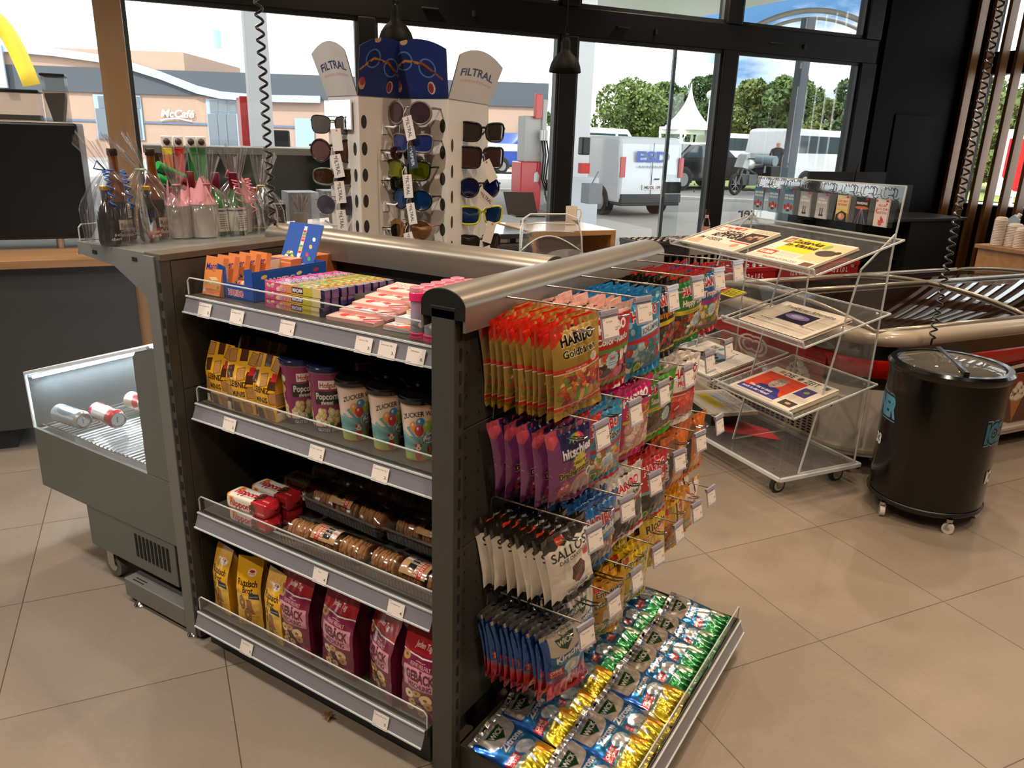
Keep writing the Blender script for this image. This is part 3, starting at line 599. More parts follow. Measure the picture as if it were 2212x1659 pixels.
def A_tropi():
    a = Art(150, 215, 1.25, '#2c6a9c'); a.blobs(4, 34, 146, 106, 60, ['#d9a63a', '#c8502c', '#e4cf7a', '#b5842e', '#7a8c34', '#d8d2b0'], 8, 14, 18); a.rect(0, 0, 150, 20, '#c02a2a'); a.rect(0, 18, 150, 34, '#3d7d3a')
    a.rect(0, 106, 150, 118, '#c02e86'); haribo(a, 176, 26, 108); a.text('Tropifrutti', 84, 140, 19, '#f6ece0', 116, bold=.04, out='#a02a22', ow=.04); a.star(78, 82, 22, '#c3d6dc', 12, .85); a.lines(65, 70, 92, 94, 5, '#6a8a94')
    a.rect(0, 30, 150, 36, '#c02e86'); a.ell(112, 44, 14, 11, '#e0a030'); a.ell(98, 46, 8, 11, '#a8b82e'); a.ell(120, 60, 9, 9, '#e6c23a'); a.rect(0, 204, 150, 215, '#c02a2a'); a.ell(75, 206, 13, 3, '#141414'); return a
def A_hitsch():
    a = Art(135, 205, 1.25, '#7a3570'); a.grad(0, 60, '#5f2458', '#7a3570'); a.poly([(0, 205), (0, 168), (14, 158), (32, 178), (32, 205)], '#b84a5c'); a.rect(34, 118, 128, 205, '#241f50')
    for x, c, r in ((66, '#2c9a8a', .7), (74, '#8ab83a', .35), (82, '#e6d23a', 0), (90, '#e0802e', -.35), (98, '#c83a7a', -.7)): a.ell(x, 170, 3.4, 12, c, rot=-r)
    a.text('hitschies', 82, 138, 25, '#f2eef0', 92, bold=.03); a.star(88, 106, 24, '#e0cf2e', 12, .75); a.text('saure', 88, 106, 12, '#1a1a1a', 36, bold=.03, shear=.2); a.text('Drachenzungen', 76, 84, 16, '#1a1a1a', 104, bold=.05, out='#e0cf2e', ow=.05, rot=.06)
    a.ell(92, 38, 34, 30, '#c07a86'); a.ell(88, 36, 26, 20, '#a88a86'); a.ell(100, 44, 14, 18, '#96766e'); a.ell(40, 38, 17, 26, '#b5445a'); a.ell(33, 48, 4, 4, '#f2f2f2'); a.ell(46, 50, 4, 4, '#f2f2f2'); a.ell(34, 48, 1.8, 1.8, '#101010'); a.ell(46, 50, 1.8, 1.8, '#101010'); a.ell(40, 30, 7, 5, '#2a1015')
    r = np.random.RandomState(3)
    for _ in range(26): a.ell(r.uniform(0, 135), r.uniform(0, 200), .8, .8, '#e6c84a')
    a.ell(120, 60, 12, 12, '#e8ece4'); a.ell(120, 60, 9, 9, '#3a7a4a'); a.ell(82, 192, 18, 3.4, '#08081a'); return a
def A_balla():
    a = Art(150, 215, 1.25, '#3a93bd'); a.blobs(4, 22, 146, 100, 120, ['#c9732e', '#d8b48a', '#7fa046', '#b8342c', '#e6dcc4', '#94603a', '#d0a02e'], 5, 9, 22); a.rect(0, 0, 150, 22, '#3a93bd'); a.rect(0, 0, 150, 8, '#c3272d')
    a.poly([(0, 215), (0, 150), (22, 130), (40, 175), (90, 215)], '#c8392b'); haribo(a, 164, 26, 108); a.text('Balla Stixx', 80, 132, 20, '#101c28', 100, bold=.045, out='#f2f2ee', ow=.05); a.rect(0, 100, 150, 112, '#c3272d')
    a.star(80, 66, 23, '#b9d3dd', 12, .85); a.lines(66, 54, 94, 78, 5, '#5a7a8a'); a.rect(20, 16, 52, 48, '#1f7a3c'); a.ell(36, 32, 12, 12, '#d9d23c'); a.ell(36, 32, 9, 9, '#1f7a3c')
    for x, y in ((12, 120), (140, 190), (18, 175), (128, 122)): a.ell(x, y, 5, 4, '#e0a050')
    a.rect(0, 205, 150, 215, '#3a93bd'); a.ell(90, 202, 15, 3.2, '#0c1a20'); return a
def A_mouse():
    a = Art(150, 215, 1.25, '#c51f6c'); a.poly([(30, 30), (140, 30), (140, 112), (26, 112)], '#e0a89a'); a.blobs(26, 30, 140, 112, 40, ['#e8a894', '#f0dccc', '#d88a80', '#f3cfc0', '#dc9a90'], 12, 20, 25)
    for y in (115, 22): a.rect(18, y, 150, y+9, '#e6c92c')
    haribo(a, 176, 24, 106, '#ffffff', '#c51f6c'); a.text('Süße Mäuse', 84, 140, 18, '#c8203a', 110, bold=.045, out='#e8d84a', ow=.045); a.text('Haribo macht froh', 84, 119, 5, '#5a4a10', 60); a.ell(75, 205, 13, 3, '#200814'); return a
def A_prima():
    a = Art(150, 215, 1.25, '#efe6de'); a.poly([(6, 34), (140, 34), (148, 104), (8, 104)], '#e2412e'); a.blobs(8, 34, 142, 104, 34, ['#e8432c', '#f05a3c', '#d8321f', '#ee6a4e'], 13, 19, 28); a.rect(0, 106, 150, 117, '#b5242a'); a.rect(10, 24, 140, 32, '#b5242a')
    haribo(a, 174, 28, 114); a.text('PRIMAVERA', 84, 142, 15, '#c8202a', 100, bold=.04); a.text('Erdbeeren', 84, 127, 9, '#c8202a', 60); a.ell(40, 66, 15, 20, '#b81c24'); a.text('mit Erdbeer', 40, 66, 6, '#ffffff', 24, rot=.5); a.ell(75, 206, 13, 3, '#2a2020'); return a
def A_lilac():
    a = Art(150, 215, 1.25, '#a3619c'); a.rect(0, 20, 150, 90, '#c8a0c4'); haribo(a, 160, 24, 104); a.text('Veggie', 75, 124, 20, '#f2e8f0', 80, bold=.03); a.rect(0, 190, 150, 200, '#e8d0e0'); a.rect(0, 200, 150, 215, '#58a03a'); return a
def A_sallos():
    a = Art(145, 225, 1.15, '#2b2724'); r = np.random.RandomState(2)
    zt = [(i*14.5, 182+(5 if i % 2 else -3)+r.uniform(-2, 2)) for i in range(11)]; zb = [(145-i*14.5, 26+(5 if i % 2 else -4)+r.uniform(-2, 2)) for i in range(11)]
    a.poly(zt+zb, '#e9e2d6'); a.poly([(40, 186), (66, 192), (62, 212), (38, 206)], '#cf3a28'); a.text('VILLOSA', 51, 198, 5, '#f3dcd2', 20)
    a.text('SALLOS', 72, 160, 27, '#161210', 116, bold=.02); a.text('DAS ORIGINAL', 82, 137, 11, '#161210', 98, bold=.02)
    a.poly([(68, 108), (98, 116), (112, 96), (108, 66), (84, 50), (62, 72)], '#2a1412')
    for k in range(6): a.line([(72+k*6, 106+k*1.2), (80+k*5, 84)], 2.2, '#8a5048')
    a.ell(84, 68, 16, 10, '#6a2c28', .6); a.ell(80, 70, 11, 6, '#8e4038', .6); a.poly([(108, 132), (134, 136), (128, 112), (112, 116)], '#d0402c'); a.text('ECHTE', 121, 126, 5, '#5a1a10', 18)
    a.text('ECKIG, WÜRZIG, EINZIGARTIG', 84, 44, 6, '#161210', 82, bold=.02); a.rect(48, 32, 118, 39, '#161210'); a.text('DAS ORIGINAL', 83, 35.5, 4, '#e9e2d6', 44); a.ell(78, 212, 18, 3.2, '#dcdcdc'); return a
def A_konf():
    a = Art(160, 215, 1.25, '#2763a4'); a.blobs(4, 10, 156, 88, 60, ['#5c3c28', '#7a5a40', '#2a1e1a', '#e0d4ba', '#e2c264', '#c67e8e', '#46301f'], 8, 15, 33); a.grad(88, 118, '#2c87b8', '#3a98c6'); a.rect(0, 88, 160, 95, '#1c2d66')
    haribo(a, 158, 30, 124, '#b8242c', '#e8dcd8'); a.text('Konfekt', 92, 124, 24, '#f2eee6', 112, bold=.045, out='#1c3a6a', ow=.04); a.ell(138, 84, 8, 17, '#c23a2a', .3); a.ell(142, 70, 4, 9, '#d8b22e', .3); a.text('Zum Teilen', 118, 200, 7, '#d0dcea', 44); a.rect(0, 0, 160, 10, '#1f65a8'); a.ell(76, 200, 15, 3.2, '#08101c'); return a
def A_schneck():
    a = Art(150, 215, 1.25, '#d6d0ca'); a.blobs(6, 20, 144, 112, 50, ['#1c1a1c', '#2c2a2c', '#3c3a3c', '#141214'], 9, 15, 36); a.rect(0, 112, 150, 122, '#b5242a'); a.rect(0, 10, 150, 20, '#b5242a'); haribo(a, 172, 25, 110); a.text('Schnecken', 80, 140, 17, '#1a1a1a', 100, bold=.03); a.ell(75, 204, 17, 4, '#3a1a1a'); return a
def A_cola():
    a = Art(150, 215, 1.25, '#bd2c2c'); a.blobs(4, 16, 146, 96, 60, ['#1c1a1c', '#2a2528', '#3a3438', '#141214', '#45403c'], 8, 16, 39); a.rect(0, 96, 150, 106, '#7fb6c6'); a.rect(0, 10, 150, 18, '#7fb6c6'); haribo(a, 172, 26, 110); a.text('Salino', 80, 134, 20, '#f4ece0', 90, bold=.04)
    a.rect(20, 12, 50, 42, '#2a7d34'); a.ell(35, 27, 11, 11, '#d9d23c'); a.ell(35, 27, 8, 8, '#2a7d34'); a.ell(80, 204, 14, 3.2, '#1a0a0a'); return a
def A_katjes():
    a = Art(150, 215, 1.25, '#d9702b'); a.poly([(0, 40), (0, 150), (20, 170), (60, 160), (66, 20), (0, 10)], '#1d1b1d'); a.ell(50, 168, 40, 26, '#8a5a40'); a.text('Katzen', 34, 104, 24, '#efe6d8', 104, bold=.04, rot=-1.35); a.text('Pfötchen', 16, 86, 22, '#efe6d8', 104, bold=.04, rot=-1.35)
    a.text('Katjes', 112, 90, 40, '#e9bd94', 130, bold=.03, rot=-1.42); a.ell(88, 34, 13, 18, '#e2c42e'); a.lines(80, 24, 96, 44, 4, '#b03a1a'); a.rect(0, 0, 150, 9, '#e8742e'); a.ell(75, 206, 13, 3, '#1a0a0a'); return a
def A_kirsche(taste='Kirsche', c='#c22733', fruit='#b41f34'):
    a = Art(118, 205, 1.15, '#2a6fb0'); a.grad(60, 150, '#2c86b4', '#17509a'); a.rect(0, 0, 118, 70, c); a.grad(50, 72, c, '#4c84a0'); a.rect(0, 150, 118, 205, '#c9c4bb'); a.ell(59, 152, 56, 26, '#c9c4bb')
    a.poly([(0, 205), (0, 66), (12, 66), (20, 205)], '#1c4f9a'); a.poly([(34, 176), (88, 178), (84, 158), (62, 134), (42, 152)], '#1c4b32'); a.text('WICK', 61, 162, 15, '#e9ece6', 44, bold=.03); a.text(taste, 66, 118, 18, '#f2f2f4', 74, bold=.035); a.text('MENTHOL-ATEM', 66, 104, 5, '#9ac0b0', 66)
    a.ell(72, 82, 26, 17, '#d9dee2', -.3); a.poly([(56, 86), (68, 88), (62, 38), (52, 36)], '#c6d2dc'); a.poly([(82, 82), (96, 80), (90, 40), (82, 42)], '#b0c4d2'); a.ell(96, 50, 13, 15, fruit); a.ell(108, 36, 11, 12, fruit)
    a.rect(6, 70, 44, 94, '#c2262f'); a.text('OHNE', 25, 87, 9, '#ffffff', 30, bold=.02); a.text('ZUCKER', 25, 77, 7, '#f0c8c8', 32); a.rect(0, 193, 118, 205, '#a8a49c'); a.ell(60, 196, 15, 3.2, '#0a0a0a'); return a
def A_em(sub='HONIG', c='#d59a1c', leaf=True):
    a = Art(130, 200, 1.2, c); a.rect(34, 24, 108, 102, '#ecdcc4'); a.poly([(6, 112), (110, 130), (110, 146), (6, 128)], '#3d7a32'); a.text(sub, 58, 129, 9, '#f2ead0', 90, bold=.02, rot=.17); a.ell(74, 66, 17, 22, '#dca032', .4); a.ell(72, 68, 12, 16, '#e8bc4a', .4)
    a.text('Em-eukal', 66, 162, 19, '#1a2418', 104, bold=.03, out='#efe8cc', ow=.03); a.rect(6, 172, 34, 192, '#c23227'); a.text('zuckerfrei', 72, 34, 5, '#4a3a2a', 44); a.ell(114, 42, 12, 12, '#dcc28a'); a.ell(114, 42, 8, 8, c)
    if leaf:
        r = np.random.RandomState(4)
        for _ in range(46): a.ell(r.uniform(2, 56), r.uniform(2, 62), r.uniform(4, 9), r.uniform(3, 6), ['#3c6a28', '#52843a', '#2d5420'][r.randint(3)], r.uniform(0, 3))
        for _ in range(22): a.ell(r.uniform(8, 48), r.uniform(14, 56), 1.6, 1.6, '#ece4cc')
    for x, y in ((12, 96), (116, 88), (116, 14), (100, 10)): a.ell(x, y, 6, 2, '#3a3010', .8); a.ell(x, y, 6, 2, '#3a3010', -.8)
    a.ell(66, 190, 15, 3, '#2a2010'); return a
def A_ricola():
    a = Art(130, 190, 1.2, '#ddb52c'); a.text('Ricola', 76, 150, 26, '#1c1a14', 100, bold=.03); a.poly([(8, 112), (118, 128), (118, 142), (8, 126)], '#bf2a2c'); a.text('OHNE ZUCKER', 63, 127, 9, '#f2e0d8', 96, bold=.02, rot=.145); a.rect(0, 20, 130, 100, '#e3c24a'); a.ell(66, 60, 34, 30, '#b84a2c'); a.ell(66, 60, 20, 18, '#7a9a3a'); a.ell(65, 180, 15, 3, '#2a2010'); return a
def A_nimm():
    a = Art(135, 215, 1.2, '#e09a24'); a.poly([(70, 20), (128, 40), (110, 200), (60, 200)], '#e2b83a'); a.blobs(2, 16, 66, 128, 40, ['#7a3c1c', '#a8521f', '#c8642a', '#8a8a2c', '#5a2a18'], 8, 14, 44); a.line([(74, 8), (74, 190)], 9, '#2a2050')
    a.text('nimm2', 104, 150, 27, '#b02a24', 84, bold=.06, rot=-1.45, out='#efe6d0', ow=.04); a.text('Lachgummi', 104, 74, 26, '#efe0c0', 104, bold=.03, rot=-1.45, out='#b02a24', ow=.06); a.ell(30, 182, 18, 13, '#c23a24'); a.ell(48, 178, 12, 16, '#8a8a2c'); a.ell(60, 22, 15, 15, '#3a3a2a'); a.ell(60, 22, 12, 12, '#d8d2b8'); a.text('EEE', 60, 22, 11, '#2a2a20', 18, bold=.03)
    a.rect(0, 0, 135, 8, '#e0a82c'); a.ell(66, 206, 15, 3, '#2a1a10'); return a
def A_nimm2():
    a = Art(135, 215, 1.2, '#e39a22'); a.poly([(60, 215), (135, 215), (135, 30), (96, 40)], '#f0e6d4'); a.line([(90, 215), (128, 60)], 10, '#1e1c34'); a.text('nimm2', 66, 160, 34, '#f2e8d8', 96, bold=.05, rot=-.5, out='#c23a24', ow=.09); a.text('MINIS', 108, 96, 28, '#c23a24', 78, bold=.04, rot=-1.3)
    a.blobs(10, 14, 100, 70, 12, ['#7fa02c', '#e0a22c', '#c8642a', '#a4b83a'], 12, 18, 47); a.rect(0, 0, 135, 9, '#d8622a'); a.ell(66, 206, 15, 3, '#2a1a10'); return a
SUGAR = {}
def bagmesh(key, fn, w, h, t, mt=None, seed=1, **k):
    if key not in SUGAR: SUGAR[key] = [pillow('sweet_bag', fn(), w, h, t, mt or FILM, seed+i*9, **k) for i in range(2)]
    return SUGAR[key]
HX = [.157+.177*k for k in range(6)]; HZ = [1.232, .990, .742, .490]
ROW = ['top', 'second', 'third', 'bottom']
# ------------------------------------------------------------ peg hooks with their price tickets
def price_art(name, price, res=.55):
    a = Art(52, 40, res, '#ded3cb'); a.text(name, 22, 32, 3.6, '#3a3634', min(42, 2.1*len(name)), bold=.01); a.text(price, 44, 16, 7, '#2a2624', 9, bold=.015); a.lines(3, 3, 16, 8, 2, '#5a5654', .4); a.rect(3, 36, 8, 37.2, '#5a5654'); return a
def hook(x, z, name, price, label, L=.275, prong=.235):
    t = thing('peg_hook', label, 'shop hook', (x, -.03, z), group='peg hooks of the end bay')
    m = MB(); r = .0021
    m.tube([(0, 0, -.052), (0, -.002, -.05), (0, -.004, -.008), (0, -.010, 0), (0, -.02, .001), (0, -L, .004)], r, 8); m.build('ticket_wire', WIRE, t, smooth=True)
    m = MB(); zz = -.052
    for s in (-1, 1): m.tube([(s*.0085, -.001, zz), (s*.0085, -prong+.012, zz+.006), (s*.0085, -prong, zz+.010)], r, 8)
    m.tube([(-.0085, -prong, zz+.010), (-.006, -prong-.008, zz+.013), (.006, -prong-.008, zz+.013), (.0085, -prong, zz+.010)], r, 8); m.tube([(-.0085, -.002, zz), (-.0085, -.001, zz-.02)], r, 8); m.box(-.011, .011, -.006, -.001, zz-.012, zz+.004)
    m.build('prong', CHROME, t, smooth='auto')
    Rz = Matrix.Translation((0, -L-.002, 0)) @ Matrix.Rotation(math.radians(random.uniform(-14, -4)), 4, 'Z') @ Matrix.Rotation(math.radians(-12), 4, 'X')
    m = MB(); m.box(-.029, .029, -.0008, .0008, -.052, -.004, 0, None, Rz); m.box(-.030, .030, -.004, .003, -.004, .008, 0, None, Rz); m.box(-.029, .029, -.003, .0, -.054, -.050, 0, None, Rz)
    h = m.build('ticket_holder', clear('ticket pocket', (.9, .9, .94), .3, .1, edge=('#cfcde0', .35)), t, bevel=.0006)
    m = MB(); m.tube([Rz @ Vector((-.03, 0, .003)), Rz @ Vector((.03, 0, .003))], .0042, 10); m.build('clip_bar', mat('frosted plastic', '#a29aa2', .35), h, smooth='auto')
    c = flat_art('price_ticket', price_art(name, price), PAPER, t, two='#e0d8d4'); c.matrix_local = Rz @ Matrix.Translation((.002, -.0016, -.049)); return t
def hang(kind, meshes, x, z, n, label, group, y0=-.232, dy=.021, rz=-14, tilt=4, jit=5, dz=-.0, cat='sweets bag', name='sweet_bag', h=.21, prongz=-.045, hol=.012, lx=0., ry=-8):
    """bags of one kind on one hook, front one first"""
    zp = z+prongz
    for i in range(n):
        o = bpy.data.objects.new(name, meshes[i % len(meshes)]); COL.objects.link(o)
        y = y0+i*dy; zt = zp+.014-(-y)*0+hol*.5-.006+(.008*(-y)/.24)
        o.location = (x+random.uniform(-.003, .003)+lx, -.03*0+y, zt+dz+random.uniform(-.003, .002))
        o.rotation_euler = (math.radians(tilt+random.uniform(-3, 3)*(jit/5)), math.radians(ry+random.uniform(-3.5, 3.5)*(jit/5)), math.radians(rz+random.uniform(-jit, jit)*(1 if i else .3)))
        tag(o, label % ORD[min(i, 12)], cat, group)
G = [ # row, col, key, art, w, h, t, n, colour words, ticket, price, kw
 (0, 0, 'gold', A_gold, .150, .215, .034, 11, 'gold gummy sweets bag with red bands', 'Har Goldb.', '2.29', dict(dy=.0178, rz=-16, ry=-9)),
 (0, 1, 'color', A_color, .150, .215, .034, 8, 'red sweets bag with green band', 'Har Color Rado', '2.29', dict(dy=.023)),
 (0, 2, 'schl', A_blue, .150, .215, .034, 8, 'light blue sweets bag with red band', 'Har Schlümpfe', '2.29', dict(dy=.023)),
 (0, 3, 'black', A_black, .150, .215, .034, 6, 'black sweets bag with yellow band', 'Har Vampire', '2.29', dict(dy=.026, y0=-.215)),
 (0, 4, 'green', A_green, .150, .215, .040, 6, 'green sweets bag with yellow bands', 'Har Happy', '2.29', dict(dy=.032)),
 (0, 5, 'tropi', A_tropi, .150, .215, .036, 6, 'blue tropical fruit sweets bag with magenta band', 'Har Tropif', '2.29', dict(dy=.030)),
 (1, 0, 'hit', A_hitsch, .135, .200, .034, 5, 'purple sour sweets bag', 'Hitschler Drachen', '2.49', dict(dy=.037, rz=-20, dz=.004)),
 (1, 1, 'balla', A_balla, .150, .215, .036, 5, 'sky blue sweets bag with red corner', 'Har Balla Stixx', '2.29', dict(dy=.034)),
 (1, 2, 'mouse', A_mouse, .150, .225, .036, 4, 'bright pink sweets bag with yellow bands', 'Har Süße Mäuse', '2.29', dict(dy=.036, dz=.01)),
 (1, 3, 'gurke', lambda: A_green('Saure Gurken', c='#4f9a2e', bl=('#4a2a20', '#5c3428', '#35201a', '#6e4a38'), seed=51, top='#b9b2a8'), .150, .215, .034, 4, 'light green sweets bag with dark filling', 'Har Saure', '2.29', dict(dy=.036)),
 (1, 4, 'prima', A_prima, .155, .220, .040, 4, 'white strawberry sweets bag with red hearts', 'Har Primavera', '2.29', dict(dy=.036, y0=-.24)),
 (1, 5, 'lilac', A_lilac, .150, .205, .034, 2, 'lilac sweets bag at the back of its hook', 'Har Veggie', '2.29', dict(dy=.03, y0=-.085)),
 (2, 0, 'sallos', A_sallos, .145, .225, .034, 9, 'white and black liquorice sweets bag with jagged edges', 'Sallos Original', '2.99', dict(dy=.0228, rz=-18, ry=-13, dz=-.002, prongz=-.040)),
 (2, 1, 'konf', A_konf, .160, .215, .044, 5, 'dark blue liquorice mix bag', 'Har Konfekt', '2.29', dict(dy=.034)),
 (2, 2, 'schneck', A_schneck, .150, .215, .034, 3, 'pale grey liquorice bag with red lettering', 'Har Schnecken', '2.29', dict(dy=.036, y0=-.222, dz=.012)),
 (2, 3, 'cola', A_cola, .150, .215, .036, 4, 'red sweets bag with black liquorice filling', 'Har Salino', '2.29', dict(dy=.036, dz=.004)),
 (2, 4, 'katj', A_katjes, .150, .215, .030, 3, 'orange and black liquorice bag', 'Katjes', '2.29', dict(dy=.036, dz=.016)),
 (2, 5, 'katj', A_katjes, .150, .215, .030, 3, 'orange and black liquorice bag in the corner column', 'Katjes Kinder', '2.29', dict(dy=.05, y0=-.222, dz=.01)),
]
XR3 = [.150, .300, .440, .590, .750, .910, 1.045]
for r, c, key, fn, w, h, t_, n, words, tk, pr, kw in G:
    hook(HX[c], HZ[r], tk, pr, 'wire peg hook, %s row, column %s from the left upright' % (ROW[r], NTH[c]))
    hang(key, bagmesh(key, fn, w, h, t_, seed=3+r*6+c), HX[c], HZ[r], n, words+', %s on its hook', words+' on one hook', h=h, **kw)
G3 = [('kirsche', A_kirsche, .134, .215, .030, 12, 'silver blue and red cherry cough sweets bag', 'Wick Kirsche', FOIL, dict(dy=.0172, rz=-18, ry=-12, y0=-.245)),
 ('wickb', lambda: A_kirsche('Menthol', '#2c7aa8', '#3a6ab0'), .118, .205, .030, 3, 'blue menthol cough sweets bag', 'Wick Menthol', FILM, dict(dy=.03, dz=.0, y0=-.21)),
 ('emh', A_em, .125, .195, .030, 3, 'amber honey cough sweets bag', 'Em-eukal Honig', FILM, dict(dy=.026, rz=-24, dz=-.028, y0=-.235)),
 ('emz', lambda: A_em('ZITRONENMELISSE', '#dcbb28'), .138, .205, .030, 3, 'lemon yellow herbal sweets bag with green band', 'Em-eukal Zitrone', FILM, dict(dy=.034, y0=-.245)),
 ('ric', A_ricola, .13, .19, .028, 3, 'yellow herb sweets bag with red stripe', 'Ricola', FILM, dict(dy=.034, dz=.035, y0=-.225)),
 ('nim', A_nimm, .135, .215, .034, 4, 'amber fruit gummy bag with dark blue stripe', 'Lachgummi', FILM, dict(dy=.03, y0=-.235, dz=.028)),
 ('nim2', A_nimm2, .135, .215, .034, 3, 'orange fruit sweets bag with green foot', 'nimm2 Minis', FILM, dict(dy=.042, y0=-.235, dz=.034))]
for c, (key, fn, w, h, t_, n, words, tk, mt, kw) in enumerate(G3):
    hook(XR3[c], HZ[3]+.0, tk, '2.49', 'wire peg hook, bottom row, %s from the left upright' % NTH[c])
    hang(key, bagmesh(key, fn, w, h, t_, mt, seed=40+c), XR3[c], HZ[3], n, words+', %s on its hook', words+' on one hook', **kw)
# ------------------------------------------------------------ cough sweets lying in the base tray
def A_wick(taste='Zitrone', c='#c9b51f', fruit='#e2a022', blue='#1d4a70'):
    a = A_kirsche(taste, c, fruit); return a
wl = [pillow('cough_sweet_bag', A_kirsche('Zitrone', '#b8a41e', '#e09a28'), .128, .205, .040, FOIL, 61+i, crease=1.5) for i in range(2)]
wm_ = [pillow('cough_sweet_bag', A_kirsche('Menthol', '#2f7d45', '#c8d8b8'), .128, .205, .040, FOIL, 71+i, crease=1.7) for i in range(2)]
def lay(meshes, x, y, z, rz, tx, label, grp, i=0, ty=0):
    o = bpy.data.objects.new('cough_sweet_bag', meshes[i % 2]); COL.objects.link(o); o.location = (x, y, z)
    o.rotation_euler = (Matrix.Rotation(math.radians(rz), 3, 'Z') @ Matrix.Rotation(math.radians(ty), 3, 'Y') @ Matrix.Rotation(math.radians(-90+tx), 3, 'X')).to_euler(); tag(o, label, 'sweets bag', grp)
k = 0
for row, (yy, xs) in enumerate((('front', [(.105, 0), (.215, 1), (.325, 0), (.435, 1)]), ('rear', [(.075, 0), (.185, 1), (.295, 0), (.405, 1)]))):
    for j, (x, i) in enumerate(xs):
        yt = -.265 if yy == 'front' else -.075
        lay(wl, x, yt, .128+(.012 if j % 2 else 0)+(.006 if yy == 'rear' else 0), random.uniform(-5, 5), 7, 'yellow lemon cough sweets bag in the tray, %s row, %s from the left' % (yy, NTH[j]), 'lemon cough sweets in the base tray', i, ty=-9)
for row, (yy, xs) in enumerate((('front', [.56, .645, .74, .845]), ('rear', [.53, .63, .73, .84]))):
    for j, x in enumerate(xs):
        yt = -.262 if yy == 'front' else -.07
        lay(wm_, x, yt, .140+(.010 if j % 2 else 0), random.uniform(-6, 6), 9, 'green menthol cough sweets bag in the tray, %s row, %s from the left' % (yy, NTH[j]), 'menthol cough sweets in the base tray', j, ty=-12)
for j, x in enumerate((.16, .27, .38, .49, .60, .71, .82)):
    lay(wl if x < .5 else wm_, x, -.258, .103, random.uniform(-4, 4), 1, '%s cough sweets bag under the tray front row, %s from the left' % ('lemon' if x < .5 else 'menthol', NTH[j]), 'buried cough sweets in the base tray', j, ty=-5)
# ------------------------------------------------------------ goods on the snack shelves
R90 = -PI/2
def put(o, x, y, z, rz=R90, label=None, cat=None, grp=None, rx=0., ry=0.):
    o.location = (x, y, z); o.rotation_euler = (Matrix.Rotation(rz, 3, 'Z') @ Matrix.Rotation(rx, 3, 'X') @ Matrix.Rotation(ry, 3, 'Y')).to_euler()
    return tag(o, label, cat, grp)
def clone(o, name=None):
    n = bpy.data.objects.new(name or o.name.split('.')[0], o.data); COL.objects.link(n)
    for ch in list(o.children):
        c = ch.copy(); COL.objects.link(c); c.parent = n
    return n
# price tickets in the rails (centre pixel -> on the slanted rail)
def ticket(px, py, i, name, price, label):
    xf, z = SH[i]; X = xf-.020; p = ox(px, py, X)
    a = price_art(name, price); o = flat_art('price_ticket', a, PAPER, None, two='#e0d8d4'); o.location = (xf-.024, p.y, z-.047)
    o.rotation_euler = (Matrix.Rotation(R90, 3, 'Z') @ Matrix.Rotation(math.radians(-18), 3, 'X')).to_euler(); tag(o, label, 'price ticket', 'price tickets on the shelf rails')
for px, py, i, nm, pr, lb in [
    (438, 650, 0, 'Manner Neapolitaner 75g', '2.', 'white price ticket on the top rail under the wafer packets'), (508, 666, 0, 'Har Mega Roulette', '1.', 'white price ticket on the top rail under the blue sweets box'),
    (617, 691, 0, 'Maoam Kaubonbons 5er', '1.', 'white price ticket on the top rail under the chewy sweets bars'), (783, 730, 0, 'Yogurette 100g', '3.', 'white price ticket on the top rail under the pink chocolate boxes'),
    (834, 742, 0, 'Kinderschoko 100g', '3.', 'white price ticket on the top rail under the milk chocolate boxes'), (896, 757, 0, 'Seifenblasen', '0.', 'white price ticket on the top rail under the pink bubble tubes'),
    (492, 901, 1, 'Bs Mini Choco Leibniz', '3.', 'white price ticket on the second rail under the yellow biscuit bags'), (681, 963, 1, 'HG Popcorn süss 50g', '2.', 'white price ticket on the second rail under the popcorn tubs'),
    (819, 1009, 1, 'Zuckerwatte im Becher 20g', '2.', 'white price ticket on the second rail under the candyfloss cups'), (689, 1233, 2, 'Nippon', '4.', 'white price ticket on the third rail left of the biscuit trays'),
    (853, 1305, 2, 'HG Kaffeekränze', '4.', 'white price ticket on the third rail near the front upright'), (529, 1384, 3, 'Russisch Brot', '3.', 'white price ticket on the lowest rail under the yellow bags'),
    (820, 1546, 3, 'JT Gebäckmischung 500g', '5.', 'white price ticket on the lowest rail under the burgundy bags')]: ticket(px, py, i, nm, pr, lb)
# --- top shelf
z0 = SH[0][1]
a = Art(74, 108, .8, '#e08a4e'); a.text('Manner', 37, 82, 19, '#1c2a80', 66, bold=.02, shear=.25, rot=.12); a.text('Original', 37, 69, 4, '#b03020', 18)
for k in range(4): a.poly([(16+k*2, 34+k*5), (44+k*2, 38+k*5), (56+k*2, 30+k*5), (28+k*2, 26+k*5)], ['#b5874c', '#e2c894'][k % 2])
a.poly([(30, 22), (58, 28), (62, 44), (36, 40)], '#c49a5c'); a.ell(12, 34, 5, 7, '#8a9a4a'); a.ell(64, 24, 7, 6, '#8a9a4a'); a.ell(64, 24, 3, 3, '#a8643a'); a.rect(4, 8, 12, 18, '#dfe6ee'); a.text('Neapolitaner', 42, 10, 5, '#b8562c', 44)
mw0 = boxart('wafer_packet', .074, .017, .108, dict(front=a), FILM, '#e08a4e')
for i in range(5):
    o = mw0 if i == 0 else clone(mw0); put(o, .105+i*.036, .885-.002*i, z0+.001, R90, 'orange wafer packet leaning back by the left panel, %s' % ORD[i], 'wafer packet', 'leaning wafer packets', rx=math.radians(-14))
a = Art(170, 90, 1.2, '#d98452')
for k in range(13): a.rect(4+k*13, 0, 12.5+k*13, 90, '#dc8a5c'); a.rect(12.5+k*13, 0, 14+k*13, 90, '#e8c0a0'); a.rect(14+k*13, 0, 17+k*13, 90, '#b8663c')
b = Art(170, 70, 1.4, '#c8703f'); c = Art(90, 70, 1.2, '#d27a48'); c.rect(0, 60, 90, 63, '#eab48c')
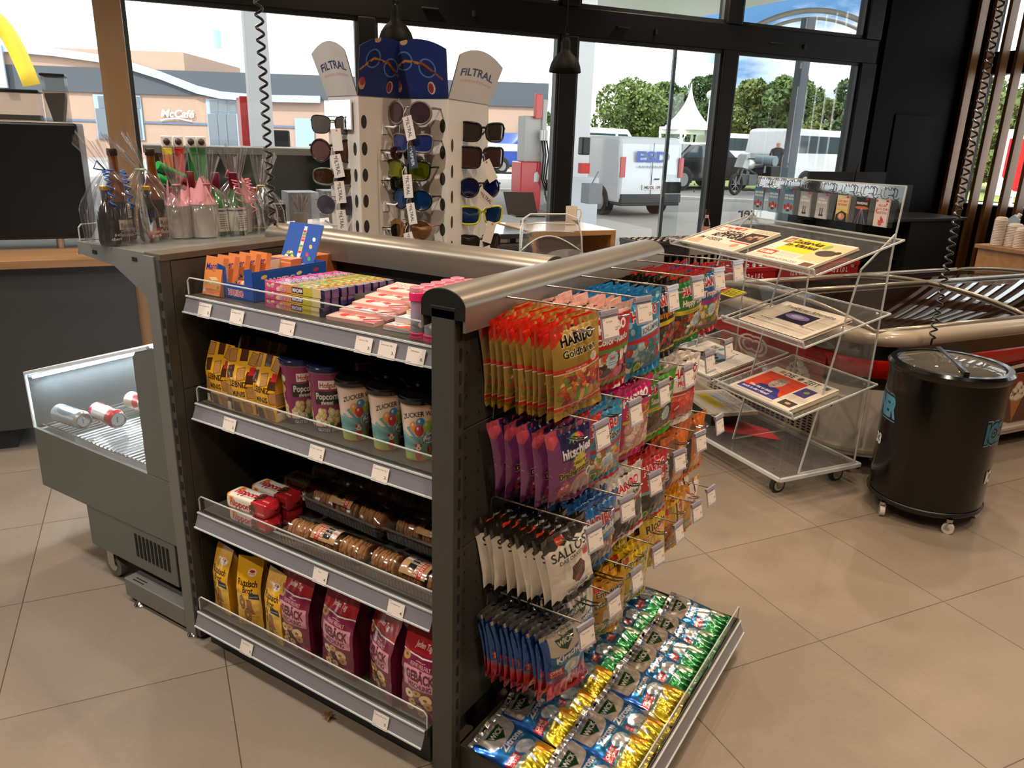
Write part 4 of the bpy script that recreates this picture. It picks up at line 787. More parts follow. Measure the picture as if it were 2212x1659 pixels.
o = boxart('wafer_carton', .19, .10, .082, dict(top=a, front=b, left=c), CARD, '#cf7844'); put(o, .43, .87, z0, 0, 'open orange carton packed with upright wafers behind the blue box', 'carton')
# blue sweets display carton
hb = thing('sweets_display_box', 'open blue sweets display box with a raised header card', 'display box', (.250, .797, z0+.001), R90)
BL = '#1e50a8'
a = Art(142, 60, 1., BL); a.text('HARIBO', 70, 24, 21, '#ffffff', 66, bold=.09); a.text('HARIBO', 70, 24, 21, '#cf2230', 66, bold=.035)
def cutout(art, pts_fn): return art
w, d, h = .142, .27, .062
m = MB(); m.box(-w/2, w/2, -d/2, d/2, 0, .002, 0, '#e2d6ca')
for s in (-1, 1): m.box(s*w/2-.001, s*w/2+.001, -d/2, d/2, 0, h+.02, 0, BL); m.box(s*(w/2-.002)-.0006, s*(w/2-.002)+.0006, -d/2+.01, d/2, .01, h+.018, 0, '#d8ccc0')
for s in (-1, 1): m.add([Vector((s*w/2, -d/2, h*.0)), Vector((s*w/2, -d/2, h+.03)), Vector((s*w/2-s*.034, -d/2, h+.022)), Vector((s*w/2-s*.036, -d/2, 0))], [(0, 1, 2, 3)], 0, BL)
m.box(-w/2, w/2, d/2-.002, d/2, 0, h+.02, 0, BL); m.build('tray', PLAST, hb)
fr_ = flat_art('front_panel', a, CARD, hb, two='#d8ccc0'); fr_.location = (0, -d/2-.001, 0); fr_.scale = (1, 1, .72)
a = Art(170, 78, 1., BL); a.text('HARIBO', 60, 44, 24, '#ffffff', 74, bold=.09); a.text('HARIBO', 60, 44, 24, '#cf2230', 74, bold=.035)
for x, y, c in ((104, 60, '#f0dc8a'), (128, 48, '#e8e0d0'), (146, 62, '#c83a3a'), (158, 40, '#58a84a'), (22, 64, '#e8c860')): a.ell(x, y, 7, 5, c, .4)
sd = flat_art('side_panel', a, CARD, hb, two='#d8ccc0', wm=.26); sd.location = (w/2+.0015, 0, 0); sd.rotation_euler = (0, 0, PI/2)
a = Art(142, 180, 1., BL); a.rect(64, 50, 82, 168, '#2a55c0'); a.rect(66, 56, 80, 162, '#e9dfd0')
for k, c in enumerate(['#c8302a', '#e8b030', '#58a84a', '#e8e0c0', '#c8302a', '#e86a30', '#58a84a', '#c8302a']): a.rect(67, 68+k*11, 79, 77+k*11, c)
a.poly([(64, 168), (82, 168), (73, 160)], '#ffffff'); a.poly([(64, 50), (82, 50), (73, 58)], '#ffffff')
for k in range(9):
    t_ = k/8*PI; a.ell(34-13*math.cos(t_), 34+34*math.sin(t_*.9+.15)*.9+4, 7, 5.4, ['#c8302a', '#f0f0e8', '#58a84a', '#e8c23a'][k % 4])
for x, y, c in ((118, 124, '#f0f0e8'), (112, 96, '#e8c070'), (106, 66, '#c83a4a'), (118, 52, '#4a9a4a')): a.ell(x, y, 6, 8, c, .5)
a.text('HARIBO', 92, 22, 17, '#ffffff', 60, bold=.09); a.text('HARIBO', 92, 22, 17, '#cf2230', 60, bold=.035)
hd = flat_art('header_card', a, CARD, hb, two='#b8a89a', th=.003, hm=.150, wm=.144); hd.location = (-.044, d/2-.02, h-.020); hd.rotation_euler = (math.radians(-24), 0, 0)
rs = np.random.RandomState(5)
rollm = MB(); rollm.tube([(-.045, 0, 0), (.045, 0, 0)], .011, 10, 0, '#c98a6a')
for k in range(7): rollm.tube([(-.040+k*.012, 0, 0), (-.034+k*.012, 0, 0)], .0115, 10, 0, ['#c8502a', '#e0c8a0', '#a8582e', '#d8a878'][k % 4])
for s in (-1, 1): rollm.add([(s*.044, 0, 0), (s*.062, -.010, .010), (s*.062, .010, .012), (s*.060, 0, -.010)], [(0, 1, 2), (0, 2, 3), (0, 3, 1)], 0, '#1c50a8')
rme = rollm.mesh('sweet_roll', PLAST, 'auto')
for k in range(12):
    o = link('sweet_roll', rme); lx, ly, lz = rs.uniform(-.008, .008), -d/2+.03+k*.017, .016+.012*(k % 3)+rs.uniform(0, .006)
    wp = Matrix.Translation(hb.location) @ Matrix.Rotation(R90, 4, 'Z') @ Vector((lx, ly, lz)); o.location = wp; o.rotation_euler = (0, 0, R90+rs.uniform(-.25, .25))
    tag(o, 'fruit gum roll with twisted blue ends inside the blue display box, %s' % ORD[min(k, 12)], 'sweet roll', 'gum rolls in the blue box')
# chewy sweet bars in three layers
a = Art(210, 26, 1., '#d44a86')
for x, c in ((0, '#d8508e'), (56, '#e0935a'), (96, '#e8b04a'), (130, '#c8b83a'), (168, '#dcc890')): a.rect(x, 0, x+50, 26, c)
a.rect(96, 4, 136, 22, '#241c50'); a.text('MAOAM', 116, 13, 11, '#f0e8f0', 34, bold=.04); a.rect(196, 0, 210, 26, '#1c1a44'); a.blobs(0, 0, 90, 26, 12, ['#e88ab0', '#f0c0a0', '#e8d890'], 4, 7, 3)
b = Art(210, 24, 1., '#d8408e'); b.rect(66, 0, 196, 24, '#8ab04a'); b.blobs(60, 0, 190, 24, 22, ['#5a9a3a', '#e0a83a', '#e8dc8a', '#3a8aa8', '#c85a3a'], 4, 8, 9); b.text('MAOAM', 46, 12, 15, '#ffffff', 50, bold=.1); b.text('MAOAM', 46, 12, 15, '#2a2460', 50, bold=.04); b.rect(192, 0, 210, 24, '#24225a')
for k in range(7): b.rect(193+k*2.5, 0, 194+k*2.5, 24, '#c8c8dc')
bar0 = boxart('chewy_bar', .215, .024, .022, dict(front=a, top=b), FILM, '#24225a')
for L in range(3):
    for k in range(9 if L == 2 else 4):
        o = bar0 if (L == 0 and k == 0) else clone(bar0)
        put(o, .120+k*.0265, .565-.003*k-L*.003+.0, z0+L*.0235, R90+.02*math.sin(k*3+L), 'stripy chewy sweets bar, %s in the %s layer of the pile' % (ORD[k], ['lowest', 'middle', 'top'][L]), 'sweets bar', 'pile of chewy sweets bars')
# strawberry yoghurt chocolate boxes, fanned, and milk chocolate
def A_yog():
    a = Art(150, 90, 1., '#ecb9ae'); a.text('Yogurette', 62, 68, 22, '#fbeee6', 100, bold=.03, shear=.25); a.text('Yogurette', 61, 67, 22, '#c04468', 100, bold=.005, shear=.25); a.ell(40, 28, 15, 12, '#d8323a'); a.ell(56, 34, 10, 8, '#e8746a'); a.ell(88, 30, 13, 10, '#d8323a'); a.ell(118, 62, 11, 8, '#e05a4a')
    a.poly([(96, 0), (150, 30), (150, 8), (120, 0)], '#c8506e'); a.poly([(104, 18), (150, 52), (150, 40), (110, 10)], '#6a2c22'); a.ell(70, 20, 22, 8, '#f6e2d4'); a.rect(0, 0, 3, 90, '#f2d0c8'); return a
y0 = boxart('chocolate_box', .150, .090, .012, dict(top=A_yog()), CARD, '#e4b0a8')
for i in range(5): o = y0 if i == 0 else clone(y0); put(o, .150+i*.043, .368-.004*i, z0+.001+i*.011, R90+.06, 'pink strawberry yoghurt chocolate box, %s of the fanned stack' % ORD[i], 'chocolate box', 'fanned pink chocolate boxes', rx=math.radians(4))
a = Art(90, 125, 1., '#e8dcd0'); a.text('Kinder', 34, 88, 16, '#c8302a', 52, bold=.03, rot=.5); a.text('SCHOKOLADE', 52, 76, 12, '#5a8ab8', 76, bold=.02, rot=.5); a.poly([(0, 0), (90, 0), (90, 36), (60, 26), (50, 12), (0, 8)], '#d8422c'); a.ell(60, 46, 26, 12, '#f2e6d0', .5); a.rect(52, 34, 74, 46, '#8a5030'); a.text('kinder', 40, 34, 9, '#c8302a', 34, bold=.03, rot=.4); a.rect(4, 16, 34, 30, '#4a7ab0'); a.text('100g', 18, 23, 9, '#ffffff', 24, bold=.03)
k0 = boxart('milk_chocolate_box', .080, .122, .011, dict(top=a), CARD, '#ddd2ca')
for i in range(3): o = k0 if i == 0 else clone(k0); put(o, .172+i*.04, .222-.003*i, z0+.001+i*.0115, R90+.04, 'white and orange milk chocolate box beside the pink ones, %s' % ORD[i], 'chocolate box', 'milk chocolate boxes')
# soap bubble tubes
PK = mat('translucent pink plastic', '#e8307a', .25, coat=.4); PKC = mat('frosted pink lid', '#e8a0b0', .3)
def A_bub(c='#7a9aa8'):
    a = Art(110, 90, 1., c); a.grad(0, 90, c, '#b08aa8')
    for r, cc in ((44, '#2a1a60'), (38, '#3a9ab0'), (33, '#3a9a4a'), (28, '#e0c83a'), (23, '#d8502a'), (18, '#b08aa8')): a.ell(66, 24, r*.8, r, cc); 
    a.ell(36, 24, 12, 9, '#e8e4dc'); a.ell(96, 30, 10, 8, '#e8e4dc'); a.ell(40, 66, 12, 16, '#c8a8b8'); a.ell(90, 74, 8, 8, '#e8b8c8'); a.rect(0, 0, 110, 14, '#8a8a90'); return a
bub = thing('bubble_tube', 'x', 'bubble tube'); m = MB(); m.lathe([(0, 0), (.0185, 0), (.0185, .005), (.0165, .006), (.0165, .009), (.0185, .010), (.0185, .013), (.0155, .014)], 20); m.build('foot_ring', PK, bub, smooth='auto')
link('label_sleeve', sheet_mesh('label_sleeve', wrapart('s', [(.014, .0155), (.088, .0155)], A_bub(), FILM, a0=2.6), FILM), bub)
m = MB(); m.lathe([(.0155, .088), (.0185, .089), (.0185, .106), (.0165, .108)], 28); m.build('screw_cap', PK, bub, smooth='auto')
m = MB(); m.lathe([(.0165, .108), (.0170, .110), (.0170, .119), (.0155, .1195), (.0145, .112), (0, .112)], 24); m.build('cap_top', PKC, bub, smooth='auto')
TB = [(.102, .148)]+[(.102+.039*(i//2)+.0, .148-.040*(i % 2)) for i in range(1, 10)]
for i, (x, y) in enumerate(TB):
    (setattr(bub, 'location', (x, y, z0)), bub.__setitem__('label', 'pink capped bubble tube with rainbow sleeve, left file, frontmost'), bub.__setitem__('group', 'bubble tubes')) if i == 0 else dup(bub, (x, y, z0), R90*.3*i, 'pink capped bubble tube with rainbow sleeve, %s file, %s' % (['left', 'right'][i % 2], ORD[i//2]), 'bubble tubes')
# --- second shelf
z1 = SH[1][1]
def A_leib():
    a = Art(100, 180, 1., '#e0a51c'); 
    for x, y, c, r in [(14, 160, '#b98248', .1), (52, 166, '#4a2416', .1), (86, 158, '#b98248', -.2), (18, 118, '#4a2416', .2), (58, 116, '#c08c50', .25), (12, 62, '#b98248', 0), (90, 66, '#b98248', .1), (10, 22, '#4a2416', 0), (38, 16, '#4a2416', .0), (76, 20, '#b98248', .1), (90, 108, '#4a2416', 0)]:
        a.poly([(x+dx*math.cos(r)-dy*math.sin(r), y+dx*math.sin(r)+dy*math.cos(r)) for dx, dy in ((-13, -17), (13, -17), (13, 17), (-13, 17))], '#2c1a0c'); a.poly([(x+dx*math.cos(r)-dy*math.sin(r), y+dx*math.sin(r)+dy*math.cos(r)) for dx, dy in ((-11.5, -15.5), (11.5, -15.5), (11.5, 15.5), (-11.5, 15.5))], c)
        for i in range(4):
            for j in range(5): a.ell(x-7.5+i*5, y-10+j*5, .8, .8, '#6a4420')
    a.text('LEIBNIZ', 52, 88, 17, '#1a1408', 62, bold=.04); a.text('MINIS', 52, 60, 15, '#1a1408', 44, bold=.04); a.rect(82, 116, 100, 138, '#c8282a'); a.rect(0, 4, 14, 26, '#e8e0c8'); return a
lb = [standbag('biscuit_bag', A_leib(), .105, .178, .06, FILM, 11+i, crease=.9) for i in range(2)]
for i, (x, y, r) in enumerate([(.118, .878, 0), (.112, .775, .12), (.118, .680, -.05), (.22, .87, .05), (.215, .77, 0)]):
    o = link('biscuit_bag', lb[i % 2]); put(o, x, y, z1+.001, R90+r, ['yellow mini biscuit bag on the second shelf, next to the left panel', 'yellow mini biscuit bag on the second shelf, middle of the front three', 'yellow mini biscuit bag on the second shelf, touching the popcorn tubs', 'yellow mini biscuit bag in the second rank beside the left panel', 'yellow mini biscuit bag in the second rank, right hand one'][i], 'biscuit bag', 'yellow biscuit bags')
def A_pop():
    a = Art(345, 165, 1.3, '#8e2a5c')
    for o_ in (0, 172):
        a.blobs(o_+4, 14, o_+168, 66, 60, ['#ecd9a4', '#f4e8c8', '#dcbf7a', '#e8cf94'], 6, 10, 5+o_); a.blobs(o_+90, 66, o_+160, 130, 14, ['#ecd9a4', '#f4e8c8', '#dcbf7a'], 7, 10, 6+o_)
        for k in range(5): a.poly([(o_+96+k*11, 66), (o_+101+k*11, 66), (o_+99+k*10, 20), (o_+95+k*10, 20)], '#22305c')
        a.rect(o_+30, 118, o_+86, 140, '#f0eae6'); a.text('Hofgut', o_+58, 129, 13, '#b8202a', 48, bold=.03); a.rect(o_+14, 76, o_+94, 112, '#1a1614'); a.text('Popcorn', o_+54, 99, 17, '#f0ece4', 70, bold=.02); a.text('sweet', o_+54, 82, 11, '#f0ece4', 38, bold=.02)
        a.rect(o_+60, 18, o_+74, 28, '#5aa04a')
    a.rect(0, 0, 345, 15, '#243250'); a.text('GUTES ESSEN', 60, 7, 9, '#c8ccd4', 90, bold=.02); a.text('GUTES ESSEN', 232, 7, 9, '#c8ccd4', 90, bold=.02); a.rect(0, 158, 345, 165, '#c8a8b8'); return a
BLID = mat('dark blue lid', '#16264e', .18, coat=.5)
pt = thing('popcorn_tub', 'x', 'popcorn tub'); link('cup', sheet_mesh('cup', wrapart('c', [(0, .042), (.172, .051)], A_pop(), FILM), FILM), pt)
m = MB(); m.lathe([(.0535, .168), (.0555, .170), (.0555, .178), (.053, .181), (.053, .184), (.048, .184), (.046, .181), (0, .181)], 36); m.build('lid', BLID, pt, smooth='auto'); MB().lathe([(0, .0005), (.042, .0005)], 24).build('base', CARD, pt)
PT = [(.148, .600, -3.05, 'magenta popcorn tub with dark blue lid, left one in front'), (.148, .494, -3.4, 'magenta popcorn tub with dark blue lid, right one in front'), (.27, .60, -2.4, 'magenta popcorn tub in shade behind the left front tub'), (.27, .49, -2.4, 'magenta popcorn tub in shade behind the right front tub')]
for i, (x, y, r, l) in enumerate(PT):
    o = pt if i == 0 else dup(pt); o.location = (x, y, z1+.001); o.rotation_euler = (0, 0, r); o['label'] = l; o['group'] = 'popcorn tubs'
def A_zuck():
    a = Art(290, 160, 1.2, '#e6cdb8'); a.rect(0, 0, 290, 22, '#a9b84a'); a.rect(0, 22, 290, 70, '#6fa0a0')
    for o_ in (0, 145):
        for k in range(10):
            t_ = k*PI/9; a.poly([(o_+72, 40), (o_+72+80*math.cos(t_), 40+66*math.sin(t_)), (o_+72+80*math.cos(t_+.17), 40+66*math.sin(t_+.17))], ['#5c9aa4', '#7fb2b4'][k % 2])
        a.text('ZUCKER WATTE', o_+72, 132, 13, '#1c1a1a', 118, bold=.03, arc=1.1)
        for x, y, c in ((46, 96, '#e8963a'), (64, 106, '#3a8ac0'), (84, 96, '#a4c04a'), (60, 86, '#cf2a2c')): a.ell(o_+x, y, 13, 16, c); a.ell(o_+x-4, y+6, 3, 4, '#f0e0d8')
        a.line([(o_+60, 70), (o_+62, 48)], 1, '#1a1a1a'); a.ell(o_+98, 62, 27, 16, '#151515'); a.ell(o_+98, 62, 26, 15, '#f4f0ea'); a.text('SWEET', o_+98, 68, 8, '#1a1a1a', 34, bold=.04); a.text('BALLOON', o_+98, 57, 8, '#1a1a1a', 42, bold=.04)
        for k in range(6): a.poly([(o_+86+k*8, 40), (o_+94+k*8, 40), (o_+98+k*9, 22), (o_+88+k*9, 22)], ['#cf3a2c', '#e8c83a'][k % 2])
        a.ell(o_+58, 18, 11, 15, '#c8302c'); a.ell(o_+58, 40, 9, 9, '#f4e8dc'); a.ell(o_+50, 45, 4, 5, '#c8302c'); a.ell(o_+66, 45, 4, 5, '#c8302c'); a.ell(o_+58, 38, 2.4, 2.4, '#c8302c'); a.ell(o_+96, 12, 7, 7, '#6a7a2c'); a.ell(o_+96, 12, 5, 5, '#a9b84a'); a.ell(o_+120, 12, 7, 7, '#6a7a2c'); a.ell(o_+120, 12, 5, 5, '#a9b84a')
    a.rect(0, 0, 290, 3, '#c8302c'); return a
BKL = mat('black lid', '#121110', .22, coat=.4)
zc = thing('candyfloss_cup', 'x', 'candyfloss cup'); link('cup', sheet_mesh('cup', wrapart('c', [(0, .033), (.155, .046)], A_zuck(), FILM), FILM), zc)
m = MB(); m.lathe([(.047, .150), (.051, .152), (.052, .162), (.048, .166), (.048, .168), (.0, .168)], 36); m.build('lid', BKL, zc, smooth='auto')
ZC = [(.138, .388, 'candyfloss cup with black lid and balloon print, beside the popcorn tubs'), (.138, .280, 'candyfloss cup with black lid and balloon print, middle of the front row'), (.135, .172, 'candyfloss cup with black lid and balloon print, nearest the front upright'), (.135, .075, 'candyfloss cup half hidden behind the front upright'),
      (.25, .36, 'candyfloss cup in the second rank, left'), (.25, .25, 'candyfloss cup in the second rank, middle'), (.25, .14, 'candyfloss cup in the second rank, right'), (.36, .36, 'candyfloss cup in the third rank at the shaded back')]
for i, (x, y, l) in enumerate(ZC):
    o = zc if i == 0 else dup(zc); o.location = (x, y, z1+.001); o.rotation_euler = (0, 0, [-3.4, -3.35, -3.75, 0, 1, 2, 3, 1][i]); o['label'] = l; o['group'] = 'candyfloss cups'
# --- third shelf: puffed rice sweets and biscuit trays
z2 = SH[2][1]
def A_nip():
    a = Art(185, 200, 1., '#b0222a')
    for y in (0, 50):
        a.poly([(0, y), (118, y), (124, y+25), (114, y+50), (0, y+50)], '#e6ddd2'); a.poly([(0, y), (26, y), (12, y+25), (24, y+50), (0, y+50)], '#e0812c'); a.rect(26, y+30, 46, y+46, '#e8b23a'); a.ell(36, y+38, 6, 6, '#d8622a')
        a.text('nippon', 70, y+26, 25, '#b3202c', 82, bold=.05); a.text('PUFFREIS MIT SCHOKOLADE', 86, y+8, 4, '#7a4a3a', 50); a.blobs(110, y+4, 138, y+44, 22, ['#4a2a20', '#6a4232', '#35201a'], 4, 6, 8+y); a.text('ORIGINAL', 156, y+16, 6, '#e8c8b8', 26)
    return a
def nipmesh(seed):
    A = A_nip(); C = A.sample(); ny, nx = C.shape[:2]; rs = np.random.RandomState(seed); u, v = np.meshgrid(np.linspace(0, 1, nx), np.linspace(0, 1, ny)); 
    th = -PI*.75-v*2*PI; e = np.clip(np.minimum(u, 1-u)/.09, 0, 1)**.6; k = 6.; cc, ss = np.cos(th), np.sin(th); rr = (np.abs(cc)**k+np.abs(ss)**k)**(-1/k)
    W, H = .030, .024; Y = W*rr*cc*(.15+.85*e)*1.05; Z = .0245+H*rr*ss*(.12+.88*e); X = (u-.5)*.185+.0
    wr = .0018*wrink(rs, u, v*.5, 9)*(1.6-e); Y = Y+wr*cc; Z = Z+wr*ss+ .0015*np.sin(u*90)*(1-e); v2 = C.copy()
    # face order: front lower half of art on the front (-y), upper half on top
    return sheet_mesh('rice_sweets_packet', [(X[:, ::-1]*-1, Y, Z, C, 0)], FILM)
nm = [nipmesh(1), nipmesh(2)]
NP = [(.075, .740, 0, 0, 'white and red rice sweets packet, bottom of the front pile'), (.073, .742, .046, .03, 'white and red rice sweets packet, top of the front pile'), (.145, .728, 0, 0, 'white and red rice sweets packet, bottom of the second pile'), (.150, .730, .044, -.03, 'white and red rice sweets packet, top of the second pile'),
      (.255, .705, 0, .05, 'white and red rice sweets packet, bottom of the third pile'), (.25, .70, .045, .02, 'white and red rice sweets packet, top of the third pile'), (.35, .69, 0, .0, 'white and red rice sweets packet, bottom of the rear pile'), (.345, .68, .046, 0, 'white and red rice sweets packet, top of the rear pile')]
for i, (x, y, dz, r, l) in enumerate(NP): o = link('rice_sweets_packet', nm[i % 2]); put(o, x, y, z2+.001+dz, R90+r, l, 'sweets packet', 'rice sweets packets')
COOK = mat('golden biscuit', '#b88450', .75, noise=('#8a5c30', 60), bump=.6, bscale=300); TRAYC = clear('clear blister', (.98, .98, .98), .3, .06, edge=('#f0ece8', .10))
def cookie_mesh():
    m = MB(); n = 40
    for s in (0, 1): pass
    prof = [(0, -.0045), (.012, -.005), (.026, -.0045), (.030, 0), (.026, .0045), (.012, .005), (0, .0045)]
    for (r, z) in prof:
        for k in range(n): t_ = 2*PI*k/n; q = r*(1+.045*math.cos(10*t_)*(r/.03)); m.v.append((z, q*math.cos(t_), q*math.sin(t_)))
    for i in range(len(prof)-1):
        for k in range(n): m.f.append((i*n+k, i*n+(k+1) % n, (i+1)*n+(k+1) % n, (i+1)*n+k)); m.m.append(0); m.c.append(None)
    return m.mesh('ring_biscuit', COOK, True)
ckm = cookie_mesh()
def A_kr():
    a = Art(78, 70, .8, '#c8996a'); a.rect(0, 0, 78, 70, '#c39a6c'); a.rect(52, 0, 66, 70, '#c8302c'); a.text('GUTES ESSEN', 59, 35, 8, '#f0d8c8', 58, bold=.02, rot=PI/2)
    for i in range(3):
        for j in range(12): a.rect(40+i*4, j*6, 42+i*4, j*6+3, '#8a3a3a'); a.rect(42+i*4, j*6+3, 44+i*4, j*6+6, '#e8dcd0')
    a.rect(20, 14, 42, 62, '#1c1816'); a.text('Feine', 31, 50, 7, '#e8e0d0', 18, rot=0); a.text('Kaffee', 31, 40, 7, '#e8e0d0', 20); a.text('Kränze', 31, 30, 7, '#e8e0d0', 20); a.rect(2, 34, 20, 56, '#efe8e4'); a.text('Hofgut', 11, 45, 7, '#b8202a', 16, bold=.03); return a
kr_art = A_kr()
def kr_label():
    C = kr_art.sample(); ny, nx = C.shape[:2]; u, v = np.meshgrid(np.linspace(0, 1, nx), np.linspace(0, 1, ny)); th = PI*(.86-v*.72); R = .0385
    return sheet_mesh('label', [((u-.5)*.085, -R*np.cos(PI-th)*-1*-1, .034+R*np.sin(th), C, 0)], PAPER)
krl = kr_label()
def tray_thing(label, loc, rz, flip=0):
    t = thing('biscuit_tray', label, 'biscuit tray', loc, rz, 'clear trays of ring biscuits'); L = .29; m = MB()
    w0, w1, h = .040, .048, .042; m.add([(x, y, z) for x in (-L/2, L/2) for y, z in ((-w1, h), (-w0, .002), (w0, .002), (w1, h))], [(0, 1, 5, 4), (1, 2, 6, 5), (2, 3, 7, 6), (0, 1, 2, 3), (4, 5, 6, 7)])
    for k in range(23):
        x = -L/2+.012+k*.012
        for s in (-1, 1): m.bar((x, s*w0*1.01, .003), (x, s*w1*1.005, h), .0018, .0018)
    m.box(-L/2-.008, L/2+.008, -w1-.008, -w1, h-.001, h+.0005); m.box(-L/2-.008, L/2+.008, w1, w1+.008, h-.001, h+.0005); m.build('clear_tray', TRAYC, t)
    f = MB(); rs = np.random.RandomState(int(loc[1]*997)+3)
    def fn(u, v): th = PI*v; return (-L/2-.012+u*(L+.024), -.047*math.cos(th)*(1+.03*math.sin(u*31)), h-.006+.040*math.sin(th)*(1-.35*abs(2*u-1)**6)+.0012*math.sin(u*47+v*9))
    f.grid(fn, 60, 16); f.build('film_wrap', clear('crinkled film', (.98, .98, .98), .22, .12), t, smooth=True)
    for j in range(3):
        for k in range(10):
            if k == 9 and j < 2: continue
            o = link('ring_biscuit', ckm, t); o.location = (-L/2+.022+j*.095+k*.0088, rs.uniform(-.002, .002), .036+rs.uniform(-.001, .002)); o.rotation_euler = (rs.uniform(0, 3), rs.uniform(-.12, .12), rs.uniform(-.1, .1))
    lb_ = link('label', krl, t); lb_.location = (rs.uniform(-.02, .02), 0, .0005); lb_.rotation_euler = (0, 0, PI if flip else 0); return t
for lb_, x, y, z, r, fl in [('clear tray of ring biscuits lying lowest in front, beside the rice sweets', .085, .455, z2, R90+.05, 1), ('clear tray of ring biscuits lying lowest in front, behind the upright', .090, .155, z2, R90-.02, 0), ('clear tray of ring biscuits raised behind the front left tray', .195, .475, z2+.052, R90-.06, 0),
                            ('clear tray of ring biscuits raised behind the front right tray', .20, .16, z2+.05, R90, 0), ('clear tray of ring biscuits in the shaded third rank, left', .315, .47, z2+.055, R90, 0), ('clear tray of ring biscuits in the shaded third rank, right', .32, .165, z2+.055, R90, 0),
                            ('clear tray of ring biscuits at the very back of the third shelf', .43, .42, z2+.06, R90, 0)]: tray_thing(lb_, (x, y, z+.001), r, fl)
# --- lowest shelf: bags standing
z3 = SH[3][1]
def A_rb():
    a = Art(92, 225, 1., '#e0a81c'); a.grad(20, 110, '#d9a01a', '#ecc85a'); a.text('Russisch', 44, 150, 19, '#161208', 72, bold=.035); a.text('Brot', 48, 130, 19, '#161208', 38, bold=.035); a.ell(56, 180, 15, 11, '#e8dcc8'); a.ell(56, 183, 10, 4, '#b02a2a'); a.text('MACHERLER', 56, 176, 4, '#4a3a2a', 20); a.poly([(52, 104), (88, 98), (84, 118), (54, 122)], '#1e2438'); a.text('kakaohaltig', 69, 110, 5, '#b8c0d0', 26)
    for ch, x, y, s_ in (('O', 24, 86, 38), ('R', 56, 74, 40), ('O', 42, 44, 40), ('O', 68, 40, 2)): a.text(ch, x, y, s_, '#5a3a14', 26, bold=.12); a.text(ch, x, y, s_, '#a06a2c', 23, bold=.07)
    a.lines(10, 6, 60, 14, 2, '#8a6a20'); return a
rbm = [standbag('russian_bread_bag', A_rb(), .086, .222, .058, FILM, 21+i, side='#b98716') for i in range(2)]
for i, (x, y, r, l) in enumerate([(.050, .872, -.12, 'bright yellow biscuit bag on the lowest shelf, by the left panel'), (.052, .757, .30, 'bright yellow biscuit bag on the lowest shelf, turned sideways in the middle'), (.045, .632, -.15, 'bright yellow biscuit bag on the lowest shelf, touching the burgundy bags'),
                                  (.145, .80, .1, 'yellow biscuit bag in the shade of the second rank, left'), (.155, .70, -.1, 'yellow biscuit bag in the shade of the second rank, middle'), (.15, .60, 0, 'yellow biscuit bag in the shade of the second rank, right')]):
    o = link('russian_bread_bag', rbm[i % 2]); put(o, x+.01, y, z3+.001, R90+r, l, 'biscuit bag', 'yellow bags on the lowest shelf')
def A_gb():
    a = Art(130, 255, 1.1, '#6e1a38'); a.rect(0, 186, 130, 255, '#a01c24'); a.poly([(0, 186), (65, 180), (130, 186), (130, 183), (65, 177), (0, 183)], '#e8d8d0'); a.text('Jeden Tag', 62, 206, 14, '#f0e4e0', 54, bold=.0, shear=.3); a.text('~', 62, 170, 10, '#c89aa4', 30); a.text('FEINE VIELFALT', 64, 160, 10, '#d0a8a8', 66, bold=.0)
    a.rect(10, 96, 120, 152, '#c98a9c'); a.text('GEBÄCK', 65, 132, 25, '#571028', 94, bold=.05); a.text('MISCHUNG', 65, 107, 14, '#571028', 76, bold=.04); a.ell(14, 174, 12, 12, '#b08450'); a.ell(14, 174, 4, 4, '#6a4420')
    for x, y, rx, ry, c in [(30, 72, 15, 13, '#e0cda0'), (56, 82, 15, 10, '#c89a5c'), (84, 70, 20, 15, '#dcbf8a'), (40, 50, 14, 10, '#c8a064'), (92, 54, 14, 12, '#b88a4c'), (30, 30, 13, 10, '#dcc08c'), (60, 36, 12, 10, '#d0aa70'), (58, 58, 11, 9, '#2a1a18'), (66, 20, 12, 10, '#c0904c')]: a.ell(x+1, y-1, rx+1, ry+1, '#3c1020'); a.ell(x, y, rx, ry, c, .3); a.ell(x, y, rx*.3, ry*.3, '#7a5028')
    a.poly([(92, 34), (122, 34), (116, 18), (98, 18)], '#9a4460'); a.text('S', 106, 42, 14, '#9a4460'); return a
gbm = [standbag('mixed_biscuits_bag', A_gb(), .130, .262, .085, FILM, 31+i, side='#5a1530', crease=1.7) for i in range(3)]
for i, (x, y, r, l) in enumerate([(.068, .545, -.03, 'burgundy mixed biscuits bag next to the yellow bags'), (.068, .375, -.06, 'burgundy mixed biscuits bag standing upright, second from the yellow bags'), (.070, .210, -.38, 'burgundy mixed biscuits bag with crumpled top, turned aside'), (.058, .075, .02, 'burgundy mixed biscuits bag cut off by the front upright'),
                                  (.18, .50, 0, 'burgundy mixed biscuits bag in the second rank, left'), (.185, .34, .1, 'burgundy mixed biscuits bag in the second rank, middle'), (.19, .17, 0, 'burgundy mixed biscuits bag in the second rank, right')]):
    o = link('mixed_biscuits_bag', gbm[i % 3]); put(o, x, y, z3+.001, R90+r, l, 'biscuit bag', 'burgundy mixed biscuits bags')
# dry leaf on the floor
m = MB(); p = oz(709, 1552, 0); rs = np.random.RandomState(1)
def lf(u, v): r_ = .018*(1-.5*abs(math.sin(2.5*2*PI*u)))*v; return (p.x+r_*math.cos(2*PI*u), p.y+r_*1.3*math.sin(2*PI*u), .003+.009*v*abs(math.sin(3*PI*u+1))+.002)
m.grid(lf, 30, 5); tag(m.build('dry_leaf', mat('dry leaf', '#6b4a2e', .8), smooth=True), 'small curled brown leaf lying on the tiles before the shelving', 'leaf')
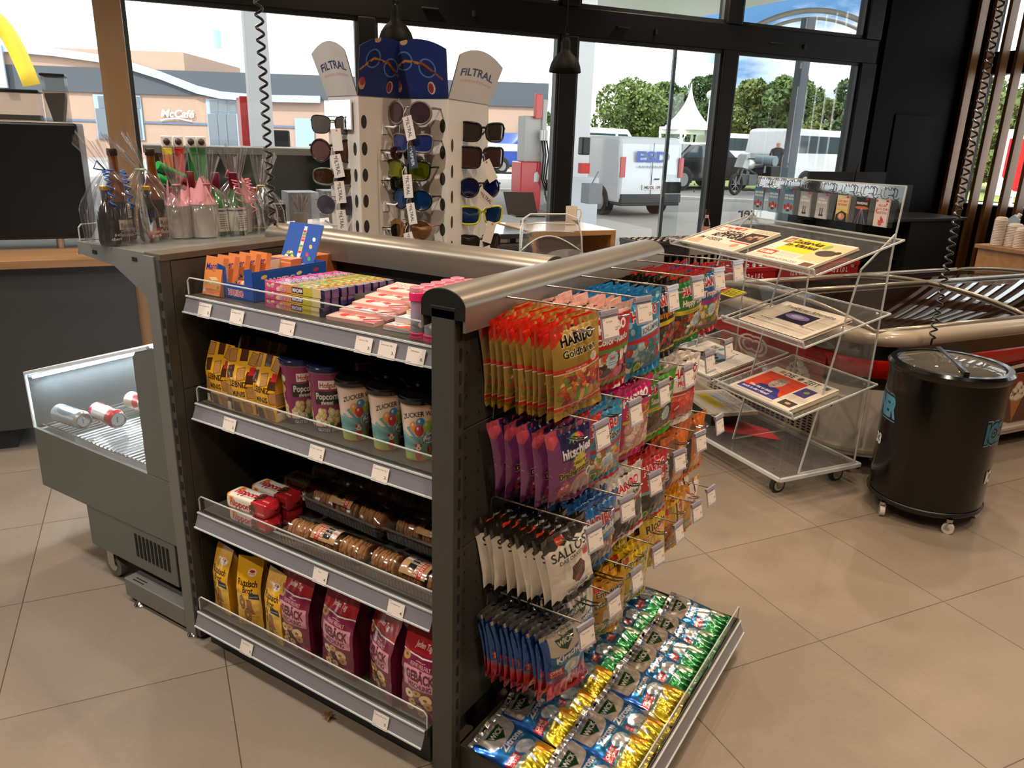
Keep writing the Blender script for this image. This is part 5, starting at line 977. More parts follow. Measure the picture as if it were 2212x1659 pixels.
# ------------------------------------------------------------ glazed drinks cooler beside the shelving
GREYC = mat('grey cooler steel', '#70736f', .42, .35, bump=.08, bscale=700)
cl = thing('drinks_cooler', 'low grey drinks cooler with lit glass top and sloping lid', 'drinks cooler', (0, 0, 0)); x0, x1 = .03, .95
CG = clear('cooler glass', (.93, .97, .98), .09, .05, edge=('#dceaf0', .07))
m = MB(); prof = [(1.06, .30), (1.88, .288), (1.872, .508), (1.055, .508)]
M = Matrix(((0, 1, 0, 0), (1, 0, 0, 0), (0, 0, 1, 0), (0, 0, 0, 1)))
m.prism([(1.878, .287), (1.870, .508), (1.855, .508), (1.855, .34), (1.062, .34), (1.062, .292)], x0+.013, x1-.013, M=M); m.prism([(1.88, .285), (1.872, .515), (1.06, .515), (1.06, .29)], x0, x0+.012, M=M); m.prism([(1.88, .285), (1.872, .515), (1.06, .515), (1.06, .29)], x1-.012, x1, M=M)
m.prism([(1.06, .5155), (1.195, .5155), (1.195, .90), (1.17, .93), (1.06, .95)], x0, x0+.012, M=M); m.prism([(1.06, .5155), (1.20, .5155), (1.20, .92), (1.06, .95)], x1-.012, x1, M=M); m.box(x0+.013, x1-.013, 1.061, 1.09, .345, .949)
m.build('cooler_body', GREYC, cl, bevel=.002)
m = MB(); m.box(x0+.003, x1-.003, 1.10, 1.60, .13, .286); m.build('machine_base', GREYC, cl, bevel=.003)
m = MB()
for k in range(9): m.box(x0+.0015, x0+.0035, 1.135+k*.0215, 1.147+k*.0215, .175-.0*k, .262)
m.build('vent_slot', HOLE, cl)
m = MB(); m.add([(x0+.004, 1.195, .515), (x0+.004, 1.872, .515), (x0+.004, 1.876, .716), (x0+.004, 1.195, .915)], [(0, 1, 2, 3)]); m.build('side_glass', CG, cl)
m = MB(); m.add([(x0, 1.876, .716), (x1, 1.876, .716), (x1, 1.115, .94), (x0, 1.115, .94)], [(0, 1, 2, 3)]); m.build('lid_glass', CG, cl)
m = MB(); m.add([(x0, 1.872, .515), (x1, 1.872, .515), (x1, 1.876, .716), (x0, 1.876, .716)], [(0, 1, 2, 3)]); m.build('front_glass', CG, cl)
m = MB(); e = .010; A_, B_, C_ = (x0+.004, 1.872, .515), (x0+.004, 1.877, .718), (x0+.004, 1.115, .942)
m.bar(A_, B_, e*.8); m.bar(B_, C_, e); m.bar((x0, 1.877, .718), (x1, 1.877, .718), e); m.bar((x1-.004, 1.877, .718), (x1-.004, 1.115, .942), e)
m.build('glass_edge', mat('bright edge', '#dfe8ee', .3), cl)
LED = mat('led strip', '#ffffff', .5, emis='#e8f4ff', es=22)
for y_, z_ in ((1.84, .69), (1.14, .87)):
    ld = bpy.data.lights.new('cooler_lamp', 'AREA'); ld.shape = 'RECTANGLE'; ld.size = .85; ld.size_y = .02; ld.energy = 5.5; ld.color = (.90, .97, 1); lo = bpy.data.objects.new('cooler_lamp', ld); COL.objects.link(lo); lo.location = (.49, y_, z_)
m = MB(); m.bar((x0+.02, 1.862, .704), (x1-.02, 1.862, .704), .010); m.build('led_strip', LED, cl)
m = MB(); m.bar((x0+.03, 1.13, .885), (x1-.03, 1.13, .885), .012); m.build('led_strip', LED, cl)
m = MB()
for k in range(26): m.bar((x0+.02, 1.24+k*.023, .535), (x1-.02, 1.24+k*.023, .535), .004)
m.bar((x0+.02, 1.24, .53), (x0+.02, 1.84, .53), .005); m.bar((x1-.02, 1.24, .53), (x1-.02, 1.84, .53), .005); m.build('wire_grille', CHROME, cl)
m = MB(); m.box(x0+.015, x1-.015, 1.10, 1.85, .350, .36); m.box(x0+.10, x1-.1, 1.20, 1.80, .36, .47); m.build('inner_tray', mat('pale liner', '#c8d0d4', .3, coat=.3), cl)
for y in (1.54,):
    for x in (x0+.05, x1-.06):
        w_ = MB(); w_.cyl((x-.014, y, .05), (x+.014, y, .05), .048, 24, 0); w_.cyl((x-.016, y, .05), (x+.016, y, .05), .026, 20, 1); w_.build('caster_wheel', [mat('grey rubber', '#6f6d68', .6), CHROME], cl, smooth='auto')
        f_ = MB(); f_.box(x-.022, x-.018, y-.02, y+.02, .045, .125); f_.box(x+.018, x+.022, y-.02, y+.02, .045, .125); f_.box(x-.03, x+.03, y-.03, y+.045, .12, .130); f_.box(x-.018, x+.018, y+.02, y+.06, .10, .118); f_.build('caster_fork', CHROME, cl, bevel=.002)
def can(label, p, rz, art, rx=PI/2):
    t = thing('drink_can', label, 'drinks can', p, 0, 'cans lying in the cooler'); t.rotation_euler = (rx, 0, rz)
    link('can_wall', sheet_mesh('can_wall', wrapart('c', [(0, .026), (.012, .033), (.145, .033), (.158, .027)], art, FILM), mat('printed can', rough=.25, metal=.6, attr=True)), t)
    m = MB(); m.lathe([(0, .156), (.022, .156), (.024, .160), (.027, .161), (.0275, .158)], 26); m.lathe([(0, .004), (.02, .003), (.024, 0), (.026, 0)], 26); m.box(-.004, .004, -.010, .010, .1565, .159); m.build('can_end', CHROME, t, smooth='auto')
a = Art(207, 158, 1.5, '#b9bdc0'); a.ell(60, 80, 30, 50, '#8a98a8'); a.ell(150, 80, 26, 40, '#d8dce0'); can('silver drinks can lying in the near end of the cooler', (.085, 1.80, .540+.034), .05, a)
a = Art(207, 158, 1.5, '#c42a30'); a.rect(60, 30, 110, 120, '#e8d8d4'); a.poly([(0, 60), (207, 100), (207, 120), (0, 80)], '#e8d8d4'); can('red drinks can lying in the middle of the cooler', (.175, 1.715, .540+.034), -.05, a)
a = Art(207, 158, 1.5, '#cdb8a0'); a.poly([(20, 40), (120, 60), (110, 90), (20, 70)], '#c42a30'); a.rect(130, 50, 140, 100, '#2a8a6a'); can('cream and red drinks can at the far end of the cooler', (.315, 1.73, .540+.034), .1, a)
# ------------------------------------------------------------ gift bottles on the top shelf
SZ = 1.2262
GLB = mat('dark brown glass', '#170e08', .08, coat=.6); GLG = mat('green bottle glass', '#0f6a1c', .06, coat=.7); GLA = mat('amber bottle glass', '#6a3a12', .08, coat=.6)
def bottle(name, label, loc, glass, cap, art=None, h=.24, r=.031, grp='gift bottles on the shelving', rz=0., neck=None):
    t = thing(name, label, 'bottle', loc, rz, grp); k = h/.24
    m = MB(); m.lathe([(0, 0), (r*.9, 0), (r, .006), (r, h*.50), (r*.92, h*.57), (r*.5, h*.70), (r*.40, h*.78), (r*.38, h*.95), (r*.42, h*.955), (r*.42, h*.975), (0, h*.975)], 28); m.build('glass_body', glass, t, smooth='auto')
    m = MB(); m.lathe([(0, h*1.0), (r*.40, h), (r*.45, h*.99), (r*.45, h*(.93 if neck is None else neck)), (r*.42, h*(.925 if neck is None else neck-.01))], 24); m.build('cap', cap, t, smooth='auto')
    if art: link('label', sheet_mesh('label', wrapart('c', [(h*.06, r*1.012), (h*.44, r*1.012)], art, PAPER), PAPER), t)
    return t
def barcode_label(top='#1a1614', tc='#e8e4dc', t1='ich', t2='denken', low='#e8dfd2'):
    a = Art(195, 92, 1., '#3a2a20'); a.rect(0, 0, 195, 92, '#1c120c'); a.rect(104, 2, 172, 90, low); a.rect(14, 0, 100, 44, top); a.text(t1, 60, 30, 12, tc, 44, bold=.02); a.text(t2, 60, 13, 12, tc, 64, bold=.02); a.lines(110, 8, 160, 80, 11, '#4a4440', .4); a.text('Rotwein', 135, 84, 8, '#2a2420', 34, shear=.3); a.rect(60, 48, 92, 88, low); a.lines(62, 52, 90, 84, 6, '#5a5450', .4); return a
def cello(label, loc, w, h, tie, flare, col, curl=True, seed=1, tail=(0, 0), d=None):
    """gathered clear gift bag round the things standing inside it"""
    t = thing('cellophane_wrap', label, 'gift wrapping', loc, 0, 'clear gift wrappings'); d = d or w*.8; rs = np.random.RandomState(seed); ph = rs.uniform(0, 6, 6)
    m = MB()
    def fn(u, v):
        a_ = 2*PI*u; z = v*h
        if v < tie: k = v/tie; R = 1-.86*max(0, (k-.45)/.55)**1.5; q = 1
        else: k = (v-tie)/(1-tie); R = .14+flare*k**.8; q = 1
        fold = 1+(.05+.22*max(0, 1-abs(v-tie)/.22))*math.sin(9*a_+ph[0]+2*v)+.05*math.sin(5*a_+ph[1]+7*v)+.04*math.sin(14*a_+ph[2])
        sqx = max(-1, min(1, 1.25*math.cos(a_))); sqy = max(-1, min(1, 1.25*math.sin(a_)))
        top = (.016*math.sin(3*a_+ph[3])+.008*math.sin(5*a_+ph[4]))*max(0, (v-tie)/(1-tie))
        return (w/2*sqx*R*fold+tail[0]*max(0, v-tie)/(1-tie), d/2*sqy*R*fold+tail[1]*max(0, v-tie)/(1-tie), z+top)
    m.grid(fn, 90, 44); m.build('film', CELLO, t, smooth=True)
    rb = mat('ribbon '+col, col, .35, coat=.3); r = MB(); zt = h*tie; cx, cy = 0, 0
    r.tube([(w*.085*math.cos(a_), d*.085*math.sin(a_), zt) for a_ in np.linspace(0, 2*PI, 16)[:-1]], .003, 6, closed=True)
    if curl:
        for s in (-1, 1):
            n = 54; r.tube([(s*w*.1+s*.012+.008*math.cos(k*.75), -d*.13-.01+.008*math.sin(k*.75)-.0005*k, zt-.0021*k+.02*math.sin(k/17)) for k in range(n)], .0022, 5)
        r.tube([(-w*.1, -d*.1, zt), (-w*.28, -d*.14, zt+.028), (-w*.34, -d*.1, zt+.006), (-w*.12, -d*.1, zt)], .0022, 5)
    r.build('ribbon', rb, t, smooth=True); return t
yel = mat('yellow cap', '#b8902c', .35, .4); brc = mat('dark foil cap', '#3a2a20', .35, .5); bur = mat('burgundy foil', '#6e1c2c', .35, .4)
bottle('gift_bottle', 'short dark bottle with yellow cap in the blue ribboned wrapping', (.055, 1.270, SZ+.002), GLB, yel, barcode_label(), .17, .030, rz=-2.9)
bottle('gift_bottle', 'tall amber bottle with brown cap in the blue ribboned wrapping', (.125, 1.325, SZ+.002), GLA, brc, barcode_label('#c8b89a', '#3a2a20', 'Rotkäpp', 'Sekt', '#cfc8bc'), .272, .033, rz=-3.3)
cello('clear gift wrapping tied with blue ribbon around two bottles', (.09, 1.295, SZ), .15, .305, .70, .30, '#2f62b0', seed=3, tail=(-.055, .0))
bottle('gift_bottle', 'short dark bottle with red label in the green ribboned wrapping', (.185, 1.270, SZ+.002), GLB, yel, barcode_label('#9a2a34', '#e8dcd8', 'wir ned', 'zerfallen'), .165, .030, rz=-2.9)
bottle('gift_bottle', 'tall brown bottle with gold neck in the green ribboned wrapping', (.245, 1.32, SZ+.002), GLA, brc, barcode_label('#c8b89a', '#3a2a20', 'Ruhe', 'Wein', '#d8d2c8'), .272, .033, rz=-3.2)
bottle('gift_bottle', 'dark slim bottle at the rear left of the green ribboned wrapping', (.150, 1.34, SZ+.002), GLB, yel, barcode_label('#5a2028', '#e8dcd8', 'BERG', 'ACKER'), .185, .028, rz=-2.9)
cello('clear gift wrapping tied with pale green ribbon around three bottles', (.195, 1.30, SZ), .165, .305, .70, .30, '#9cc8a4', curl=False, seed=5, tail=(-.05, .02))
PINKT = mat('pink tissue', '#e09aa4', .8); CUPW = mat('white paper cup', '#c9bfba', .55)
def pot(label, loc, k=1.2):
    t = thing('paper_cup', label, 'paper cup', loc, 0, 'paper cups with pink tissue'); m = MB(); m.lathe([(0, 0), (.030*k, 0), (.038*k, .082*k), (.0395*k, .084*k), (.037*k, .083*k)], 30); m.build('cup', CUPW, t, smooth='auto')
    m = MB(); rs = np.random.RandomState(int(loc[0]*1000)); q = rs.uniform(0, 6)
    m.grid(lambda u, v: ((.034*k+.012*v*math.sin(3*2*PI*u+q))*math.cos(2*PI*u)*(1-.25*v), (.034*k+.012*v*math.sin(5*2*PI*u))*math.sin(2*PI*u)*(1-.25*v), .078*k+v*(.055+.025*math.sin(2*2*PI*u+q)+.012*math.sin(7*2*PI*u))), 40, 6)
    m.build('tissue', PINKT, t, smooth=False); return t
pot('white cup with pink tissue in the left pink ribboned wrapping', (.300, 1.285, SZ+.002)); pot('white cup with pink tissue in the middle pink ribboned wrapping', (.362, 1.245, SZ+.002), 1.25); pot('white cup with pink tissue at the back between the green bottles', (.435, 1.33, SZ+.002)); pot('white cup with pink tissue at the right of the curly ribbon wrapping', (.525, 1.27, SZ+.002))
grn = lambda: (lambda a: (a.rect(0, 0, 195, 92, '#d4d0c2'), a.rect(0, 78, 195, 84, '#2a3a6a'), a.lines(20, 10, 60, 70, 7, '#3a3a34', .4), a.rect(110, 12, 150, 66, '#ece8de'), a.lines(114, 16, 146, 60, 5, '#4a4844', .4), a)[-1])(Art(195, 92, 1.2, '#d4d0c2'))
bottle('gift_bottle', 'green sparkling wine bottle with burgundy foil, left of two', (.425, 1.255, SZ+.002), GLG, bur, grn(), .20, .030, neck=.66, rz=-2.7)
bottle('gift_bottle', 'green sparkling wine bottle with burgundy foil, in front at right', (.480, 1.235, SZ+.002), GLG, bur, grn(), .20, .033, neck=.66, rz=-2.7)
bottle('gift_bottle', 'green sparkling wine bottle with burgundy foil, at the rear', (.395, 1.34, SZ+.002), GLG, bur, grn(), .20, .030, neck=.66, rz=-2.7)
cello('clear gift wrapping with pink ribbon around the leftmost pink cup', (.305, 1.29, SZ), .135, .265, .62, .42, '#d87a8a', curl=False, seed=7, d=.12)
cello('clear gift wrapping with pink ribbon around the front pink cup and bottle', (.385, 1.25, SZ), .15, .27, .62, .40, '#d8707e', curl=False, seed=9, d=.12)
cello('clear gift wrapping with curled pink ribbon around a green bottle', (.500, 1.25, SZ), .15, .275, .66, .36, '#dc7a8e', seed=11, d=.13)
def A_flor(seed):
    a = Art(60, 105, .9, '#191614'); r = np.random.RandomState(seed)
    for _ in range(60): a.ell(r.uniform(0, 60), r.uniform(14, 100), r.uniform(1, 3), r.uniform(1, 3), ['#9a3a3a', '#b88a6a', '#5a3a2a', '#c8a890'][r.randint(4)])
    a.rect(0, 10, 60, 14, '#c8a860'); return a
for i, (x, y, h) in enumerate([(.590, 1.27, .105), (.655, 1.24, .09)]):
    o = boxart('floral_gift_box', .058, .058, h, dict(front=A_flor(i), left=A_flor(i+5)), CARD, '#191614'); put(o, x, y, SZ+.001, -.5, 'black floral gift box %s' % ['left of the pair, with metallic spray top', 'right of the pair, shorter'][i], 'gift box', 'black floral gift boxes')
m = MB(); m.lathe([(.014, 0), (.014, .04), (.012, .042), (0, .042)], 20); o = m.build('spray_cap', mat('rose gold', '#c8907a', .25, .9), smooth='auto'); o.location = (.590, 1.27, SZ+.1065); tag(o, 'rose gold cap standing on the left floral gift box', 'cap')
cello('clear gift wrapping tied with yellow ribbon around the black floral boxes', (.615, 1.26, SZ), .14, .255, .60, .38, '#d8c060', seed=13, curl=False, d=.12, tail=(.02, 0))
# clear boxes with dried grasses, on the same shelf further along
GR1, GR2 = mat('dry straw', '#b39a78', .9), mat('dry brown grass', '#5e4a36', .9)
for i, (x, y) in enumerate([(.800, 1.27), (.955, 1.25)]):
    t = thing('dried_grass_box', 'clear gift box holding a dried grass bunch, %s of the pair' % ['left', 'right'][i], 'gift box', (x, y, SZ+.001), -.5, 'clear boxes with dried grass'); m = MB(); w = .055; h = .125
    for a0, a1 in (((-w, -w), (w, -w)), ((w, -w), (w, w)), ((w, w), (-w, w)), ((-w, w), (-w, -w))): m.add([(a0[0], a0[1], 0), (a1[0], a1[1], 0), (a1[0], a1[1], h), (a0[0], a0[1], h)], [(0, 1, 2, 3)])
    m.add([(-w, -w, h), (w, -w, h), (w, w, h), (-w, w, h)], [(0, 1, 2, 3)]); m.build('clear_box', clear('clear pvc', (.95, .96, .98), .22, .06, edge=('#dfe4ee', .12)), t)
    m = MB(); m.lathe([(0, .002), (.022, .002), (.026, .045), (.020, .050), (.018, .05)], 20); m.build('jute_wrap', mat('jute', '#8a6c4c', .9, noise=('#5e4830', 200)), t, smooth=True)
    rs = np.random.RandomState(3+i); g = MB(); g2 = MB()
    for k in range(90):
        a_ = rs.uniform(0, 2*PI); s_ = rs.uniform(.005, .034); hh = rs.uniform(.08, .118); G_ = g if k % 2 else g2; ex, ey = s_*math.cos(a_), s_*math.sin(a_)
        G_.tube([(ex*.3, ey*.3, .045), (ex*.6, ey*.6, .045+(hh-.045)*.5), (ex, ey, hh)], [.0006, .0009, .0022], 4)
    tag(g.build('straw_stalks', GR1, t), kind='stuff'); tag(g2.build('brown_stalks', GR2, t), kind='stuff')
tag(MB().box(.742, 1.10, 1.155, 1.42, 1.19, 1.2262).box(.745, .775, 1.16, 1.19, .96, 1.19).box(.745, .775, 1.385, 1.415, 0, 1.19).box(1.07, 1.10, 1.385, 1.415, 0, 1.19).build('side_table', WHITE, bevel=.003), 'white side table carrying the clear dried grass boxes', 'table')
# toy tubes with white figure heads behind the bottles
TB_ = [('orange', '#e07a1c', (363, 300)), ('red', '#d02a20', (388, 300)), ('green', '#1c7a34', (415, 297)), ('second green', '#1c8a44', (437, 297))]
for i, (cn, c, (px, py)) in enumerate(TB_):
    p = oy(px, 345, 1.46); t = thing('sweet_dispenser', '%s toy sweet dispenser with white figure head behind the gift bottles' % cn, 'sweet dispenser', (p.x, 1.46, 1.2262), -.5, 'toy sweet dispensers'); t.location.z = 1.275
    m = MB(); m.lathe([(0, .0), (.014, .0), (.015, .15), (.016, .20), (0, .20)], 18); m.build('tube', mat('toy '+cn, c, .3, coat=.4), t, smooth='auto')
    m = MB(); m.box(-.015, .015, -.012, .012, .20, .225); m.build('collar', mat('toy cap '+cn, ['#e8d020', '#c8281c', '#0e6a2c', '#0e6a2c'][i] if i != 1 else '#c8281c', .3), t, bevel=.003)
    m = MB(); m.box(-.016, .016, -.013, .013, .225, .262); m.ball((0, -.012, .244), .011, 1, n=14); m.build('figure_head', [WHITE, mat('dark face', '#3a2420' if i < 2 else '#c8906a', .5)], t, bevel=.003)
m = MB(); pst = oy(400, 420, 1.46); m.box(pst.x-.09, pst.x+.09, 1.424, 1.50, 1.185, 1.20); m.lathe([(.05, -.30), (.012, -.28), (.012, -.02), (.05, -.015)], 20, o=(pst.x, 1.47, 1.20)); m.box(pst.x-.085, pst.x+.085, 1.43, 1.494, .0, .90); m
for i, (px, py, c, rr) in enumerate([(372, 372, '#1c8a3c', .9), (372, 398, '#145a2c', 1.2), (392, 385, '#c8284a', 1.05)]):
    p = oy(px, py, 1.44); t = thing('sweet_tube', '%s sweet tube leaning behind the gift bottles' % ['bright green', 'dark green', 'pink and black'][i], 'sweet tube', (p.x, 1.44, p.z), 0, 'leaning sweet tubes'); q = MB(); q.cyl((-.05, 0, .022), (.05, 0, -.022), .013, 18); q.build('tube', mat('tube '+c, c, .3, coat=.4), t, smooth='auto')
    q = MB(); q.cyl((-.053, 0, .0235), (-.028, 0, .0125), .0145, 18); q.build('cap', mat('tube cap '+c, '#2aa04a' if i < 2 else '#1a1a1a', .3), t, smooth='auto')
o = m.build('dispenser_stand', mat('black stand', '#1d1f20', .4), bevel=.002); tag(o, 'black stand carrying the toy sweet dispensers behind the bottle shelf', 'display stand')
# ------------------------------------------------------------ coffee counter, machine
CB = 4.18; cz = .955
ct = thing('coffee_counter', 'dark fronted counter with oak top at the left edge', 'counter', rm(-.12, CB), RA)
m = MB(); m.box(-3.4, 0, .02, .72, .12, cz-.04); m.build('counter_front', mat('dark laminate', '#343434', .5), ct, bevel=.003); MB().box(-3.4, .02, -.02, .74, cz-.04, cz).build('worktop', wood('oak worktop', '#86643f', '#a8805a', 'X', 3.), ct, bevel=.003)
m = MB(); m.box(-3.38, -.62, .10, .68, 0, .12); m.build('plinth', mat('dark plinth', '#26282a', .5), ct)
cm = thing('coffee_machine', 'tall black coffee machine with two clear bean hoppers', 'coffee machine', rm(-.12, CB+.33, cz), RA); BM = mat('matt black casing', '#0c0d0f', .38, coat=.15)
pr = on_b(203, 540, CB+.33); aR = ab(pr)[0]+.12; zt = on_b(200, 268, CB+.33).z-cz; zh = on_b(187, 162, CB+.33).z-cz; aH = ab(on_b(86, 170, CB+.33))[0]+.12; z2h = on_b(60, 193, CB+.33).z-cz
m = MB(); m.box(aR-.95, aR, 0, .45, .05, zt); m.build('casing', BM, cm, bevel=.012)
for x in (aR-.15, aR-.62): m = MB(); m.cyl((x-.0, .05, 0), (x, .05, .05), .018, 18); m.build('steel_foot', CHROME, cm, smooth='auto')
HOP = clear('smoked hopper', (.82, .82, .80), .12, .06, edge=('#b8b8b0', .12)); BEAN = mat('coffee beans', '#1c100a', .4, noise=('#3a2416', 90), bump=1., bscale=120)
for k, (xa, xb, zz) in enumerate([(aH, aR-.03, zh), (aH-.56, aH-.02, z2h)]):
    m = MB(); m.box(xa, xb, .02, .20, zt+.002, zz-.012); m.build('bean_hopper', HOP, cm, bevel=.004); hh = zz-zt
    MB().box(xa-.004, xb+.004, .015, .205, zz-.012, zz).build('hopper_lid', BM, cm, bevel=.004)
    m = MB(); xm = (xa+xb)/2; P = [(xa+.006, zt+hh*.52), (xa+.006, zt+hh*.60), (xb-.006, zt+hh*.62), (xb-.006, zt+hh*.54), (xm+.02, zt+.006), (xm-.02, zt+.006)] if k == 0 else [(xa+.006, zt+.008), (xa+.006, zt+hh*.2), (xb-.006, zt+hh*.22), (xb-.006, zt+.008)]
    m.prism(P, .03, .19); m.build('beans', BEAN, cm)
# dark glazed bar further along the window
zb = on_b(500, 317, 4.7).z; a0 = ab(on_b(322, 320, 4.7))[0]; a1 = ab(on_b(700, 320, 4.7))[0]
wbr = thing('glazed_bar', 'dark glass fronted bar with grey top rail beneath the left windows', 'bar', rm(a0-.02, 4.7), RA)
MB().box(0, a1-a0+.3, 0, .03, .05, zb-.04).build('glass_front', mat('dark green glass', '#16211f', .08, coat=.8), wbr); MB().box(-.01, a1-a0+.31, -.03, .30, zb-.04, zb).build('top_rail', mat('grey rail', '#7d8481', .35, .4), wbr, bevel=.003); MB().box(0, a1-a0+.3, .03, .28, 0, zb-.04).build('bar_body', BM, wbr)
# spiral cables
def spiral(name, label, p0, p1, r, turns, wr):
    m = MB(); n = turns*14; p0, p1 = Vector(p0), Vector(p1); pts = []
    for k in range(n+1):
        t_ = k/n; a_ = 2*PI*turns*t_; q = p0.lerp(p1, t_**1.0); pts.append(q+Vector((r*math.cos(a_), r*math.sin(a_), 0)))
    pts = [p0+Vector((0, 0, .15))]+pts+[p1+Vector((0, 0, -.03))]; m.tube(pts, wr, 7); return tag(m.build(name, mat('black cable', '#0f0f10', .3, coat=.4), smooth=True), label, 'cable')
q = oy(590, 500, 1.105); q0 = Vector((q.x, q.y, 2.85)); spiral('spiral_cable', 'black coiled power cable hanging down behind the shelving', q0, Vector((q.x, q.y, 1.27)), .011, 44, .0042)
# ------------------------------------------------------------ sunglasses display
dp = thing('sunglasses_display', 'white cardboard sunglasses column with blue and white header cards', 'display stand', (0, 0, 0))
WC = mat('white card', '#d9d2cb', .5, coat=.2)
def dpt(px, b): v = on_b(px, 300, b); return (v.x, v.y)
PL = [dpt(712, 2.76), dpt(776, 2.56), dpt(863, 2.62), dpt(967, 2.46), dpt(1053, 2.80)]
cen = rm(.92, 2.86); ZT = 1.685
back = [(cen.x+(cen.x-PL[2][0])*1.0, cen.y+(cen.y-PL[2][1])*1.0)]
def face_frame(i):
    p, q = Vector((*PL[i], 0)), Vector((*PL[i+1], 0)); d = (q-p); L = d.length; d.normalize(); nrm = Vector((d.y, -d.x, 0)); nrm = nrm if nrm.dot(CAM-p) > 0 else -nrm
    return p, d, nrm, L
for i in range(4):
    p, d, nrm, L = face_frame(i); Mx = Matrix(((d.x, -nrm.x, 0, p.x), (d.y, -nrm.y, 0, p.y), (0, 0, 1, 0), (0, 0, 0, 1)))
    MB().box(0, L, 0, .006, .02, ZT, M=Mx).build('column_panel', WC, dp, bevel=.0015)
for a_, b_ in ((PL[4], back[0]), (back[0], PL[0])):
    m = MB(); m.bar((*a_, ZT/2), (*b_, ZT/2), .006, ZT-.04, upv=(0, 0, 1)); m.build('column_panel', WC, dp)
MB().lathe([(0, 0), (.16, 0), (.16, .018), (0, .02)], 40, o=(cen.x, cen.y, 0)).build('turntable', BLACK, dp, smooth='auto')
def A_head(w, h, blue):
    a = Art(w, h, .9, '#142a6c' if blue else '#d8d2ce')
    if blue:
        for cx, cy in ((w*.28, h*.66), (w*.66, h*.52)):
            a.ell(cx, cy, w*.15, h*.165, '#4a7ab0'); a.ell(cx, cy, w*.125, h*.14, '#10225a')
        a.line([(w*.42, h*.62), (w*.52, h*.60)], h*.045, '#4a7ab0'); a.line([(w*.02, h*.52), (w*.3, h*.66), (w*.56, h*.58)], h*.04, '#b5762c'); a.line([(w*.55, h*.62), (w*.92, h*.36)], h*.045, '#8a4a1c')
        r = np.random.RandomState(int(w))
        for _ in range(16): t_ = r.rand(); a.ell(w*(.05+.85*t_), h*(.56+.06*math.sin(t_*5)-.16*max(0, t_-.55)), 2.5, 2.5, '#2a1810')
        a.ell(w*.08, h*.24, w*.07, h*.12, '#c8a070'); a.ell(w*.09, h*.28, w*.055, h*.08, '#a03a3a'); a.ell(w*.70, h*.18, w*.07, h*.11, '#d8b8a8'); a.ell(w*.69, h*.18, w*.05, h*.09, '#8a3030'); a.ell(w*.34, h*.97, w*.06, h*.05, '#c8a070')
    else:
        a.text('FiLTRAL', w*.5, h*.58, h*.15, '#1a2a5a', w*.76, bold=.03); a.text('FASHION EYEWEAR', w*.52, h*.40, h*.05, '#c87a72', w*.74, bold=.005)
    return a
for i in range(4):
    p, d, nrm, L = face_frame(i); w, h = (L*1.16), (.172 if i in (1, 2) else .160); C = A_head(w*1000, h*1000, i in (1, 2)).sample(); ny, nx = C.shape[:2]; u, v = np.meshgrid(np.linspace(0, 1, nx), np.linspace(0, 1, ny))
    W = L*(1.0+.10*v) if i in (0, 3) else L*(1.04+.22*v); X = (u-.5)*W; Z = ZT-.006+v*(h-.032)+.032*v*(1-(2*u-1)**2); T = .045*v
    for sgn, Cc in ((0, C), (1, np.array(srgb('#cfc8c0')))):
        PX = p.x+d.x*(L/2+X)+nrm.x*(T+.003-.003*sgn); PY = p.y+d.y*(L/2+X)+nrm.y*(T+.003-.003*sgn)
        if sgn == 0: parts = [(PX, PY, Z, Cc, 0)]
        else: parts.append((PX[:, ::-1], PY[:, ::-1], Z[:, ::-1], Cc, 0))
    link('header_card', sheet_mesh('header_card', parts, CARD), dp)
# little mirror at the left face
p, d, nrm, L = face_frame(0); Mx = Matrix(((d.x, -nrm.x, 0, p.x), (d.y, -nrm.y, 0, p.y), (0, 0, 1, 0), (0, 0, 0, 1)))
MB().box(-.005, L*.85, -.012, -.006, 1.575, 1.665, M=Mx).build('mirror', mat('mirror', '#f2f2f2', .02, 1.), dp)
# oval cut-outs and empty hooks
def oval(i, f, z, rx=.011, rz=.021):
    p, d, nrm, L = face_frame(i); c = p+d*(L*f)+nrm*.0008; m = MB(); n = 20; m.add([c+d*rx*math.cos(2*PI*k/n)+Vector((0, 0, z+rz*math.sin(2*PI*k/n))) for k in range(n)], [tuple(range(n))]); return m.build('oval_cutout', mat('cut-out shade', '#2b2622', .8), dp)
rows = [1.60-.083*k for k in range(6)]
for z in rows: oval(1, .12, z)
for z in rows: oval(2, .90, z-.005); oval(3, .10, z-.065); oval(0, .86, z-.085)
def arm(i, f, z, L_=.055, side=1):
    p, d, nrm, L = face_frame(i); c = p+d*(L*f)+Vector((0, 0, z)); m = MB(); m.box(-.010, .010, -.004, .004, -.024, .006, M=Matrix.Translation(c) @ Matrix(((d.x, -nrm.x, 0, 0), (d.y, -nrm.y, 0, 0), (0, 0, 1, 0), (0, 0, 0, 1))))
    m.tube([c, c+nrm*L_*.7+d*.012*side+Vector((0, 0, -.002)), c+nrm*L_+d*.03*side+Vector((0, 0, .014))], .0036, 8); return m.build('glasses_hook', WHITE, dp, smooth='auto')
for z in rows: arm(1, .62, z-.012, .05)
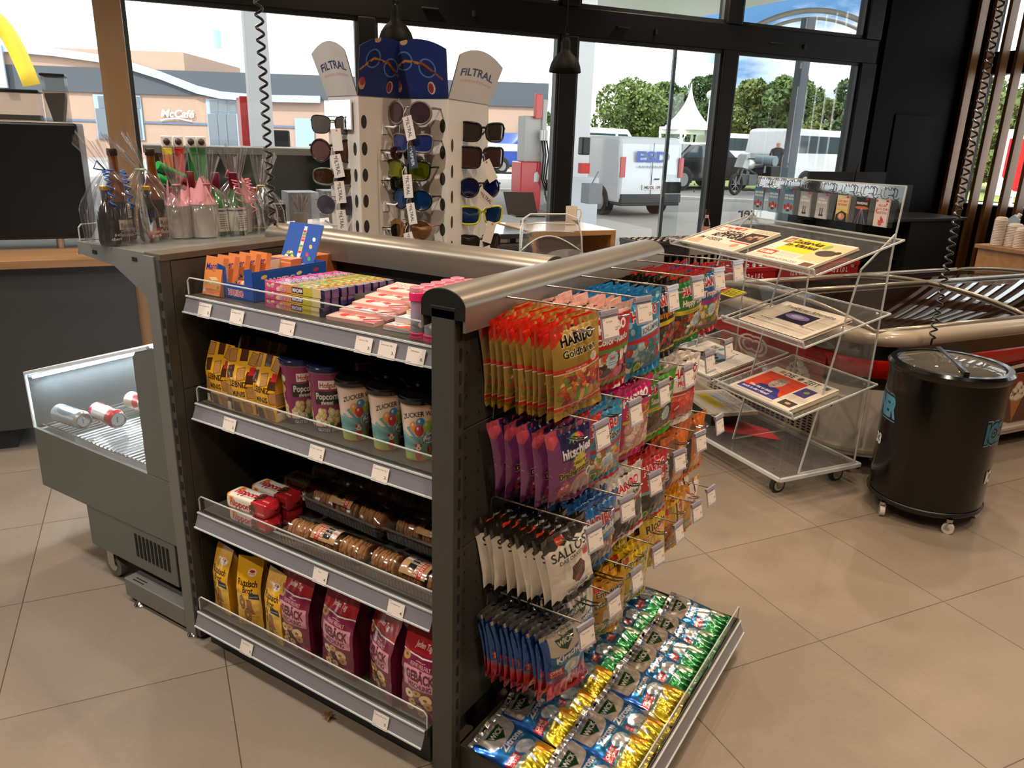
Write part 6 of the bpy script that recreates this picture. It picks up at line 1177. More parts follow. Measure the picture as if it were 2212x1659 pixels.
def glasses(label, i, f, z, fc, lc, shape='round', metal=False, tagc='#e6e0da', tl='FiLTRAL', rz=0., lmetal=.0, tagrot=.2, sc=1., out=.035):
    out = .06 if i in (2, 3) else out; f = {0: f+.16, 3: f-.17}.get(i, f); p, d, nrm, L = face_frame(i); c = p+d*(L*f)+nrm*out+Vector((0, 0, z)); ang = math.atan2(d.y, d.x)
    cf = math.atan2(CAM.y-c.y, CAM.x-c.x)+PI/2; df = (cf-ang+PI) % (2*PI)-PI; t = thing('sunglasses', label, 'sunglasses', c, ang+(df*.62 if i in (0, 3) else rz), 'sunglasses on the white column'); sc *= 1.34 if i != 1 else 1.1; t.scale = (sc, sc, sc)
    FM = mat('frame '+fc+str(metal), fc, .25, .8 if metal else 0, coat=.4); LM = mat('lens '+lc, lc, .06, lmetal, coat=.8)
    hw, hh = {'round': (.0265, .0245), 'way': (.027, .021), 'avi': (.027, .024), 'shield': (.031, .019), 'square': (.029, .024)}[shape]; fr_ = MB()
    def rim(s):
        P = []
        for k in range(28):
            a_ = 2*PI*k/28; cx, sz = math.cos(a_), math.sin(a_)
            if shape == 'round': x, y = cx*hw, sz*hh
            elif shape == 'avi': x, y = cx*hw*(1-.12*max(0, -sz)*(-s*cx if False else 1)), sz*hh*(1.05 if sz < 0 else .85)+.002*s*cx
            elif shape == 'square': e_ = 5; r_ = (abs(cx)**e_+abs(sz)**e_)**(-1/e_); x, y = cx*r_*hw*(1+.10*sz), sz*r_*hh
            elif shape == 'shield': e_ = 3; r_ = (abs(cx)**e_+abs(sz)**e_)**(-1/e_); x, y = cx*r_*hw, sz*r_*hh*(1-.1*s*cx)
            else: e_ = 3.4; r_ = (abs(cx)**e_+abs(sz)**e_)**(-1/e_); x, y = cx*r_*hw*(1+.09*sz), sz*r_*hh+.002*s*cx*(1 if sz > 0 else 0)
            P.append((s*.0335+x, -.0+((s*.0335+x)/.062)**2*.012, y))
        return P
    thick = .0011 if metal else .0026
    for s in (-1, 1): fr_.tube(rim(s), thick, 7, closed=True)
    fr_.tube([(-.0335+hw*.82, .002, hh*.45), (0, .0, hh*.5), (.0335-hw*.82, .002, hh*.45)], thick*1.1, 8); 
    if metal: fr_.tube([(-.0335+hw*.6, .002, hh*.85), (0, .0, hh*.9), (.0335-hw*.6, .002, hh*.85)], thick, 6)
    fr_.build('frame', FM, t, smooth=True)
    for s in (-1, 1):
        P = rim(s); cx = s*.0335; n = len(P); lm = MB(); lm.add([(cx, -.0035+(cx/.062)**2*.012, 0)]+P, [(0, 1+k, 1+(k+1) % n) for k in range(n)]); lm.build('lens', LM, t, smooth=True)
        tm = MB(); tk = .0011 if metal else .0024; tm.tube([(s*.0625, .012, hh*.45), (s*.064, .022, hh*.45), (s*.060, .10, hh*.30), (s*.055, .125, -.012)], [tk*1.3, tk, tk, tk*1.2], 8); tm.build('temple', FM, t, smooth=True)
    if tagc:
        a = Art(52, 26, .7, tagc); tl and a.text(tl, 27, 13, 9, '#1c2440' if tagc != '#3a4a60' else '#c8d0dc', 38, bold=.02); a.ell(5, 15, 2.4, 2.4, '#c86a5a'); g = flat_art('swing_tag', a, PAPER, t, two='#e6e0da'); g.location = (.002, -.012, -.036); g.rotation_euler = (0, PI/2-tagrot, 0)
        l = MB(); l.tube([(0, -.002, hh*.45), (.0, -.012, -.002), (.0, -.012, -.014)], .0006, 4); l.build('tag_thread', WHITE, t)
    return t
pz = lambda px, py, b: on_b(px, py, b).z
B2 = 2.53
for a_ in [('grey framed sunglasses with purple gradient lenses, top of the middle panel', 2, .40, pz(905, 245, B2), '#77726c', '#4a3640', 'round', False, '#e6e0da', 'FiLTRAL', 0, .3, .25, 1.06),
    ('taupe framed sunglasses with blue lenses and a slate tag, second in the middle panel', 2, .46, pz(912, 310, B2), '#6e665e', '#2a3a78', 'way', False, '#3a4a60', 'VIPER', 0, .3, .2, .98),
    ('black framed sunglasses with yellow green mirror lenses, middle panel', 2, .36, pz(903, 368, B2), '#121212', '#8e9a1c', 'way', False, '#e6e0da', 'FiLTRAL', 0, .8, .1, 1.06),
    ('black round sunglasses with deep blue mirror lenses, middle panel', 2, .44, pz(912, 430, B2), '#16161a', '#16457e', 'round', False, '#e6e0da', 'FiLTRAL', 0, .6, .2, .98),
    ('rose gold aviator sunglasses with pink gold mirror lenses, lowest in the middle panel', 2, .40, pz(905, 493, B2), '#b07a5a', '#a5784c', 'avi', True, '#e8e2dc', 'FiLTRAL', 0, .8, .3, 1.05),
    ('glossy black sunglasses with grey lenses, top of the right panel', 3, .62, pz(1022, 285, 2.7), '#101010', '#3a3634', 'way', False, None, '', -.1, .1, .2, 1.08),
    ('square brown lensed sunglasses with a white tag, right panel', 3, .60, pz(1020, 338, 2.7), '#18141a', '#4a3430', 'square', False, '#efe8e0', '', -.1, .2, .5, 1.08),
    ('oval dark blue lensed sunglasses, middle of the right panel', 3, .58, pz(1015, 400, 2.7), '#141418', '#141c50', 'round', False, '#d8d0c8', 'FiLTRAL', -.1, .3, .9, .98),
    ('bright yellow framed sunglasses with blue lenses, right panel', 3, .62, pz(1022, 458, 2.7), '#cdd21e', '#1a3a6a', 'way', False, '#e8e0d6', '', -.1, .4, -.3, 1.08),
    ('plain black sunglasses at the foot of the right panel', 3, .60, pz(1018, 515, 2.7), '#121212', '#2c2826', 'way', False, '#e8e2dc', '', -.1, .1, .3, 1.04),
    ('thin metal sunglasses with grey lenses, top of the left panel', 0, .30, pz(728, 270, 2.72), '#2a2a2e', '#6a6560', 'way', True, '#e6e0da', '', .35, .3, .1, 1.0),
    ('tortoise cat eye sunglasses with rose lenses, left panel', 0, .28, pz(724, 325, 2.72), '#241a16', '#6a4c48', 'round', False, '#e6e0da', 'FiLTRAL', .35, .2, .2, 1.06),
    ('wraparound brown sunglasses with clear grey frame, left panel', 0, .34, pz(735, 380, 2.72), '#5a6058', '#3e2616', 'shield', False, '#e6e0da', 'FiLTRAL', .35, .3, .1, 1.02),
    ('frameless sunglasses with violet grey lenses, lowest on the left panel', 0, .36, pz(738, 440, 2.72), '#8a8a8c', '#4a4654', 'round', True, '#e6e0da', 'FiLTRAL', .35, .3, .1, 1.0),
    ('maroon lensed sunglasses seen edge on beside the middle panel, upper', 1, .92, pz(858, 330, 2.6), '#3a2020', '#4a2426', 'way', False, None, '', .25, .2, .1, .8),
    ('dark green lensed sunglasses seen edge on beside the middle panel', 1, .92, pz(852, 395, 2.6), '#141412', '#1c241c', 'square', False, None, '', .25, .2, .1, .8),
    ('black square sunglasses seen edge on low beside the middle panel', 1, .92, pz(856, 495, 2.6), '#141412', '#1c1c24', 'square', False, None, '', .25, .2, .1, .8)]: glasses(*a_)
for z, i, f in [(rows[k]+.002, 2, .36) for k in range(5)]+[(pz(1020, y, 2.7)+.01, 3, .62) for y in (285, 338, 400, 458, 515)]+[(pz(730, y, 2.72)+.01, 0, .34) for y in (270, 325, 380, 440, 490)]: arm(i, f, z, .05, -1 if i == 0 else 1)
# ------------------------------------------------------------ pendant lamps
BKM = mat('black lamp enamel', '#060606', .6, spec=.12)
for nm, px, py, bb in (('left', 856, 96, 4.55), ('right', 1220, 157, 4.55)):
    p = on_b(px, py, bb); t = thing('pendant_lamp', '%s bell shaped black pendant lamp hanging before the windows' % ('part hidden, far' if nm == 'left' else 'fully visible'), 'pendant lamp', p, 0, 'pendant lamps')
    m = MB(); m.lathe([(.098, 0), (.100, .004), (.096, .03), (.085, .062), (.062, .095), (.036, .115), (.028, .135), (.028, .175), (.018, .20), (.0, .205)], 40); m.lathe([(.096, .002), (.09, .03), (.078, .058), (.055, .085), (.0, .10)], 40); m.build('shade', BKM, t, smooth='auto')
    m = MB(); m.tube([(-.018, 0, .19), (-.02, 0, .25), (0, 0, .27), (.02, 0, .25), (.018, 0, .19)], .003, 8); m.cyl((-.022, 0, .22), (.022, 0, .22), .006, 10); m.build('bracket', BKM, t, smooth='auto')
    m = MB(); m.cyl((0, 0, .265), (0, 0, CEIL-p.z-.01), .0035, 8); m.build('cord', BKM, t)
    m = MB(); m.ball((0, 0, .045), .028, n=16, k=10); m.build('bulb', mat('warm bulb', '#ffdca0', .4, emis='#ffb868', es=6), t, smooth=True)
# ------------------------------------------------------------ table, chair, box desk behind the display
TZ = 1.0
def tp(px, py, z): a_, b_, _ = ab(oz(px, py, z)); return a_, b_
a1, b1 = tp(1331, 497, TZ); a2, b2 = tp(1262, 478, TZ)
bx = thing('box_desk', 'oak box desk with pale top and open front beside the window', 'desk', rm(a1, b1), RA)
OK2 = wood('oak veneer', '#a37648', '#bd9060', 'X', 3.); W_ = .62; D_ = max(.45, b2-b1)
m = MB(); m.box(-W_, 0, 0, D_, TZ-.032, TZ); m.box(-.035, 0, .0, D_, 0, TZ-.032); m.box(-W_, -W_+.035, .0, D_, 0, TZ-.032); m.box(-W_+.035, -.035, D_-.03, D_, 0, TZ-.032); m.build('desk_body', OK2, bx, bevel=.002)
MB().box(-W_+.002, -.002, .002, D_-.002, TZ, TZ+.002).build('desk_top', mat('pale desk top', '#d9cfc8', .25, coat=.5), bx)
mg = thing('coffee_mug', 'tall cream mug standing on the box desk', 'mug', rm(*tp(1233, 486, TZ+.002), TZ+.003), -1.0); m = MB(); m.lathe([(0, 0), (.034, 0), (.037, .004), (.040, .125), (.037, .125), (.033, .01), (0, .008)], 32); m.build('mug_body', mat('cream glaze', '#d9cdbc', .2, coat=.5), mg, smooth='auto')
m = MB(); m.tube([(.038, 0, .105), (.058, 0, .108), (.068, 0, .085), (.064, 0, .05), (.050, 0, .028), (.036, 0, .022)], .0055, 10); m.build('handle', mat('cream glaze', '#d9cdbc'), mg, smooth=True)
a3, b3 = tp(1240, 500, TZ); tb = thing('black_table', 'black topped high table with a dark screen on it', 'table', rm(a1-W_-.96, b1+.02), RA)
MB().box(0, .94, -.05, .62, TZ-.035, TZ-.004).build('table_top', mat('black table top', '#2c3032', .2, coat=.4), tb, bevel=.004)
for x in (.05, .83):
    for y in (0, .55): MB().box(x-.02, x+.02, y-.02, y+.02, 0, TZ-.035).build('leg', BLACK, tb)
ls = thing('laptop', 'thin black screen standing on the high table', 'laptop', rm(*tp(1135, 464, TZ), TZ), RA-.15); m = MB(); m.add([(-.14, 0, 0), (.10, 0, 0), (.075, .06, .165), (-.165, .06, .165), (-.14, .006, 0), (.10, .006, 0), (.075, .066, .165), (-.165, .066, .165)], [(0, 1, 2, 3), (4, 5, 6, 7), (0, 1, 5, 4), (1, 2, 6, 5), (2, 3, 7, 6), (3, 0, 4, 7)]); m.build('screen', BLACK, ls); MB().box(-.13, .10, -.19, 0, 0, .012).build('keyboard', BLACK, ls, bevel=.003)
# black bag under the table
p = on_b(1100, 530, b1-.02); bgd = thing('black_bag', 'black fabric bag hanging beneath the high table', 'bag', p+Vector((0, 0, -.16)), RA); m = MB(); m.box(-.19, .15, -.05, .08, -.06, .17); m.build('bag_body', mat('black fabric', '#1b1a1b', .8, bump=.5, bscale=400), bgd, bevel=.03); m = MB(); m.tube([(-.1, -.052, .16), (-.08, -.07, .08), (.06, -.07, .07), (.08, -.052, .16)], .007, 8); m.build('strap', BLACK, bgd, smooth=True)
m = MB(); m.box(-.2, .16, -.06, .10, -.085, -.065); m.bar((0, .05, -.08), (0, .05, -(p.z-.16)), .04); m.build('hook_rack', BLACK, bgd)
# clear plastic chair
ch = thing('clear_chair', 'transparent plastic chair with ribbed rounded back', 'chair', rm(*tp(1186, 560, .9)), RA-.12); pc = ch.location; CH = clear('clear polycarbonate', (.93, .94, .96), .5, .05, edge=('#c9cdd6', .10))
bb = ab(pc)[1]; ztop = on_b(1175, 465, bb).z; zmid = on_b(1200, 515, bb).z; wl_ = (on_b(1122, 480, bb)-on_b(1225, 500, bb)).length*1.16
m = MB(); m.grid(lambda u, v: ((u-.5)*wl_*(1.0+.12*(1-v)), .06*v+.05*(2*u-1)**2*-1+.0, ztop-.36+v*.36-(.05 if v > .92 else 0)*(abs(2*u-1)**4)), 24, 24); m.build('backrest', CH, ch, smooth=True)
m = MB()
for k in range(2): m.tube([((u-.5)*wl_*.8, .05-.05*(2*u-1)**2-.006, ztop-.05-.045*k) for u in np.linspace(0, 1, 12)], .003, 6)
m.tube([((u-.5)*wl_*1.02, .03-.05*(2*u-1)**2-.004, ztop-.20+.08*math.sin(PI*u)) for u in np.linspace(0, 1, 16)], .004, 6)
fr0 = [(-.5*wl_*1.1, -.05, ztop-.36), (-.5*wl_*1.03, -.02, ztop-.12), (-.46*wl_, .0, ztop-.02), (-.3*wl_, .04, ztop+.002), (.3*wl_, .04, ztop+.002), (.46*wl_, .0, ztop-.02), (.5*wl_*1.03, -.02, ztop-.12), (.5*wl_*1.1, -.05, ztop-.36)]
m.tube(fr0, .005, 8); m.build('back_rib', ACEDGE, ch, smooth=True)
sz = ztop-.34; m = MB(); m.grid(lambda u, v: ((u-.5)*.44, -.42+v*.40, sz-.02+.06*(2*u-1)**2*.3+.02*math.sin(PI*v)), 14, 14); m.build('seat', CH, ch, smooth=True)
m = MB(); m.grid(lambda u, v: (.24*math.cos(PI*(1-u))*math.sin(PI/2*v+.01)+.02, -.12-.10*math.sin(PI/2*v), sz-.02+.20*math.sin(PI*u)*math.sin(PI/2*v+.01)), 24, 10); m.build('lower_shell', CH, ch, smooth=True)
for sx in (-.18, .18):
    for sy in (-.38, -.04): MB().tube([(sx, sy, sz-.01), (sx*1.15, sy*1.05, 0)], [.016, .011], 10).build('leg', ACEDGE, ch, smooth='auto')
# ------------------------------------------------------------ bottle crates by the door
RED = mat('red crate plastic', '#a3141c', .35, coat=.2); DKC = mat('dark crate plastic', '#26262a', .4); GRC = mat('grey crate plastic', '#8b8484', .4)
def crate(name, label, a, b, z, mt, grp, txt=None, caps=0, L=.40, W=.30, H=.29, capc='#c8b8a8'):
    t = thing(name, label, 'crate', rm(a, b, z), RA, grp); m = MB(); w = .012
    m.box(0, L, 0, w, 0, H*.30); m.box(0, L, 0, w, H*.62, H); m.box(0, L, W-w, W, 0, H); m.box(0, w, 0, W, 0, H*.3); m.box(0, w, 0, W, H*.62, H); m.box(L-w, L, 0, W, 0, H)
    for k in range(7): m.box(k*(L-.02)/6, k*(L-.02)/6+.02, 0, w, H*.3, H*.62)
    for k in range(5): m.box(0, w, k*(W-.02)/4, k*(W-.02)/4+.02, H*.3, H*.62)
    m.box(0, L, 0, W, 0, .01); m.box(-.004, L+.004, -.004, .004, H-.03, H); m.box(-.004, .004, -.004, W+.004, H-.03, H)
    m.build('crate_shell', mt, t, bevel=.002)
    if txt: q = text_mesh(txt, .035, L*.4, .02, .0); o = q.build('lettering', mat('white print', '#e8dcdc', .6), t); o.location = (L*.5, -.002, H*.8); o.scale = (1, 1, 1); o.location.y = -.0055
    if caps:
        m = MB()
        for i in range(caps):
            x, y = .05+(i % 6)*(L-.1)/5, .05+(i//6)*(W-.1)/3; b_ = MB(); b_.lathe([(.026, .015), (.026, H*.55), (.012, H*.78), (.012, H-.005)], 12, o=(x, y, 0)); b_.build('bottle_neck', mat('brown bottle', '#2a160c', .1, coat=.5), t, smooth='auto')
            c = MB(); c.lathe([(.0145, -.008), (.0145, .003), (.011, .006), (0, .006)], 12, o=(x, y, H)); c.build('crown_cap', mat('crown cap', capc, .25, .7), t, smooth='auto')
    return t
cb = 4.72
for k in range(3):
    crate('beer_crate', 'dark crate of capped bottles near the door, %s of the left stack' % ['bottom', 'middle', 'top'][k], 3.22, cb, k*.285, [GRC, GRC, DKC][k], 'crates by the door', caps=24 if k == 2 else 0)
    crate('beer_crate', 'grey crate beside the dark one, %s of the second stack' % ['bottom', 'middle', 'top'][k], 3.66, cb+.02, k*.285, GRC, 'crates by the door', caps=24 if k == 2 else 0)
for j, a_ in enumerate((3.62, 4.06, 4.50)):
    for k in range(2): crate('beer_crate', 'red drinks crate behind the newspaper rack, %s in the %s stack' % (['lower', 'upper'][k], ['left', 'middle', 'right'][j]), a_, 4.18+.03*j, k*.29+.16, RED, 'red crates', txt='12 x 1,0 L', caps=12 if k == 1 and j == 0 else 0, capc='#b01c24')
    tag(MB().box(0, .42, 0, .32, 0, .158).build('crate_base', DKC, loc=rm(a_-.01, 4.17+.03*j), rz=RA, bevel=.004), 'dark empty crate under the %s red stack' % ['left', 'middle', 'right'][j], 'crate', 'bases of the red stacks')
pb = oz(1430, 527, .862); bb_ = MB(); t = thing('beer_bottle', 'single brown beer bottle standing on top of the crates', 'bottle', rm(3.83, cb+.06, .862)); m = MB()
bb_.lathe([(0, 0), (.029, 0), (.0305, .006), (.0305, .11), (.026, .13), (.014, .165), (.0125, .215), (.0145, .218), (.0145, .226), (0, .228)], 24); bb_.build('glass_body', mat('brown bottle', '#2a160c'), t, smooth='auto')
m.lathe([(.0155, .155), (.0135, .185)], 20); m.lathe([(.0312, .03), (.0312, .10)], 24); m.build('paper_label', mat('beer label', '#b8281e', .5, noise=('#d8cfc0', 30)), t, smooth='auto')
# ------------------------------------------------------------ newspaper rack of clear acrylic
AF, AR, BN, BFr = 2.49, 2.965, 2.40, 3.32
rk = thing('newspaper_rack', 'clear acrylic newspaper rack on castors with a row of gift cards on top', 'newspaper rack', rm(0, 0), RA)
def edgebox(name, x0, x1, y0, y1, z0, z1, mt=None): return MB().box(x0, x1, y0, y1, z0, z1).build(name, mt or RACKA, rk)
def outline(pts, name='sheet_edge', w=.006, closed=False, par=None):
    m = MB(); n = len(pts)
    for i in range(n if closed else n-1): m.bar(pts[i], pts[(i+1) % n], w)
    return m.build(name, ACEDGE, par or rk)
edgebox('base_plate', AF, AR+.03, BN-.01, BFr+.01, .095, .113); outline([(AF, BN-.01, .104), (AR+.03, BN-.01, .104), (AR+.03, BFr+.01, .104), (AF, BFr+.01, .104)], 'base_edge', .016, True)
for b_ in (BN, BFr, (BN+BFr)/2):
    top = 1.05 if b_ == (BN+BFr)/2 else 1.19
    P = [(AF+.13, b_, .115), (AR, b_, .115), (AR, b_, top), (AR-.06, b_, top), (AF+.20, b_, 1.05)]
    P = [(AF+.12, b_, .115), (AR, b_, .115), (AR, b_, top+.02), (AF+.30, b_, 1.06)]
    m = MB(); m.add(P, [(0, 1, 2, 3)]); s_ = m.build('side_sheet', RACKA, rk); outline(P, par=s_, closed=True, w=.0065)
P = [(AR, BN, 1.165), (AR, BFr, 1.165), (AR+.015, BFr, 1.405), (AR+.015, BN, 1.415)]
m = MB(); m.add(P, [(0, 1, 2, 3)]); s_ = m.build('card_panel', clear('tinted acrylic', (.80, .82, .83), .10, .05), rk); outline(P, par=s_, closed=True, w=.006)
SHELF = [(1.055, 1.19, .02), (.745, .862, .02), (.42, .528, .02)]
def shelf(zf, zr, b0, b1, af=AF-.03):
    P = [(af, b0, zf+.028), (af+.012, b0, zf), (AR, b0, zr)]; Q = [(x, b1, z) for x, _, z in P]
    m = MB(); m.add(P+Q, [(0, 1, 4, 3), (1, 2, 5, 4)]); s_ = m.build('sloping_shelf', RACKA, rk); outline([P[0], P[1], P[2], Q[2], Q[1], Q[0]], par=s_, closed=True, w=.007); outline([P[1], Q[1]], par=s_, w=.005)
    return s_
sb = [(BN-.06, BFr+.04)]; shelf(1.055, 1.19, BN-.05, BFr+.04)
mid = (BN+BFr)/2-.04
for zf, zr in ((.745, .862), (.42, .528)): shelf(zf, zr, BN-.05, mid+.06); shelf(zf, zr, mid+.10, BFr+.12)
for a_ in (AF+.07, AR-.03):
    for b_ in (BN+.07, BFr-.05):
        w_ = MB(); R_ = .038; w_.cyl((a_, b_-.012, R_), (a_, b_+.012, R_), R_, 26, 0); w_.cyl((a_, b_-.0135, R_), (a_, b_+.0135, R_), R_*.72, 22, 1); w_.cyl((a_, b_-.015, R_), (a_, b_+.015, R_), R_*.2, 12, 2)
        w_.build('caster_wheel', [mat('black tyre', '#262524', .5), mat('grey wheel', '#a8a39a', .4), CHROME], rk, smooth='auto')
        f_ = MB(); f_.add([(a_-.03, b_-.018, .09), (a_+.03, b_-.018, .09), (a_+.008, b_-.018, .03), (a_-.008, b_-.018, .03)], [(0, 1, 2, 3)]); f_.add([(a_-.03, b_+.018, .09), (a_+.03, b_+.018, .09), (a_+.008, b_+.018, .03), (a_-.008, b_+.018, .03)], [(0, 1, 2, 3)]); f_.box(a_-.034, a_+.034, b_-.024, b_+.024, .088, .095)
        for dx in (-.024, .024):
            for dy in (-.018, .018): f_.cyl((a_+dx, b_+dy, .113), (a_+dx, b_+dy, .118), .006, 10)
        f_.build('caster_fork', mat('castor steel', '#a89c88', .35, .7), rk)
m = MB()
for b_ in (BN, BFr):
    for z_ in (1.19, .862, .528, 1.09, .78, .45): m.cyl((AF+.25 if z_ in (1.09, .78, .45) else AR-.02, b_-.008, z_-.01), (AF+.25 if z_ in (1.09, .78, .45) else AR-.02, b_+.008, z_-.01), .006, 10)
m.build('cap_nut', CHROME, rk, smooth='auto')
# newspapers: lying on the slopes, reading side towards the front
NWC = '#e0d6c6'
def news(name, label, art, w, h, si, bc, along=.03, th=.012, rot=0., grp=None, cat='newspaper'):
    """w along the rack, h up the slope; bc = centre b"""
    zf, zr, _ = SHELF[si]; sl_ = math.atan2(zr-zf, AR-AF+.018); t = thing(name, label, cat, rm(AF-.018+along*math.cos(sl_)+.006, bc, zf+along*math.sin(sl_)+.005), 0, grp)
    t.rotation_euler = (Matrix.Rotation(RA-PI/2+rot, 3, 'Z') @ Matrix.Rotation(sl_, 3, 'X')).to_euler()
    m = MB(); rs = np.random.RandomState(int(bc*99))
    for k in range(4): d_ = rs.uniform(-.004, .004, 4); m.box(-w/2+d_[0], w/2+d_[1], d_[2]+.002, h+d_[3], k*th/4+.0004, (k+1)*th/4)
    m.build('folded_pages', PAPERP, t, bevel=.001); C = art.sample(); ny, nx = C.shape[:2]; u, v = np.meshgrid(np.linspace(0, 1, nx), np.linspace(0, 1, ny))
    link('front_page', sheet_mesh('front_page', [((u-.5)*w, v*h, th+.0015+.0012*np.sin(u*5)*np.sin(v*4), C, 0)], PAPER), t); return t
PAPERP = mat('newsprint', '#cfc4b2', .9)
def cols(a, x0, y0, x1, y1, n=3, c='#8a8278'):
    w = (x1-x0)/n
    for i in range(n): a.lines(x0+i*w+1, y0, x0+(i+1)*w-2, y1, max(3, int((y1-y0)/4)), c, .35)
a = Art(400, 285, 1.7, '#dccbbc'); a.rect(14, 196, 96, 258, '#c8202a'); a.text('Bild', 55, 227, 42, '#f2e8e0', 64, bold=.05); a.rect(100, 246, 160, 266, '#c8202a'); a.text('SOZIAL-', 190, 196, 44, '#1c1816', 160, bold=.06); a.text('BETRÜGER', 170, 150, 44, '#1c1816', 190, bold=.06); a.text('IM VISIER', 120, 92, 34, '#3a302a', 170, bold=.03)
a.rect(262, 120, 388, 232, '#3a2e28'); a.blobs(290, 130, 380, 220, 9, ['#c09070', '#8a6a50'], 9, 16, 3); a.rect(120, 236, 188, 272, '#b5503a'); a.ell(160, 252, 14, 16, '#d8a888'); a.lines(250, 240, 390, 276, 5, '#5a7a3a'); a.rect(10, 16, 110, 60, '#c8a088'); a.ell(60, 60, 26, 22, '#d0a080'); cols(a, 120, 10, 390, 66, 4); a.ell(330, 66, 22, 24, '#b88a70'); a.rect(250, 100, 390, 112, '#c8202a')
news('newspaper', 'tabloid with large black headline and red square logo on the top shelf', a, .40, .30, 0, 3.10, .02, .012)
a = Art(400, 285, 1.7, '#dccdbe'); a.rect(70, 120, 260, 275, '#e2c32e'); a.text('Zucker-Aus', 160, 244, 40, '#1c1816', 176, bold=.05); a.text('im Affenhaus', 165, 198, 36, '#1c1816', 186, bold=.05); a.rect(20, 210, 66, 275, '#8a6a50'); a.ell(44, 240, 14, 18, '#c89870'); a.rect(20, 60, 120, 110, '#c8402e'); a.text('KURIER', 70, 84, 24, '#f2e4dc', 80, bold=.04)
a.rect(262, 70, 396, 270, '#c8b890'); a.ell(330, 170, 52, 34, '#4a4038'); a.ell(374, 190, 18, 18, '#3a322c'); a.ell(280, 230, 20, 26, '#8aa050'); a.text('ANGRIFF AUF DEN ZOO', 200, 34, 18, '#3a302a', 200); cols(a, 10, 8, 120, 52, 2); cols(a, 130, 66, 250, 112, 2); a.rect(330, 10, 390, 56, '#6a4a3c')
news('newspaper', 'tabloid with black headline on yellow, right half of the top shelf', a, .40, .30, 0, 2.615, .01, .012)
a = Art(400, 290, 1.7, '#ddd2c2'); a.text('Frankfurter Allgemeine', 200, 250, 26, '#1c1a18', 300, bold=.02, shear=.0); a.line([(40, 232), (360, 232)], 1.5, '#4a4640'); cols(a, 12, 60, 110, 226, 1); cols(a, 300, 120, 390, 226, 1); a.rect(120, 110, 292, 218, '#2a2038'); a.ell(200, 170, 70, 26, '#8a7ab0'); a.ell(200, 172, 40, 12, '#c0b8dc')
r = np.random.RandomState(5)
for _ in range(22): a.ell(r.uniform(126, 286), r.uniform(114, 132), 4, 9, '#141018')
a.text('Aufstand', 90, 90, 12, '#2a2622', 80, bold=.02); a.rect(14, 48, 60, 56, '#b5302a'); cols(a, 12, 8, 390, 78, 5); a.text('Wer kommt?', 330, 104, 12, '#2a2622', 90, bold=.02)
news('newspaper', 'broadsheet with blackletter masthead and dark violet photo on the middle shelf', a, .40, .30, 1, 2.60, .02, .016)
a = Art(230, 290, 1.7, '#2a2622'); a.rect(0, 0, 230, 290, '#3a3430'); a.rect(10, 210, 110, 280, '#c8202a'); a.text('BZ', 60, 244, 44, '#f2e8e0', 66, bold=.05); a.rect(110, 190, 226, 284, '#e0cf2a'); a.lines(116, 200, 220, 276, 5, '#2a2622', .5); a.ell(80, 120, 52, 64, '#c89a80'); a.rect(30, 162, 130, 182, '#5a5450'); a.ell(176, 110, 34, 40, '#cfc8c4'); a.lines(20, 10, 210, 46, 4, '#e8e0d8', .5)
news('magazine', 'dark magazine cover with a face and yellow box in the left tray', a, .23, .29, 1, 3.20, .03, .006, cat='magazine')
a = Art(400, 290, 1.7, '#d9d4cc'); a.text('DIE', 110, 254, 28, '#1c1a18', 46, bold=.02); a.ell(160, 254, 17, 17, '#6a94b8'); a.text('WELT', 240, 254, 28, '#1c1a18', 90, bold=.02); a.rect(96, 100, 300, 214, '#8aa0b4'); a.rect(96, 100, 300, 130, '#6a6a70'); a.blobs(110, 110, 290, 190, 9, ['#3a4450', '#c8a890', '#4a6a94', '#2a2e38'], 11, 22, 7); cols(a, 10, 90, 90, 226, 1); cols(a, 306, 90, 390, 226, 1); cols(a, 10, 8, 390, 84, 5); a.text('CDU steht', 60, 92, 12, '#2a2622', 90, bold=.02)
news('newspaper', 'broadsheet with blue globe in its masthead, left tray of the lower shelf', a, .40, .30, 2, 3.14, .01, .014)
a = Art(400, 290, 1.7, '#ddd2c2'); a.text('DIE', 130, 260, 34, '#1c1a18', 62, bold=.02); a.ell(196, 258, 15, 17, '#6a6258'); a.text('ZEIT', 268, 260, 34, '#1c1a18', 84, bold=.02); a.rect(60, 248, 90, 276, '#b88a4a'); a.rect(340, 246, 370, 274, '#5a5248'); a.rect(20, 28, 270, 236, '#d0482e'); a.poly([(60, 28), (96, 110), (150, 124), (214, 116), (262, 60), (268, 28)], '#3c3a80'); a.rect(20, 28, 270, 66, '#42408a')
a.ell(156, 158, 36, 48, '#b8a898'); a.ell(156, 196, 34, 18, '#8a7a70'); a.ell(142, 164, 11, 8, '#4a4440'); a.ell(168, 164, 11, 8, '#4a4440'); a.ell(142, 164, 9, 6, '#c8bcae'); a.ell(168, 164, 9, 6, '#c8bcae'); a.ell(156, 134, 12, 4, '#7a5a50'); a.ell(156, 150, 5, 9, '#a08c7c'); a.text('Was hat er jetzt', 130, 82, 18, '#efe6dc', 150, bold=.02); a.text('noch in der Hand?', 126, 54, 18, '#efe6dc', 170, bold=.02)
a.rect(280, 130, 356, 210, '#4a3a78'); a.ell(320, 176, 15, 12, '#7a9a3a'); cols(a, 280, 80, 390, 124, 2); a.rect(300, 24, 380, 74, '#4a4038'); a.ell(340, 50, 16, 9, '#c89a6a'); cols(a, 20, 6, 280, 24, 4)
news('newspaper', 'weekly paper with a red portrait cover on the lower right shelf', a, .40, .30, 2, 2.585, .0, .022)
